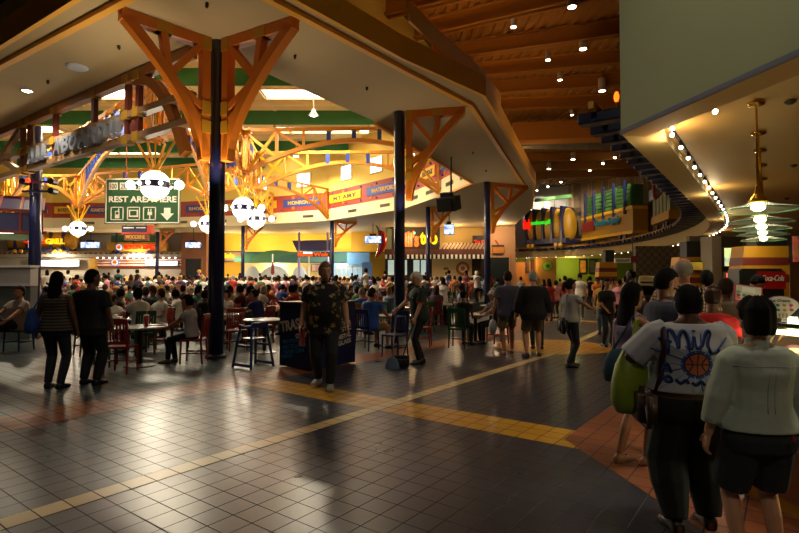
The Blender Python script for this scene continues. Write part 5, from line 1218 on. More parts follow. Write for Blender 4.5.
def remesh(mb, voxel, name, smooth=3):
    me = mb.mesh(name)
    o = bpy.data.objects.new('tmp', me); COL.objects.link(o)
    m = o.modifiers.new('r', 'REMESH'); m.mode = 'VOXEL'; m.voxel_size = voxel; m.use_smooth_shade = True
    s = o.modifiers.new('s', 'SMOOTH'); s.factor = .5; s.iterations = smooth
    dg = bpy.context.evaluated_depsgraph_get(); dg.update()
    r = bpy.data.meshes.new_from_object(o.evaluated_get(dg)); r.name = name
    bpy.data.objects.remove(o); bpy.data.meshes.remove(me)
    for p in r.polygons: p.use_smooth = True
    return r
DEF = dict(H=1.75, w=1.0, belly=0.0, sit=False, lean=0.0, twist=0.0, hyaw=0.0, hpitch=0.0, hl=None, hr=None, pl=None, pr=None, fl=(-.1, .0, 0), fr=(.1, .0, 0), female=False, hip=1.0,
           sleeve=.55, hem=None, shirt=True, loose=.012, pants='long', skirt=False, shoe=True, hair='short', fingers=True, collar=False, crossed=False, seat=.46, zl=0.0, zr=0.0)
class Fig:
    """a person facing +Y, built from joints; pieces are grouped by what they are made of"""
    def __init__(s, **kw):
        s.p = p = dict(DEF); p.update(kw); k = s.k = p['H'] / 1.75
        s.mb = {n: MB() for n in ('skin', 'shirt', 'pants', 'hair', 'shoe')}
        w = p['w']
        if p['sit']: hip = V((0, 0, p['seat'] + .1 * k))
        else: hip = V((0, 0, .915 * k - max(0, p.get('bend', 0))))
        ln = p['lean']; tw = p['twist']
        R = Matrix.Rotation(tw, 3, 'Z') @ Matrix.Rotation(-ln, 3, 'X')
        s.R = R; s.hip = hip
        T = lambda x, y, z: hip + R @ (V((x, y, z)) * k)
        s.T = T
        sh = (.185 if not p['female'] else .165) * (1 + (w - 1) * .55)
        neck = T(0, -.005, .562); s.neck = neck
        shl, shr = T(-sh, -.01, .478), T(sh, -.01, .478)
        hx = .09 * (1 + (w - 1) * .5)
        hl_, hr_ = hip + V((-hx * k, 0, -.02 * k)), hip + V((hx * k, 0, -.02 * k))
        # --- legs
        legs = []
        for sd, h, f, pz in ((-1, hl_, p['fl'], p['zl']), (1, hr_, p['fr'], p['zr'])):
            if p['sit']:
                fy = f[1] if f[1] else .42
                ank = V((f[0] * k, fy * k, .08 * k + pz)); pole = V((f[0] * .6, 1, .55))
            else:
                ank = V((f[0] * k, f[1] * k, .075 * k + pz)); pole = V((sd * .12 + .0, 1, 0))
            knee, ank = ik(h, ank, .435 * k, .425 * k, pole)
            legs.append((h, knee, ank, f[2] if len(f) > 2 else 0))
        s.legs = legs
        # --- arms
        arms = []
        for sd, sp_, hd, pole in ((-1, shl, p['hl'], p['pl']), (1, shr, p['hr'], p['pr'])):
            if hd is None: tgt = T(sd * (sh + .1 + (w - 1) * .12), .03, -.04 - .0)
            else: tgt = T(*hd)
            po = V(pole) if pole else V((sd * .45, -1, -.15))
            e, wr = ik(sp_, tgt, .28 * k, .255 * k, R @ po)
            arms.append((sp_, e, wr))
        s.arms = arms; s.sh = sh
        s.body()
    def torso(s, mb, g=0.0, z0=-.12, z1=.57, flare=0.0):
        p, k, T, R = s.p, s.k, s.T, s.R; w = p['w']; f = p['female']; b = p['belly']
        prof = [(-.12, .15 * p['hip'], .105, -.01), (-.04, .172 * p['hip'], .118, -.012), (.06, .165 * (p['hip'] + 1) / 2, .112 + b * .4, b * .2), (.16, .142 if f else .15, .1 + b * .8, b * .5), (.27, .14 if f else .158, .1 + b * .7, .0 + b * .45),
                (.37, .155 if f else .172, .115 + b * .3 + (.02 if f else 0), .012 + b * .1), (.45, .165 if f else .185, .108, .0), (.5, .145 if f else .16, .09, -.012), (.53, .1, .072, -.012), (.555, .068, .06, -.01), (.59, .054, .054, -.006)]
        rings = []
        def at(z):
            for i in range(len(prof) - 1):
                a, c = prof[i], prof[i + 1]
                if a[0] <= z <= c[0]:
                    t = (z - a[0]) / (c[0] - a[0]); return [a[j] * (1 - t) + c[j] * t for j in range(4)]
            return list(prof[0] if z < prof[0][0] else prof[-1])
        zs = [z0] + [q[0] for q in prof if z0 < q[0] < z1] + [z1]
        for z in zs:
            q = at(max(-.12, z)); gg = g + flare * max(0, (.2 - z)) 
            ww = 1 + (w - 1) * (1 if z < .45 else .55)
            rings.append((T(0, q[3], z), R @ V(((q[1] * ww + gg / k) * k, 0, 0)), R @ V((0, (q[2] * (1 + (w - 1) * .8) + gg / k) * k, 0))))
        loft(mb, rings, 18, 2.3)
    def body(s):
        p, k, T, R = s.p, s.k, s.T, s.R; w = p['w']; lw = 1 + (w - 1) * .8
        m = s.mb['skin']
        s.torso(m, -.004)
        # neck and head
        hc = s.neck + R @ V((0, .02, p.get('nk', .15))) * k + V((0, 0, 0))
        HR = Matrix.Rotation(p['hyaw'], 3, 'Z') @ R @ Matrix.Rotation(p['hpitch'], 3, 'X')
        s.hc, s.HR = hc, HR
        limb(m, [s.neck - R @ V((0, .01, .05)) * k, hc - HR @ V((0, .02, .05)) * k], [.062 * k, .055 * k])
        K7 = k * 1.07; h = lambda x, y, z: hc + HR @ (V((x, y, z)) * K7)
        prof = [(-.118, .026, .022, .058), (-.105, .042, .042, .044), (-.08, .057, .066, .024), (-.04, .067, .086, .006), (0, .073, .095, 0), (.045, .075, .097, -.003), (.08, .067, .087, -.006), (.105, .047, .062, -.008), (.118, .02, .03, -.01)]
        loft(m, [(h(0, y, z), HR @ V((a * K7, 0, 0)), HR @ V((0, b * K7, 0))) for z, a, b, y in prof], 16, 2.2)
        m.tube([h(0, .09, .022), h(0, .104, -.008), h(0, .113, -.028), h(0, .09, -.038)], [.009 * k, .012 * k, .016 * k, .012 * k], 8)      # nose
        m.tube([h(-.04, .083, .03), h(0, .094, .032), h(.04, .083, .03)], .011 * k, 6)                                               # brow
        m.tube([h(-.02, .083, -.063), h(0, .092, -.062), h(.02, .083, -.063)], .009 * k, 6)                                           # mouth
        for sd in (-1, 1):
            m.sph(h(sd * .076, -.004, -.008), (.012 * k, .02 * k, .032 * k), 8, 6, HR)
        # arms, hands
        for i, (a, e, wr) in enumerate(s.arms):
            sd = -1 if i == 0 else 1
            limb(m, [a - R @ V((sd * .05, 0, .015)) * k, a + (e - a) * .12, e, wr], [.046 * k * lw, .05 * k * lw, .041 * k * lw, .028 * k * (1 + (lw - 1) * .4)])
            s.hand(m, e, wr, sd)
        # legs, feet
        for (h0, kn, an, yaw) in s.legs:
            limb(m, [h0 + V((0, 0, .02)), h0.lerp(kn, .3), kn, kn.lerp(an, .35) - V((0, .012 * k, 0)) , an + V((0, 0, .02 * k))], [.088 * k * lw, .078 * k * lw, .053 * k * lw, .052 * k * lw, .034 * k])
            s.foot(m, an, yaw, 0.0)
        # clothes
        if p['shirt']:
            c = s.mb['shirt']; g = p['loose']
            z0 = -.1 if p['hem'] is None else p['hem']
            s.torso(c, .012 + g, z0, .535 if not p.get('tank') else .43, p.get('flare', .05))
            if p.get('tank'):
                for sd in (-1, 1): c.strip([T(sd * .1, .105, .38), T(sd * .095, .07, .5), T(sd * .085, -.02, .548), T(sd * .09, -.1, .46), T(sd * .1, -.11, .38)], .045, .02, R @ V((1, 0, 0)))
            if p['collar']: limb(c, [s.neck - R @ V((0, 0, .045)) * k, s.neck + R @ V((0, .008, .025)) * k], [.078 * k, .067 * k])
            sl = p['sleeve']
            if sl > 0 and not p.get('tank'):
                for i, (a, e, wr) in enumerate(s.arms):
                    sd = -1 if i == 0 else 1; r0, r1 = (.06 * lw + g * .6) * k, (.056 * lw + g * 1.2) * k
                    pts = [a - R @ V((sd * .05, 0, .005)) * k, a + (e - a) * .15]; rr = [r0, r0]
                    if sl <= 1: pts.append(a.lerp(e, max(.3, sl))); rr.append(r1)
                    else: pts += [e, e.lerp(wr, sl - 1)]; rr += [.052 * lw * k + g, .042 * lw * k + g]
                    limb(c, pts, rr)
        if p['pants']:
            c = s.mb['pants']; fr = {'long': .93, 'short': None, 'capri': .6}[p['pants']]
            s.torso(c, .008 + (.0 if p['shirt'] else 0), -.12, .03)
            for (h0, kn, an, yaw) in s.legs:
                pl = p.get('pl_w', 1.0)
                if p['pants'] == 'short':
                    t = p.get('short', .8); limb(c, [h0 + V((0, 0, .02)), h0.lerp(kn, .3), h0.lerp(kn, t)], [.1 * k * lw, .094 * k * lw * pl, .088 * k * lw * pl])
                else:
                    limb(c, [h0 + V((0, 0, .02)), h0.lerp(kn, .3), kn, kn.lerp(an, .4), kn.lerp(an, fr + .05)], [.098 * k * lw, .09 * k * lw, .068 * k * lw * pl, .064 * k * pl * lw, .056 * k * pl])
        if p['shoe']:
            for (h0, kn, an, yaw) in s.legs: s.foot(s.mb['shoe'], an, yaw, .01)
        s.do_hair(h)
    def foot(s, m, an, yaw, g):
        k = s.k; Rf = Matrix.Rotation(yaw, 3, 'Z'); b = V((an.x, an.y, an.z - .075 * k))
        q = [(-.06, .028, .03, .036), (-.03, .036, .045, .045), (.03, .036, .04, .04), (.1, .044, .028, .03), (.16, .044, .02, .024), (.195, .026, .014, .018)]
        loft(m, [(b + Rf @ (V((0, y, z)) * k), Rf @ V(((a + g) * k, 0, 0)), V((0, 0, (c + g * .7) * k))) for y, a, c, z in q], 12, 2.6)
    def hand(s, m, e, wr, sd):
        k = s.k; d = (wr - e).normalized(); side = d.cross(V((0, 0, 1)) if abs(d.z) < .9 else V((0, 1, 0))).normalized()
        fw = V((0, 1, 0)); nrm = (d.cross(fw)).normalized() if abs(d.y) < .9 else V((sd, 0, 0)); ac = nrm.cross(d).normalized()
        pc = lambda t, a, n=0: wr + d * t * k + ac * a * k + nrm * n * k
        loft(m, [(pc(-.01, 0), ac * .024 * k, nrm * .018 * k), (pc(.03, .002), ac * .036 * k, nrm * .017 * k), (pc(.08, .0), ac * .041 * k, nrm * .014 * k), (pc(.095, 0), ac * .036 * k, nrm * .01 * k)], 10, 2.6)
        curl = s.p.get('curl', .35)
        for i, (a, L) in enumerate(((.03, .072), (.01, .082), (-.01, .076), (-.03, .06))):
            p0 = pc(.085, a); pts = [p0]; ang = 0; q = p0
            for j, f in enumerate((.45, .32, .23)):
                ang += curl * (1 + .4 * j); q = q + (d * cos(ang) + nrm * (-sd) * -sin(ang) * -1) * L * f * k; pts.append(q)
            m.tube(pts, [.0105 * k, .01 * k, .009 * k, .0075 * k], 6)
        t0 = pc(.025, .03); m.tube([t0, t0 + (d * .6 + ac * .75) * .04 * k, t0 + (d * .95 + ac * .6) * .07 * k], [.013 * k, .0115 * k, .009 * k], 6)
    def do_hair(s, h):
        p, k = s.p, s.k; st = p['hair']; m = s.mb['hair']; HR = s.HR
        if st == 'bald': return
        n, mm = 18, 12; rows = []
        big = {'short': 1.07, 'buzz': 1.0, 'long': 1.09, 'bun': 1.06, 'spiky': 1.16, 'fringe': 1.03, 'afro': 1.3, 'bob': 1.14, 'braids': 1.09, 'cap': 1.1}[st]
        vol = MB(); 
        for j in range(mm + 1):
            t = pi * j / mm; row = []
            for i in range(n):
                a = 2 * pi * i / n; dx, dy, dz = sin(t) * cos(a), sin(t) * sin(a), -cos(t)
                front = dy / max(.2, sin(t) + 1e-6) if sin(t) > .05 else 0
                line = .46 if front > .35 else (-.02 + .48 * max(0, (front + .1) / .45) if front > -.1 else -.55)
                if st in ('long', 'bob', 'afro') and front < .3: line = min(line, -.75)
                if st == 'fringe': line = .1 if False else (2 if (dz > .5 or front > .1) else -.5)
                if st == 'cap': line = .25
                inn = dz > line
                sc = (1.0 if inn else .86) * (big if inn else 1)
                if st == 'spiky' and inn: sc *= 1 + .09 * ((i * 7 + j * 5) % 5 - 2) / 2 + (.12 if dz > .3 else 0)
                row.append(h(dx * .083 * sc, dy * .106 * sc - .006, dz * .124 * sc + .006))
                if j in (0, mm): break
            rows.append(m.vs(row))
        for j in range(mm):
            a, b = rows[j], rows[j + 1]
            for i in range(n):
                q = (i + 1) % n
                if len(a) == 1: m.f([a[0], b[q], b[i]])
                elif len(b) == 1: m.f([a[i], a[q], b[0]])
                else: m.f([a[i], a[q], b[q], b[i]])
        if st == 'long':
            L = p.get('hlen', .34)
            prof = [(.06, .07, .05, -.05), (-.03, .088, .055, -.06), (-.12, .1, .05, -.07), (-.12 - L * .4, .105, .04, -.085), (-.12 - L * .8, .085, .03, -.085), (-.12 - L, .05, .018, -.08)]
            loft(m, [(h(0, y, z), HR @ V((a * k, 0, 0)), HR @ V((0, b * k, 0))) for z, a, b, y in reversed(prof)], 14)
        if st == 'bun':
            m.sph(h(0, -.125, .03), .045 * k, 10, 8)
            if p.get('tail'): m.tube([h(0, -.14, .03), h(0, -.16, -.05), h(0, -.14, -.14)], [.035 * k, .03 * k, .012 * k], 8)
        if st == 'cap':
            m.tube([h(-.05, .1, .035), h(0, .135, .03), h(.05, .1, .035)], [.03 * k, .045 * k, .03 * k], 8, fl=.3)
PEOPLE = []
def person(label, loc, yaw, skin, hairm, shirtm, pantsm, shoem, vox=.012, group=None, **kw):
    """a large figure: one continuous skin with clothes, hair and shoes as its children"""
    f = Fig(**kw); t = thing('person', label, 'person', loc, yaw, group); PEOPLE.append((t, f))
    me = remesh(f.mb['skin'], vox * (.62 if vox < .011 else .8), 'body'); t.rotation_euler.z = yaw
    bo = put('body', me, SKIN[skin], t, True)
    for nm, key, m in (('shirt', 'shirt', shirtm), ('trousers' if kw.get('pants', 'long') == 'long' else 'shorts', 'pants', pantsm)):
        if len(f.mb[key].bm.verts) and m: 
            o = put(nm, remesh(f.mb[key], vox, nm, 4), m, t, True)
            if nm == 'shirt': f.shirt_obj = o
    if len(f.mb['hair'].bm.verts): put('hair', remesh(f.mb['hair'], vox * .8, 'hair', 2), HAIR[hairm] if isinstance(hairm, str) else hairm, t, True)
    if f.p['shoe']:
        for (h0, kn, an, yw) in f.legs:
            mb = MB(); f.foot(mb, an, yw, .012); mb2 = mb; me = remesh(mb, .011, 'shoe', 2); put('shoe', me, shoem, t, True)
    elif kw.get('sandal'):
        for (h0, kn, an, yw) in f.legs:
            mb = MB(); k = f.k; Rf = Matrix.Rotation(yw, 3, 'Z'); b = V((an.x, an.y, an.z - .075 * k)); sole = [(.045 * sin(a) * (1 if cos(a) > 0 else .85), .07 + .135 * cos(a)) for a in [2 * pi * i / 18 for i in range(18)]]
            mb.prism(sole, b + V((0, 0, .0)), Rf @ V((1, 0, 0)), Rf @ V((0, 1, 0)), .012)
            mb.tube([b + Rf @ V((-.042, .06, .015)), b + Rf @ V((0, .1, .062)), b + Rf @ V((.042, .06, .015))], .007, 6); put('sandal', mb.mesh('sandal'), shoem, t)
    h = lambda x, y, z: f.hc + f.HR @ (V((x, y, z)) * f.k * 1.07)
    if kw.get('face', True):
        for sd in (-1, 1):
            mb = MB(); mb.sph(h(sd * .031, .0835, .012), (.0125 * f.k, .0085 * f.k, .0085 * f.k), 10, 6, f.HR); mb.mi = 1; mb.sph(h(sd * .031, .0895, .012), (.006 * f.k, .004 * f.k, .006 * f.k), 8, 5, f.HR); obj('eye', mb, [Meye, HAIR['black']], t, True)
        mb = MB(); mb.tube([h(-.021, .0855, -.0635), h(0, .0965, -.0625), h(.021, .0855, -.0635)], [.003 * f.k, .006 * f.k, .003 * f.k], 6); obj('lips', mb, Mlip, t, True)
        for sd in (-1, 1):
            mb = MB(); mb.tube([h(sd * .014, .096, .034), h(sd * .032, .092, .04), h(sd * .05, .08, .034)], .0045 * f.k, 6); obj('eyebrow', mb, HAIR[hairm] if isinstance(hairm, str) else HAIR['black'], t, True)
    f.h = h
    return t, f
def crowd_mesh(name, vox=.028, **kw):
    """a far figure as ONE mesh with five material slots: skin, shirt, trousers, hair, shoes"""
    kw.setdefault('shoe', True); f = Fig(**kw); allb = MB(); trees = []
    for i, key in enumerate(('skin', 'shirt', 'pants', 'hair', 'shoe')):
        b = f.mb[key].bm
        if not len(b.verts): continue
        bmesh.ops.recalc_face_normals(b, faces=b.faces); bmesh.ops.triangulate(b, faces=b.faces[:])
        trees.append((i, BVHTree.FromBMesh(b))); me = bpy.data.meshes.new('t'); b.to_mesh(me); allb.bm.from_mesh(me); bpy.data.meshes.remove(me)
    me = remesh(allb, vox * f.k, name, 2)
    for i in range(5): me.materials.append(None)
    for p in me.polygons:
        c = p.center; best = None
        for i, t in trees:
            q = t.find_nearest(c)
            if q[0] is None: continue
            d = q[3] + (.012 if i == 0 else 0)
            if best is None or d < best[0]: best = (d, i)
        p.material_index = best[1] if best else 0
    return me
def far_person(me, label, loc, yaw, mats, group=None, scale=1.0):
    o = bpy.data.objects.new('person', me); COL.objects.link(o); o.location = loc; o.rotation_euler.z = yaw; o.scale = (scale,) * 3
    for i, m in enumerate(mats):
        o.material_slots[i].link = 'OBJECT'; o.material_slots[i].material = m
    tag(o, label, 'person', group); return o
# ================================================================ FURNITURE
CH = {'red': mat('chair_red', '8c2018', .35, var=.12), 'green': mat('chair_green', '1e4a2a', .35, var=.12), 'blue': mat('chair_blue', '1c2c5c', .35, var=.12), 'wooden': mat('chair_wood', '9a6a30', .4, var=.12), 'dark': mat('chair_dark', '1a1a20', .4, var=.12)}
def chair_parts():
    w, d, h = .42, .42, .45; P = []
    mb = MB(); mb.box((0, .0, h), (w, d, .04)); bmesh.ops.bevel(mb.bm, geom=mb.bm.edges[:], offset=.012, segments=2, affect='EDGES'); P.append(('seat', mb))
    mb = MB(); z0, z1 = h, .94
    for sx in (-1, 1): mb.bar((sx * .19, -.19, z0 - .02), (sx * .19, -.25, z1), .04, .035, up=V((0, 1, 0)))
    mb.bar((-.2, -.245, z1 - .04), (.2, -.245, z1 - .04), .03, .1); mb.bar((-.19, -.2, h + .08), (.19, -.2, h + .08), .025, .05)
    for i in range(6): x = -.14 + .056 * i; mb.bar((x, -.205, h + .1), (x, -.24, z1 - .08), .026, .014, up=V((0, 1, 0)))
    P.append(('backrest', mb))
    for sx in (-1, 1):
        for sy in (-1, 1):
            mb = MB(); mb.tube([(sx * .185, sy * .185, h - .02), (sx * .195, sy * (.195 if sy > 0 else .215), 0)], [.022, .017], 8); P.append(('leg', mb))
    mb = MB()
    for sx in (-1, 1): mb.bar((sx * .19, -.2, .2), (sx * .19, .19, .2), .02, .025)
    mb.bar((-.19, .0, .2), (.19, .0, .2), .02, .025); P.append(('stretcher', mb))
    return P
def build_proto(parts):
    return [(n, mb.mesh(n)) for n, mb in parts]
CHP = build_proto(chair_parts())
for n_, me in CHP: me.materials.append(None)
allc = MB()
for n_, me in CHP: allc.bm.from_mesh(me)
CHM = allc.mesh('chair'); CHM.materials.clear(); CHM.materials.append(None)
def chair(col, loc, yaw, label, group=None, parts=True):
    if not parts:
        o = bpy.data.objects.new('chair', CHM); COL.objects.link(o); o.location = loc; o.rotation_euler.z = yaw
        o.material_slots[0].link = 'OBJECT'; o.material_slots[0].material = CH[col]; return tag(o, label, 'chair', group)
    t = thing('chair', label, 'chair', loc, yaw, group)
    for n_, me in CHP:
        o = bpy.data.objects.new(n_, me); COL.objects.link(o); o.parent = t; o.material_slots[0].link = 'OBJECT'; o.material_slots[0].material = CH[col]
    return t
Mtop = mat('table_laminate', 'a8a4a0', .25, var=.1, scale=4); Mped = mat('table_black', '141416', .4, var=.1)
def table_parts(r=.46):
    P = []
    mb = MB(); mb.lathe([(r, .715), (r + .012, .72), (r + .012, .74), (r, .745)], n=28); P.append(('table_top', mb, Mtop))
    mb = MB(); mb.lathe([(.05, .03), (.045, .06), (.045, .66), (.16, .7), (.16, .715)], n=14); P.append(('pedestal', mb, Mped))
    mb = MB(); mb.lathe([(.28, 0), (.28, .02), (.2, .035), (.06, .05)], n=20); P.append(('base_plate', mb, Mped)); return P
TBP = [(n_, mb.mesh(n_), m) for n_, mb, m in table_parts()]
allc = MB()
for i, (n_, me, m) in enumerate(TBP):
    me.materials.append(m)
    k0 = len(allc.bm.faces); allc.bm.from_mesh(me); allc.bm.faces.ensure_lookup_table()
    for f_ in allc.bm.faces[k0:]: f_.material_index = 0 if i == 0 else 1
TBM = allc.mesh('round_table'); TBM.materials.clear(); TBM.materials.append(Mtop); TBM.materials.append(Mped)
def table(loc, label, group=None, parts=True):
    if not parts:
        o = bpy.data.objects.new('round_table', TBM); COL.objects.link(o); o.location = loc; return tag(o, label, 'table', group)
    t = thing('round_table', label, 'table', loc, 0, group)
    for n_, me, m in TBP: o = bpy.data.objects.new(n_, me); COL.objects.link(o); o.parent = t
    return t
# ================================================================ PEOPLE IN FRONT
def G(u, v): return gr_(u, v)
def gr_(u, v, z=0.0): return atz(u, v, z)
S = lambda n_, h, **k: cloth(n_, h, **k)
Mjean = S('jeans', '1c2436'); Mblack = S('black', '0c0c0e'); Mkhaki = S('khaki', '7c6840'); Mwhite = S('white', 'c8c4c0'); Mshoe = mat('shoe_black', '100f10', .4, var=.1); Mshoeg = mat('shoe_grey', '8c8478', .6, var=.15)
# man in the floral shirt
Mflor = S('floral', '0d0b0a', var=0); n_, l_, b_ = nodes_of(Mflor)
tc = n_.new('ShaderNodeTexCoord'); vo = n_.new('ShaderNodeTexVoronoi'); vo.inputs['Scale'].default_value = 9; vo.inputs['Randomness'].default_value = 1
nz = n_.new('ShaderNodeTexNoise'); nz.inputs['Scale'].default_value = 22; mxv = n_.new('ShaderNodeMix'); mxv.data_type = 'VECTOR'; mxv.inputs[0].default_value = .12
l_.new(tc.outputs['Object'], nz.inputs['Vector']); l_.new(tc.outputs['Object'], mxv.inputs[4]); l_.new(nz.outputs['Color'], mxv.inputs[5]); l_.new(mxv.outputs[1], vo.inputs['Vector'])
cr = n_.new('ShaderNodeValToRGB'); cr.color_ramp.elements[0].position = .22; cr.color_ramp.elements[0].color = rgb('a08a58'); cr.color_ramp.elements[1].position = .4; cr.color_ramp.elements[1].color = rgb('0d0b0a')
e_ = cr.color_ramp.elements.new(.32); e_.color = rgb('5c4c30'); l_.new(vo.outputs['Distance'], cr.inputs[0]); l_.new(cr.outputs[0], b_.inputs['Base Color'])
haw, fh = person('big bearded man in black floral shirt walking in front of the trash bin', (-1.12, 7.82, 0), pi + .05, 'light', 'red', Mflor, S('dark_jeans', '15181e'), Mshoeg, .013, H=1.87, w=1.28, belly=.07, loose=.028, hem=-.17, sleeve=.72, collar=True,
    fl=(-.09, .12, .05), fr=(.1, -.16, -.25), zr=.03, hr=(.33, .04, -.06), hl=(-.32, .05, -.05), hyaw=.3, hpitch=-.12)
mb = MB(); mb.sph(fh.h(0, .068, -.09), (.042, .035, .04), 12, 8, fh.HR); mb.tube([fh.h(-.035, .09, -.05), fh.h(0, .108, -.046), fh.h(.035, .09, -.05)], .008, 6); put('beard', remesh(mb, .008, 'beard', 1), HAIR['red'], haw, True)
hw = haw.matrix_basis @ V(fh.arms[1][2]); hw = Matrix.Translation(haw.location) @ Matrix.Rotation(pi + .05, 4, 'Z') @ V(fh.arms[1][2])
fo = thing('folder', 'red folder held in the hand of the man in the floral shirt', 'folder', hw + V((.02, -.03, -.17)), .5)
mb = MB(); mb.box((0, 0, 0), (.03, .2, .27)); bmesh.ops.bevel(mb.bm, geom=mb.bm.edges[:], offset=.006, segments=1, affect='EDGES'); obj('cover', mb, mat('folder_red', '8c1414', .5, var=.1), fo)
mb = MB(); mb.box((.0, .01, .0), (.02, .195, .262)); obj('papers', mb, Mww, fo)
# sweeper
swp, fs = person('white haired sweeper in dark green polo with red cuffs, facing left', (.4, 10.1, 0), pi / 2 + .3, 'light', 'white', S('dark_green', '1a2a20'), Mblack, Mshoe, .015, H=1.76, w=1.05, belly=.03, lean=.08, collar=True, sleeve=.8, loose=.02,
    hl=(-.24, .2, -.06), hr=(.16, .46, .1), hpitch=-.35, fl=(-.1, .05, .1), fr=(.1, -.08, -.1))
for i_, (a, e, wr) in enumerate(fs.arms):
    mb = MB(); c0, c1 = a.lerp(e, .74), a.lerp(e, .86); mb.tube([c0, c1], .074, 14); obj('red_cuff', mb, mat('cuff_red', 'a02018', .7), swp)
mb = MB(); mb.box(fs.T(-.08, .155, .36), (.06, .01, .025)); obj('chest_logo', mb, Mww, swp)
MW = Matrix.Translation(swp.location) @ Matrix.Rotation(pi / 2 + .3, 4, 'Z'); hL = MW @ V(fs.arms[0][2]); hR = MW @ V(fs.arms[1][2])
dp = thing('dustpan', 'black long handled dustpan on the floor held by the sweeper', 'dustpan', V((.02, 9.72, 0)))
q = hL - dp.location; mb = MB(); mb.tube([q + V((.0, .0, .04)), V((.05, .02, .2))], .014, 8); obj('handle', mb, Mblk, dp)
mb = MB(); mb.box((0, 0, .09), (.32, .26, .015)); mb.box((.15, 0, .14), (.02, .26, .18)); mb.box((0, .13, .12), (.32, .015, .14)); mb.box((0, -.13, .1), (.32, .015, .1)); mb.box((0.02, 0, .04), (.26, .2, .08)); obj('pan', mb, Mblk, dp)
br = thing('broom', 'small broom with blue grey bristles beside the dustpan', 'broom', V((-.13, 9.5, 0)))
q = hR - br.location; mb = MB(); mb.tube([q + V((0, 0, .06)), V((0, 0, .2))], .012, 8); obj('handle', mb, mat('handle_brown', '4a3828', .5), br)
mb = MB(); mb.lathe([(.09, 0), (.08, .08), (.05, .18), (.02, .22)], n=12, sx=1.5, sy=.5); obj('bristles', mb, mat('bristle_blue', '56687c', .8, var=.3, scale=40), br)
# couple walking away, woman beyond
person('man in purple grey polo and khaki shorts walking away in sandals', (2.36, 11.35, 0), .05, 'tan', 'brown', S('purple_grey', '4c4a5c'), Mkhaki, mat('sandal_red', '5c2018', .6), .016, H=1.8, w=1.12, loose=.026, hem=-.13, sleeve=.75, pants='short', shoe=False, sandal=True, fl=(-.1, -.1, .1), fr=(.12, .12, -.15), hl=(-.3, .05, -.06), collar=True, face=False)
bgp = thing('shopping_bag', 'grey plastic bag hanging from the hand of the purple polo man', 'bag', (2.04, 11.4, .42))
mb = MB(); mb.sph((0, 0, .16), (.09, .12, .18), 12, 8); mb.tube([(0, -.05, .3), (0, 0, .46), (0, .05, .3)], .008, 6); obj('bag_body', mb, mat('plastic_grey', '8c8c92', .35, var=.2, scale=20), bgp, True)
person('stout grey haired man in black jacket and khaki shorts walking away', (2.79, 10.9, 0), -.05, 'light', 'grey', S('black_jacket', '0a0a0c'), S('khaki_dark', '6c5a3a'), mat('shoe_white_dark', '3c3834', .6), .016, H=1.79, w=1.27, belly=.05, loose=.03, hem=-.15, sleeve=1.85, pants='short', fl=(-.13, -.02, .2), fr=(.14, .1, -.25), collar=True, face=False, short=.85)
person('blond woman in coral top and black trousers just beyond the black jacket man', (3.22, 12.2, 0), -.15, 'light', 'blond', S('coral', 'b8443c'), Mblack, Mshoe, .02, H=1.68, female=True, hair='long', hlen=.2, sleeve=.7, face=False)
gw, fg = person('woman in grey tee and black jeans facing right with her arm held out', (3.17, 9.67, 0), -1.25, 'tan', 'black', S('grey_tee', '86827e'), S('black_jeans', '0f1014'), Mshoe, .015, H=1.62, w=1.08, female=True, hair='bun', tail=True, sleeve=.55, hem=-.02, hr=(.1, .5, .22), hl=(-.22, .15, -.0), fl=(-.07, .08, .1), fr=(.07, -.1, -.2), hpitch=-.05)
sb_ = thing('shoulder_bag', 'black shoulder bag on the woman in the grey tee', 'bag', (2.98, 9.52, .78))
mb = MB(); mb.box((0, 0, 0), (.14, .3, .3)); bmesh.ops.bevel(mb.bm, geom=mb.bm.edges[:], offset=.05, segments=3, affect='EDGES'); obj('bag_body', mb, mat('bag_black', '0c0c0e', .5, var=.1), sb_, True)
mb = MB(); mb.tube([(0, -.12, .14), (.1, .05, .55), (.12, .16, .14)], .012, 6); obj('strap', mb, mat('bag_black', '0c0c0e'), sb_)
MW = Matrix.Translation(gw.location) @ Matrix.Rotation(-1.25, 4, 'Z'); hp = MW @ (fg.arms[1][2] + V((0, .1, .03)))
t = thing('phone', 'small pale phone in the outstretched hand of the grey tee woman', 'phone', hp); mb = MB(); mb.box((0, 0, 0), (.11, .06, .015), Matrix.Rotation(.3, 3, 'Y')); obj('phone_body', mb, mat('phone_pale', 'b0a8b0', .3), t)
# standing pair at left
wl, fw_ = person('woman with long black hair, striped tank top and jeans standing at left', (-5.13, 7.79, 0), .12, 'brown', 'black', None, S('blue_jeans', '161c28'), Mshoe, .014, H=1.72, w=1.1, hip=1.12, female=True, hair='long', hlen=.3, tank=True, shirt=True, hem=-.06, fl=(-.1, .0, .1), fr=(.1, -.06, -.2), face=False)
Mst = S('striped_tank', '40382e', var=0); n_, l_, b_ = nodes_of(Mst); tc = n_.new('ShaderNodeTexCoord'); sx_ = n_.new('ShaderNodeSeparateXYZ'); l_.new(tc.outputs['Object'], sx_.inputs[0])
wv = n_.new('ShaderNodeTexWave'); wv.bands_direction = 'Z'; wv.inputs['Scale'].default_value = 7; wv.inputs['Distortion'].default_value = .5; l_.new(tc.outputs['Object'], wv.inputs['Vector'])
cr = n_.new('ShaderNodeValToRGB'); cr.color_ramp.interpolation = 'CONSTANT'; cr.color_ramp.elements[0].color = rgb('231c17'); cr.color_ramp.elements[1].position = .5; cr.color_ramp.elements[1].color = rgb('54483c'); l_.new(wv.outputs['Color'], cr.inputs[0]); l_.new(cr.outputs[0], b_.inputs['Base Color'])
put('shirt', remesh(fw_.mb['shirt'], .014, 'shirt', 4), Mst, wl, True)
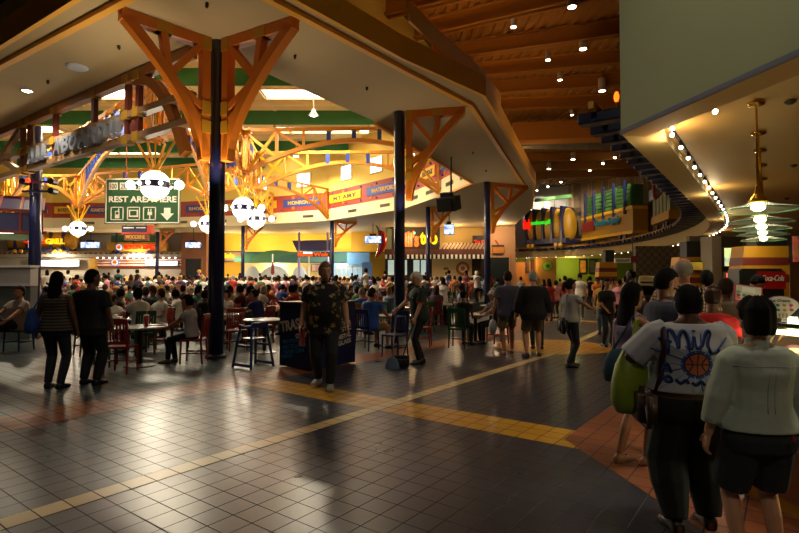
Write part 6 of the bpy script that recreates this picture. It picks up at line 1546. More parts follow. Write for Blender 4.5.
bb = thing('tote_bag', 'blue cloth bag hanging at the hip of the striped tank top woman', 'bag', (-5.4, 7.68, 1.02))
mb = MB(); loft(mb, [(V((0, 0, z_)), V((a_, 0, 0)), V((0, b_2_, 0))) for z_, a_, b_2_ in ((-.2, .05, .08), (-.18, .08, .12), (-.05, .08, .12), (.08, .05, .1), (.16, .03, .07))], 14, 2.8); obj('bag_body', mb, S('bag_blue', '1c3c80'), bb, True); mb = MB(); mb.tube([(0, 0, .15), (.12, .05, .42)], .012, 6); obj('strap', mb, S('bag_blue', '1c3c80'), bb)
person('man all in black standing beside the red chair at left, back turned', (-4.77, 8.07, 0), -.1, 'brown', 'black', S('black_tee', '0c0c10'), S('black_pants', '0e0e12'), Mshoe, .014, H=1.76, w=1.18, loose=.03, hem=-.16, sleeve=.8, hyaw=-.5, fl=(-.11, 0, .1), fr=(.12, -.03, -.15), face=False, pl_w=1.1)
# seated man far left, girl at the round table
chair('blue', (-8.72, 11.95, 0), pi - .15, 'blue slat chair under the seated man with crossed legs at far left')
sm, fsm = person('man in tan shirt sitting with crossed legs at far left', (-8.72, 11.9, 0), pi - .35, 'light', 'brown', S('tan_shirt', '8c7a70'), S('navy_pants', '12141e'), Mshoe, .018, H=1.88, w=1.25, belly=.05, sit=True, lean=-.06, collar=True, sleeve=.7, hl=(-.25, .4, .12), hr=(.2, .42, .14), fl=(.14, .62, 0), zl=.3, fr=(.12, .45, 0))
chair('red', (-8.95, 13.1, 0), 2.2, 'red slat chair at the left edge behind the seated man')
table((-4.86, 9.78, 0), 'round table with the red cup between red chair and seated girl')
chair('red', (-4.86, 9.12, 0), 0.06, 'nearest red slat chair, its back to the camera, beside the man in black')
chair('red', (-4.02, 10.2, 0), 1.65, 'red slat chair under the girl in the grey white tee')
person('girl in grey white tee and black trousers sitting at the round table', (-4.06, 10.2, 0), 1.7, 'tan', 'black', S('greywhite', 'a8a2a0'), S('black_leg', '0c0c10'), mat('sneaker_brown', '5c4a3c', .7), .015, H=1.6, w=1.02, female=True, hair='bob', sit=True, lean=.12, sleeve=.6, hem=-.06, hl=(-.1, .48, .2), hr=(.12, .46, .2), fl=(-.08, .46, 0), fr=(.08, .36, 0))
chair('green', (-5.55, 9.75, 0), -1.4, 'dark green chair half hidden between the standing pair')
def cup(p, label, c='a01818', h=.16, r=.036):
    t = thing('cup', label, 'cup', p); mb = MB(); mb.lathe([(r * .75, 0), (r, h), (r * .97, h), (r * .1, h * .98)], n=14); obj('cup_body', mb, mat('cup_' + c, c, .35, var=.08, coat=.2), t, True)
    mb = MB(); mb.lathe([(r * 1.06, h), (r * 1.06, h + .012), (r * .8, h + .02), (.005, h + .02)], n=14); mb.tube([(0, 0, h + .01), (.012, 0, h + .09)], .004, 6); obj('lid', mb, Mww, t); return t
cup((-4.72, 9.72, .745), 'tall red cup on the round table in front of the girl', 'b01418', .2, .045)
def tray(p, label, c='3a2a26', yaw=0.0):
    t = thing('food_tray', label, 'tray', p, yaw); mb = MB(); mb.box((0, 0, .008), (.36, .26, .016)); bmesh.ops.bevel(mb.bm, geom=mb.bm.edges[:], offset=.006, segments=1, affect='EDGES'); obj('tray_base', mb, mat('tray_' + c, c, .4), t)
    mb = MB(); mb.box((.06, .02, .02), (.16, .12, .01)); obj('paper_liner', mb, Mww, t); mb = MB(); mb.sph((.06, .02, .03), (.06, .045, .03), 10, 6); obj('food', mb, mat('food_gold', 'b8803c', .6, var=.4, scale=30), t); return t
tray((-4.62, 9.95, .745), 'dark food tray on the round table before the girl', '2a2426', .4)
# trash station and high chair
ts = thing('trash_bin', 'dark blue trash station lettered TRASH behind the floral shirt man', 'trash bin', V((-1.54, 9.19, 0)))
NL, NR = B * .86, A * 1.14; Mbin = mat('bin_blue', '121a44', .35, var=.08); h = 1.17
o = V((-1.54, 9.19, 0)); mb = MB(); mb.prism([(0, 0), (1.14, 0), (1.14, .86), (0, .86)], o + Z * .03, A, B, h - .03); wpart('cabinet', mb, Mbin, ts)
mb = MB(); mb.prism([(-.03, -.03), (1.17, -.03), (1.17, .89), (-.03, .89)], o + Z * h, A, B, .04); wpart('top', mb, mat('bin_top', '2a2e44', .35), ts)
lf = -B                                      # left face runs from the near corner along B; text reads from its far end
Mtx = mat('bin_letter', 'c8bca8', .6, var=.05); Mcy = mat('bin_cyan', '1c6a98', .6, var=.1)
fo_ = o + B * .86 - A * .004; xs_, ys_ = -B, Z
sl = .0
def btext(s_, x, z, wd, ht, m, slope=.1): 
    xa_ = (-B + Z * slope).normalized(); wtext('lettering', s_, fo_ + (-B) * x + Z * z, xa_, (Z + B * slope).normalized(), wd, ht, m, ts, depth=.006, bold=.03)
btext('TRASH', .05, .64, .66, .2, Mtx, .18); btext('ONLY', .45, .55, .3, .09, Mtx, .18)
for k_, (s_, x, z, wd) in enumerate((('NO FOOD OR', .1, .43, .6), ('RECYCLING', .1, .33, .62), ('PAPER CUPS', .12, .24, .55), ('THANK YOU', .06, .15, .3))): btext(s_, x, z, wd, .07, Mcy, .16)
for k_, s_ in enumerate(('PAPER', 'PLASTIC', 'METAL', 'GLASS')):
    wd = [.36, .46, .36, .36][k_]; wtext('lettering', s_, o + A * (1.02 - wd) - B * .004 + Z * (.72 - .115 * k_ + .0), (A + Z * .14).normalized(), (Z - A * .14).normalized(), wd, .085, Mtx, ts, depth=.006, bold=.03)
mb = MB(); mb.box(o + A * .57 - B * .002 + Z * .98, (.5, .012, .2), Matrix((A, B, Z)).transposed()); wpart('flap', mb, mat('flap_dark', '0c1024', .4), ts)
hc_ = thing('high_chair', 'dark blue wooden high chair left of the trash station', 'high chair', (-2.72, 9.72, 0), .95)
for sx in (-1, 1):
    for sy in (-1, 1): mb = MB(); mb.bar((sx * .26, sy * .26, 0), (sx * .17, sy * .15, .78), .045, .04); obj('leg', mb, CH['blue'], hc_)
    mb = MB(); mb.bar((sx * .255, -.25, .06), (sx * .255, .25, .06), .04, .05); obj('rail', mb, CH['blue'], hc_)
    mb = MB(); mb.bar((sx * .22, -.2, .4), (sx * .22, .2, .4), .03, .04); obj('rail', mb, CH['blue'], hc_)
mb = MB(); mb.box((0, 0, .52), (.34, .3, .03)); obj('seat', mb, CH['blue'], hc_)
mb = MB(); mb.bar((-.19, -.17, .78), (.19, -.17, .78), .03, .1); mb.bar((-.19, .17, .72), (.19, .17, .72), .03, .05)
for sx in (-1, 1): mb.bar((sx * .18, -.17, .76), (sx * .18, .17, .74), .04, .03)
obj('backrest', mb, CH['blue'], hc_)
table((-3.0, 11.6, 0), 'round table with pale top behind the high chair')
# group right of the column: blue shirt man leaning on the table
def sitter(label, x, y, yaw, cc, clab, skin, hairc, shirtm, pantsm, dy=.05, **k):
    z = k.pop('z', 0); 
    if clab: chair(cc, (x, y, z), yaw, clab)
    d = V((-sin(yaw), cos(yaw), 0)) * dy; kk = dict(sit=True, lean=.1, hl=(-.12, .45, .2), hr=(.12, .45, .2), fl=(-.1, .42, 0), fr=(.1, .4, 0)); kk.update(k)
    return person(label, (x + d.x, y + d.y, z), yaw, skin, hairc, shirtm, pantsm, Mshoe, .02, **kk)
chair('red', (-3.75, 12.05, 0), -2.7, 'red slat chair right of the nearest navy column')
sitter('man in royal blue tee leaning on the table right of the near column', -3.5, 13.3, 1.25, 'red', 'red chair under the royal blue tee man', 'tan', 'brown', S('royal', '1c2c6c'), S('dk', '1a1a20'), hl=(-.1, .5, .3), hr=(.14, .48, .34), lean=.25, H=1.74)
table((-4.55, 13.35, 0), 'round table between the white shirt diner and the royal blue tee man')
sitter('woman in white tee with her back turned, right of the near column', -4.65, 14.2, 2.9, 'red', 'red chair under the white tee woman right of the near column', 'light', 'black', Mwhite, Mjean, female=True, hair='bob', H=1.64)
sitter('person in dark clothes and khaki shorts half hidden by the near column', -4.75, 12.5, -.4, 'dark', 'dark chair behind the near navy column', 'brown', 'black', Mblack, Mkhaki, pants='short', H=1.7)
# blue shirts left of the second column
chair('blue', (-.75, 12.05, 0), -.55, 'dark blue slat chair under the blue polo man right of the trash bin')
sitter('man in blue polo and khaki shorts, back turned, right of the trash bin', -.72, 12.08, -.6, 'blue', None, 'tan', 'brown', S('polo_blue', '24509c'), Mkhaki, pants='short', collar=True, w=1.2, H=1.8, hr=(.2, .5, .18), fr=(.25, .35, -.4), fl=(-.12, .4, .2))
table((-.1, 13.0, 0), 'round table just behind the blue polo man')
chair('red', (.55, 12.75, 0), 1.4, 'red slat chair behind the broom, right of the second dark column')
sitter('grey haired man in blue shirt behind the blue polo man', -1.15, 15.0, -.5, 'wooden', 'wooden chair under the grey haired blue shirt man', 'light', 'grey', S('sky', '3a6cb0'), Mblack, H=1.72)
chair('blue', (-.1, 11.0, 0), 2.6, 'blue chair with a cloth over its back left of the sweeper')
# green chair table right of the sweeper
chair('green', (1.42, 12.5, 0), -.35, 'green slat chair right of the sweeper')
sitter('person in black shirt and cap sitting in the green chair, back turned', 1.5, 12.6, -.45, 'green', None, 'brown', 'black', Mblack, Mblack, hair='cap', H=1.68)
table((1.95, 13.4, 0), 'round table beyond the green slat chair')
sitter('person in dark top and white cap facing the green chair', 2.5, 13.35, 1.9, 'red', 'red chair facing the green slat chair', 'tan', 'white', S('dark_top', '16161c'), Mblack, hair='cap', H=1.66)
chair('wooden', (3.3, 17.2, 0), .4, 'light wooden chair at the pink topped table by the blue column')
table((3.3, 18.2, 0), 'table with red cups left of the purple polo man')
# partition and left edge person
pb = thing('partition', 'white topped partition wall at the far left edge', 'partition', (-10.6, 14.2, 0))
x0, x1 = X(-40, 14.2), X(33, 14.2)
mb = MB(); mb.box(((x0 + x1) / 2, 14.25, (zz(286, 14.2) + zz(267.5, 14.2)) / 2), (x1 - x0, .3, zz(267.5, 14.2) - zz(286, 14.2))); wpart('white_panel', mb, mat('panel_white', 'd8d0d0', .5, var=.05), pb)
mb = MB(); mb.box(((x0 + x1) / 2, 14.28, zz(286, 14.2) / 2), (x1 - x0 - .04, .28, zz(286, 14.2))); wpart('grey_base', mb, mat('panel_grey', '5c6060', .5, var=.08), pb)
mb = MB(); mb.box(((x0 + x1) / 2, 14.23, zz(267.5, 14.2) + .03), (x1 - x0 + .06, .36, .06)); wpart('cap', mb, Mww, pb)
person('person in shorts at the very left edge carrying a pink bag', (-6.62, 7.55, 0), -1.4, 'tan', 'brown', S('olive', '4a4a38'), Mkhaki, Mshoe, .018, H=1.7, pants='short', hr=(.2, .2, -.08), hl=(-.25, .2, -.05), face=False)
pk = thing('shopping_bag', 'white and pink plastic bag at the bottom left edge', 'bag', (-6.02, 7.55, .0)); mb = MB(); mb.sph((0, 0, .2), (.13, .1, .22), 14, 10); mb.tube([(-.05, 0, .38), (-.02, 0, .6), (.05, 0, .38)], .01, 6); obj('bag_body', mb, mat('plastic_pink', 'd0a0a8', .4, var=.5, scale=9), pk, True)
# ---------------- right foreground
tw_, ft = person('woman in white tee with painted basketball, braids and black trousers, back turned', (1.88, 3.38, 0), -.12, 'brown', 'black', S('white_tee', 'a8a6aa', var=.06), S('black_slacks', '060607'), Mshoe, .0095, H=1.6, w=1.5, hip=1.2, female=True, hair='braids', sleeve=.95, loose=.022, hem=.07, belly=.05, nk=.1, hpitch=-.3, hl=(-.26, .2, .12), pl=(-1, -.55, .1), hr=(.2, .3, .1), fl=(-.12, -.03, .1), fr=(.13, .05, -.1), pl_w=1.45, hyaw=-.25, face=False, curl=.6)
sh_ = ft.shirt_obj; bmt = bmesh.new(); bmt.from_mesh(sh_.data); bvt = BVHTree.FromBMesh(bmt)
def onback(x, z, off=.004, tree=bvt):
    r = tree.ray_cast(V((x, -1.2, z)), V((0, 1, 0)), 3)
    return (r[0] - V((0, off, 0))) if r[0] else None
def stroke(pts, rad, m, nm, par, off=.002, tree=bvt):
    P = []
    for i in range(len(pts) - 1):
        for k in range(6):
            t = k / 6; P.append((pts[i][0] * (1 - t) + pts[i + 1][0] * t, pts[i][1] * (1 - t) + pts[i + 1][1] * t))
    P.append(pts[-1]); Q = [onback(x, z, off, tree) for x, z in P]; Q = [q for q in Q if q]
    if len(Q) < 2: return
    mb = MB(); mb.tube(Q, rad, 6, fl=1.0); 
    for v in mb.bm.verts: pass
    return obj(nm, mb, m, par, True)
Mink = mat('paint_black', '10121c', .8, var=.2); Mpb = mat('paint_blue', '2c4c94', .85, var=.15); Mbb = mat('paint_orange', 'b0583c', .8, var=.2, scale=40); Mpl = mat('paint_pale_blue', '8fa4cc', .85, var=.15)
zc_, xc_ = 1.085, -.035                        # middle of the painted ball
def catmull(P, n=6):
    P = [P[0]] + list(P) + [P[-1]]; out = []
    for i in range(1, len(P) - 2):
        for k in range(n):
            t = k / n; out.append(tuple(.5 * (2 * P[i][j] + (P[i + 1][j] - P[i - 1][j]) * t + (2 * P[i - 1][j] - 5 * P[i][j] + 4 * P[i + 1][j] - P[i + 2][j]) * t * t + (3 * P[i][j] - P[i - 1][j] - 3 * P[i + 1][j] + P[i + 2][j]) * t ** 3) for j in (0, 1)))
    out.append(P[-2]); return out
for a in range(0, 360, 20):
    r0, r1 = .075, .13 + .06 * ((a // 20) % 3); stroke([(xc_ + r0 * cos(rad(a)), zc_ + r0 * sin(rad(a))), (xc_ + r1 * cos(rad(a)), zc_ + r1 * sin(rad(a)))], .0045, Mpl if a % 40 else Mpb, 'paint_ray', tw_, .0)
def disc(r, m, nm, off):
    mb = MB(); rings = []
    for j in range(0, 6):
        rr = r * j / 5; row = [onback(xc_ + rr * cos(2 * pi * i / 28), zc_ + rr * sin(2 * pi * i / 28), off) for i in range(28)]
        rings.append(mb.vs([q if q else V((xc_, -.2, zc_)) for q in row]))
    for a_, b_2 in zip(rings, rings[1:]): mb.skin(a_, b_2)
    return obj(nm, mb, m, tw_, True)
disc(.088, Mpb, 'painted_halo', .002); disc(.073, Mink, 'painted_outline', .004); disc(.066, Mbb, 'painted_ball', .006)
for pts in ([(-.064, .0), (.064, .0)], [(0, -.064), (0, .064)], [(-.048, .045), (-.025, 0), (-.048, -.045)], [(.048, .045), (.025, 0), (.048, -.045)]):
    stroke(catmull([(xc_ + x, zc_ + z) for x, z in pts]), .0035, Mink, 'ball_seam', tw_, .007)
SCR = [[(-.15, .06), (-.145, .13), (-.14, .19), (-.12, .2), (-.1, .14), (-.1, .1), (-.085, .17), (-.06, .2), (-.045, .15), (-.045, .1), (-.03, .1)], [(-.03, .1), (-.01, .165), (-.012, .11), (.005, .1), (.03, .12)], [(.03, .12), (.07, .2), (.085, .185), (.06, .12), (.075, .075), (.11, .08), (.12, .095)], [(-.008, .198), (-.006, .204)], [(-.19, .145), (-.16, .15), (-.13, .13)],
       [(-.165, -.06), (-.15, -.005), (-.13, -.06)], [(-.16, -.035), (-.135, -.035)], [(-.16, -.1), (-.14, -.085), (-.13, -.11), (-.15, -.12), (-.16, -.1)],
       [(-.11, -.1), (-.09, -.12), (-.06, -.1), (-.05, -.12)], [(-.03, -.11), (-.01, -.125), (.02, -.105), (.04, -.125)], [(.1, -.12), (.12, -.05), (.15, .0), (.13, -.06), (.17, -.03), (.14, -.1), (.18, -.08)], [(.09, -.08), (.11, -.02), (.13, .02)], [(.08, -.12), (.1, -.1), (.12, -.13), (.15, -.12)], [(.14, .02), (.17, .04)]]
for P in SCR:
    C = catmull([(xc_ + x, zc_ + z) for x, z in P]); stroke(C, .013, Mpb, 'paint_shadow', tw_, -.005); stroke(C, .0075, Mink, 'painted_letter', tw_, .002)
# braid rows on her head
for k in range(6):
    mb = MB(); a = (-1 + .4 * k) * 1.15; pts = []
    for j in range(9):
        t = .1 + j * .2; pts.append(ft.h(.086 * sin(a) * cos(t * .5), .106 * -sin(t) * .99 - .006, .125 * cos(t) * cos(a * .55) + .006))
    mb.tube(pts, .006, 6); obj('braid', mb, HAIR['black'], tw_, True)
hb = thing('handbag', 'brown handbag with long strap on the painted tee woman', 'bag', (1.56, 3.34, .8), -.12)
mb = MB(); mb.box((0, 0, 0), (.1, .26, .24)); bmesh.ops.bevel(mb.bm, geom=mb.bm.edges[:], offset=.035, segments=3, affect='EDGES'); Mbr = mat('leather_brown', '30180f', .45, var=.15); obj('bag_body', mb, Mbr, hb, True)
MW = Matrix.Translation(tw_.location) @ Matrix.Rotation(-.12, 4, 'Z'); iv = (Matrix.Translation(hb.location) @ Matrix.Rotation(-.12, 4, 'Z')).inverted()
sp_ = [V((-.2, .1, 1.26)), V((-.195, .03, 1.315))] + [q for q in [onback(-.195 - .02 * t, 1.3 - .42 * t, .008) for t in (0.02, .15, .3, .45, .6, .75)] if q] + [V((-.24, -.1, .9))]
mb = MB(); mb.strip([iv @ MW @ p for p in sp_], .045, .01, V((0, 1, 0))); 
for v in []: pass
mb2 = MB(); mb2.tube([iv @ MW @ p for p in sp_], .02, 8, fl=.35); mb.bm.free(); obj('strap', mb2, Mbr, hb, True)
gb = thing('shopping_bag', 'bulging lime green shopping bag hanging from the painted tee woman elbow', 'bag', (1.55, 3.5, .72), .5)
mb = MB(); rngs = [(.02, 0), (.12, .01), (.155, .08), (.15, .2), (.12, .32), (.06, .42), (.03, .46)]; mb.lathe(rngs, n=18, sx=1, sy=.7); obj('bag_body', mb, mat('bag_lime', '7c8c14', .5, var=.25, scale=7, bump=.5), gb, True)
mb = MB(); mb.tube([(0, -.02, .43), (.05, 0, .6), (.08, .0, .62), (.05, .02, .43)], .012, 6); obj('handle', mb, mat('bag_lime', '7c8c14'), gb)
mb = MB(); mb.box((.09, -.075, .23), (.1, .012, .1), Matrix.Rotation(.5, 3, 'Z')); obj('pale_print', mb, mat('print_pale', 'b8c490', .5, var=.3, scale=30), gb)
# woman in the pale shirt
pw, fp = person('woman with short spiky dark hair, pale green shirt and denim shorts, back turned', (1.96, 2.86, 0), -.1, 'light', 'black', S('pale_mint', 'b0b8a8', var=.06, scale=5, bump=1.0), S('denim_dark', '22282c', var=.25, scale=60), Mshoeg, .0095, H=1.5, nk=.118, w=1.04, hip=1.24, female=True, flare=.0, hair='spiky', sleeve=1.62, loose=.02, hem=.01, collar=True, pants='short', short=.88, pl_w=1.25, hl=(-.29, .04, -.05), pl=(-.6, -.8, 0), hr=(.3, .08, -.03), pr=(.6, -.8, 0), fl=(-.12, 0, .1), fr=(.13, .04, -.1), face=False, hyaw=-.1)
bmt2 = bmesh.new(); bmt2.from_mesh(fp.shirt_obj.data); bv2 = BVHTree.FromBMesh(bmt2); Mseam = S('mint_seam', '98a090', var=.05)
for pts in ([(-.16, 1.14), (0, 1.15), (.16, 1.14)], [(-.015, 1.14), (-.018, .9)], [(.015, 1.14), (.018, .9)]): stroke(pts, .0035, Mseam, 'seam', pw, -.0015, bv2)
for i_, (a, e, wr) in enumerate(fp.arms):
    mb = MB(); c0 = e.lerp(wr, .5); c1 = e.lerp(wr, .68); mb.tube([c0, c1], [.056, .052], 12); obj('rolled_cuff', mb, S('pale_mint', 'b4bcac'), pw, True)
mb = MB(); mb.box((.075, -.17, .79), (.012, .004, .03)); obj('red_tab', mb, mat('tab_red', 'a02020', .7), pw)
# people queueing on the right
person('woman in lavender tank top with long wavy black hair in profile, teal bag', (2.04, 4.58, 0), -1.2, 'tan', 'black', S('lavender', '7a6c88'), S('black_shorts', '101014'), mat('sandal_tan', '6c5038', .6), .011, H=1.57, female=True, w=1.0, hair='long', hlen=.3, tank=True, hem=-.08, pants='short', short=.55, shoe=False, sandal=True, hl=(-.2, .22, .05), hr=(.2, .25, .1), fl=(-.08, -.1, .1), fr=(.08, .08, -.1), hpitch=-.05)
tb = thing('shoulder_bag', 'teal cloth shoulder bag on the lavender tank top woman', 'bag', (1.91, 4.4, .88), -.4)
mb = MB(); loft(mb, [(V((0, 0, z_)), V((a_, 0, 0)), V((0, b_2_, 0))) for z_, a_, b_2_ in ((-.14, .1, .05), (-.13, .17, .08), (-.05, .19, .09), (.05, .17, .07), (.12, .13, .035), (.14, .1, .02))], 16, 2.6); obj('bag_body', mb, S('teal_bag', '1c3a48'), tb, True); mb = MB(); mb.tube([(-.12, 0, .1), (.06, .05, .42), (.14, .02, .1)], .016, 8, fl=.6); obj('strap', mb, S('teal_bag', '1c3a48'), tb)
person('young man in slate blue shirt and jeans looking down to the right', (2.44, 4.78, 0), -1.42, 'tan', 'black', S('slate', '3a4256', scale=40), S('jeans_mid', '2c3a54'), mat('sneaker_bw', '3a3834', .6, var=.8, scale=20), .011, H=1.7, w=1.05, collar=True, sleeve=1.3, loose=.02, hl=(-.2, .25, .12), hr=(.2, .3, .15), hpitch=-.25)
Mpl2 = S('plaid', 'b09080', var=0); n_, l_, b_ = nodes_of(Mpl2); tc = n_.new('ShaderNodeTexCoord'); mp = n_.new('ShaderNodeMapping'); mp.inputs['Scale'].default_value = (26, 26, 26); l_.new(tc.outputs['Object'], mp.inputs[0]); sw_ = n_.new('ShaderNodeSeparateXYZ'); cb_ = n_.new('ShaderNodeCombineXYZ'); l_.new(mp.outputs[0], sw_.inputs[0]); l_.new(sw_.outputs[0], cb_.inputs[0]); l_.new(sw_.outputs[2], cb_.inputs[1])
bk_ = n_.new('ShaderNodeTexBrick'); bk_.offset = 0; bk_.inputs['Scale'].default_value = 1; bk_.inputs['Brick Width'].default_value = 1; bk_.inputs['Row Height'].default_value = 1; bk_.inputs['Mortar Size'].default_value = .14; bk_.inputs['Color1'].default_value = rgb('c8a890'); bk_.inputs['Color2'].default_value = rgb('c0a088'); bk_.inputs['Mortar'].default_value = rgb('5c3a34'); l_.new(cb_.outputs[0], bk_.inputs['Vector']); l_.new(bk_.outputs['Color'], b_.inputs['Base Color'])
person('tall grey haired man in plaid shirt in the counter queue', (3.14, 5.75, 0), -.4, 'light', 'grey', Mpl2, Mkhaki, Mshoe, .014, H=1.84, w=1.2, collar=True, sleeve=.8, loose=.025, hair='fringe', face=False, hl=(-.2, .3, .2), hr=(.2, .3, .2))
person('child in red shirt with brown skin at the wooden counter', (3.13, 5.2, 0), -.9, 'brown', 'brown', S('bright_red', 'b01010'), Mjean, Mshoe, .014, H=1.54, w=.95, hair='buzz', sleeve=.8, hl=(-.15, .4, .25), hr=(.15, .4, .25), face=False)
hp_, fhp = person('person wearing a straw hat in the queue behind the long haired woman', (3.12, 6.55, 0), .3, 'brown', 'black', S('dark_shirt', '2c2420'), Mjean, Mshoe, .016, H=1.6, hair='short', face=False)
sh2 = thing('straw_hat', 'wide brimmed straw hat on the head of a person in the queue', 'hat', (3.12, 6.55, 0), .3)
c = fhp.hc; mb = MB(); mb.lathe([(.2, .0), (.205, .008), (.1, .03), (.095, .09), (.08, .125), (.01, .13)], c + V((0, 0, .045)), 24); obj('straw', mb, mat('straw', '9a8448', .8, var=.15, scale=40), sh2, True)
mb = MB(); mb.lathe([(.101, .028), (.103, .03), (.1, .055), (.098, .055)], c + V((0, 0, .045)), 24); obj('band', mb, Mblk, sh2)
person('bald man in beige shirt standing farther along the right side', (5.9, 13.2, 0), .9, 'dark', 'black', S('beige', 'a89878'), Mblack, Mshoe, .02, H=1.88, hair='buzz', w=1.1, face=False, sleeve=.8)
person('woman in black top and jeans with long hair facing the camera', (5.05, 12.7, 0), pi + .1, 'tan', 'black', S('blk2', '0c0c10'), S('jeans_dk', '222832'), Mshoe, .018, H=1.64, w=1.05, female=True, hair='long', hlen=.26, hl=(-.08, .26, .05), hr=(.12, .24, .04), sleeve=.9)
person('woman in mustard yellow top standing beyond the black top woman', (6.1, 15.6, 0), 2.6, 'tan', 'black', S('mustard', 'b08818'), S('multi', '3a6070', var=.6, scale=20), Mshoe, .02, H=1.66, female=True, hair='long', hlen=.2)
sv, fsv = person('server in black shirt with dark hair behind the counter, looking left', (4.05, 5.0, 0), 1.75, 'tan', 'black', S('server_black', '0e0e12'), Mblack, Mshoe, .013, H=1.68, sleeve=.8, hl=(-.2, .4, .1), hr=(.25, .35, .1), hpitch=-.1)
person('server in black cap and apron behind the wooden counter', (4.75, 6.9, 0), 2.2, 'tan', 'black', S('server_dark', '1c1a18'), Mblack, Mshoe, .016, H=1.66, hair='cap', sleeve=.8, hl=(-.1, .42, .12), hr=(.2, .4, .1))
person('dark haired person between plaid man and red shirt child', (3.95, 6.3, 0), -.8, 'brown', 'brown', S('tan2', '6c5a44'), Mjean, Mshoe, .016, H=1.62, hair='short', face=False)
# ================================================================ THE CROWD AT THE TABLES
RC = random.Random(5)
ORD = ['leftmost', 'second from left', 'third from left', 'fourth from left', 'fifth from left', 'sixth from left', 'seventh from left', 'eighth from left', 'ninth from left', 'tenth from left', 'eleventh from left', 'twelfth from left']
PEND = []                                    # (object, stem words, category, group, u, Y)
def uof(p): return CX + F * p[0] / p[1]
ZONES = [(35, 'left of the far blue column'), (103, 'behind the standing pair'), (140, 'below the sign, left half'), (181, 'below the sign, right half'), (206, 'before the brown pier'), (222, 'hidden by the near column'), (246, 'right of the near column'), (278, 'above the high chair'), (300, 'above the trash bin'), (355, 'behind the floral shirt man'), (391, 'left of the second dark column'), (440, 'around the sweeper'), (482, 'before the diner medallion'), (9999, 'by the peach wall column')]
ROWS = [(16, 'front tables'), (20, 'second table row'), (25.5, 'third table row'), (31, 'front raised tables'), (37, 'middle raised tables'), (43, 'rear raised tables'), (99, 'rearmost tables')]
def later(o, stem, cat, group, p): PEND.append((o, stem, cat, group, uof(p), p[1]))
def finish_labels():
    d = {}
    for e in PEND:
        z = next(n_ for lim, n_ in ZONES if e[4] < lim); r = next(n_ for lim, n_ in ROWS if e[5] < lim)
        d.setdefault((e[1], r, z, e[2], e[3]), []).append(e)
    for (stem, r, z, cat, group), L in d.items():
        L.sort(key=lambda e: e[4])
        for i, e in enumerate(L):
            lab = '%s, %s, %s' % (stem, r, z)
            if len(L) > 1: lab += ', ' + ORD[min(i, len(ORD) - 1)]
            tag(e[0], lab, cat, group)
# prototypes: sitting and standing figures shared by the crowd
SIT = [dict(hl=(-.12, .42, .22), hr=(.12, .42, .22), lean=.12), dict(hl=(-.1, .35, .4), hr=(.14, .44, .2), lean=.05, female=True, hair='long', hlen=.22), dict(hl=(-.2, .4, .2), hr=(.1, .3, .46), lean=.16, w=1.2, belly=.04), dict(hl=(-.16, .3, .16), hr=(.16, .42, .3), lean=-.05, hyaw=.6),
       dict(hl=(-.12, .42, .22), hr=(.05, .34, .42), lean=.2, female=True, hair='bob', hyaw=-.4), dict(hl=(-.2, .35, .2), hr=(.2, .38, .2), lean=.1, hair='cap'), dict(hl=(-.1, .4, .25), hr=(.15, .4, .2), lean=.08, female=True, hair='bun', H=1.62)]
STD = [dict(), dict(female=True, hair='long', hlen=.24, H=1.66), dict(w=1.2, belly=.05, pants='short', fr=(.12, .1, -.1)), dict(hr=(.15, .4, .2), hl=(-.15, .4, .2), H=1.74), dict(hair='cap', fl=(-.1, .15, .1), fr=(.1, -.15, -.1), hl=(-.28, .1, .0)), dict(female=True, hair='bun', hr=(.1, .38, .25), pants='capri', H=1.64)]
SITM = [crowd_mesh('person_sitting', .03, sit=True, fl=(-.1, .42, .1), fr=(.1, .38, -.1), **k) for k in SIT]
LOWM = [crowd_mesh('person_low', .055, sit=True, fl=(-.1, .42, .1), fr=(.1, .38, -.1), **k) for k in SIT] if FAR else []
STDM = [crowd_mesh('person_standing', .028, **k) for k in STD]
TOPS = [('white', 'd4d0c8', 13), ('black', '121214', 6), ('grey', '6c6a68', 3), ('teal', '14585c', 2), ('navy', '203c8c', 2), ('red', '982018', 3), ('orange', 'c06820', 1), ('tan', 'a08a6c', 4), ('pink', 'c07c88', 2), ('green', '2c6038', 2), ('yellow', 'c8a028', 1), ('azure', '7c98b8', 2), ('maroon', '5c1c24', 2), ('purple', '4c3860', 1), ('brown', '4c3422', 2)]
TOPM = {n_: S('top_' + n_.replace(' ', '_'), h) for n_, h, k in TOPS}; TOPW = [n_ for n_, h, k in TOPS for i in range(k)]
BOT = [Mjean, Mblack, Mkhaki, S('brown_pants', '3a2c20'), S('grey_pants', '3c3c40')]
SK = ['light', 'tan', 'brown', 'dark', 'tan', 'light']; HRC = ['black', 'black', 'brown', 'brown', 'grey', 'blond', 'black']
def mats_for():
    top = RC.choice(TOPW); return top, [SKIN[RC.choice(SK)], TOPM[top], RC.choice(BOT), HAIR[RC.choice(HRC)], Mshoe]
def tierz(x, y): return TIER if inside(x, y, tp) else 0.0
HERO = [V((t.location.x, t.location.y, 0)) for t, f in PEOPLE if t.location.y > 8] + [V((x, y, 0)) for x, y in ((-4.86, 9.78), (-4.3, 13.4), (-.1, 13), (1.95, 13.4), (-3, 11.6), (-2.7, 9.7), (-1.5, 9.6), (-1.2, 9.9), (3.3, 18.2), (-10, 14.2), (-11.5, 14.2), (-8.95, 13.1))]
COLS = [V((*c, 0)) for c in (C1, C2, C3, C4, C5, C6, C7, C8)]
KEY = [0]
FARC = []
def want(k):
    KEY[0] = k; return VIS is None or k in VIS
BUILT = {}
cells = []
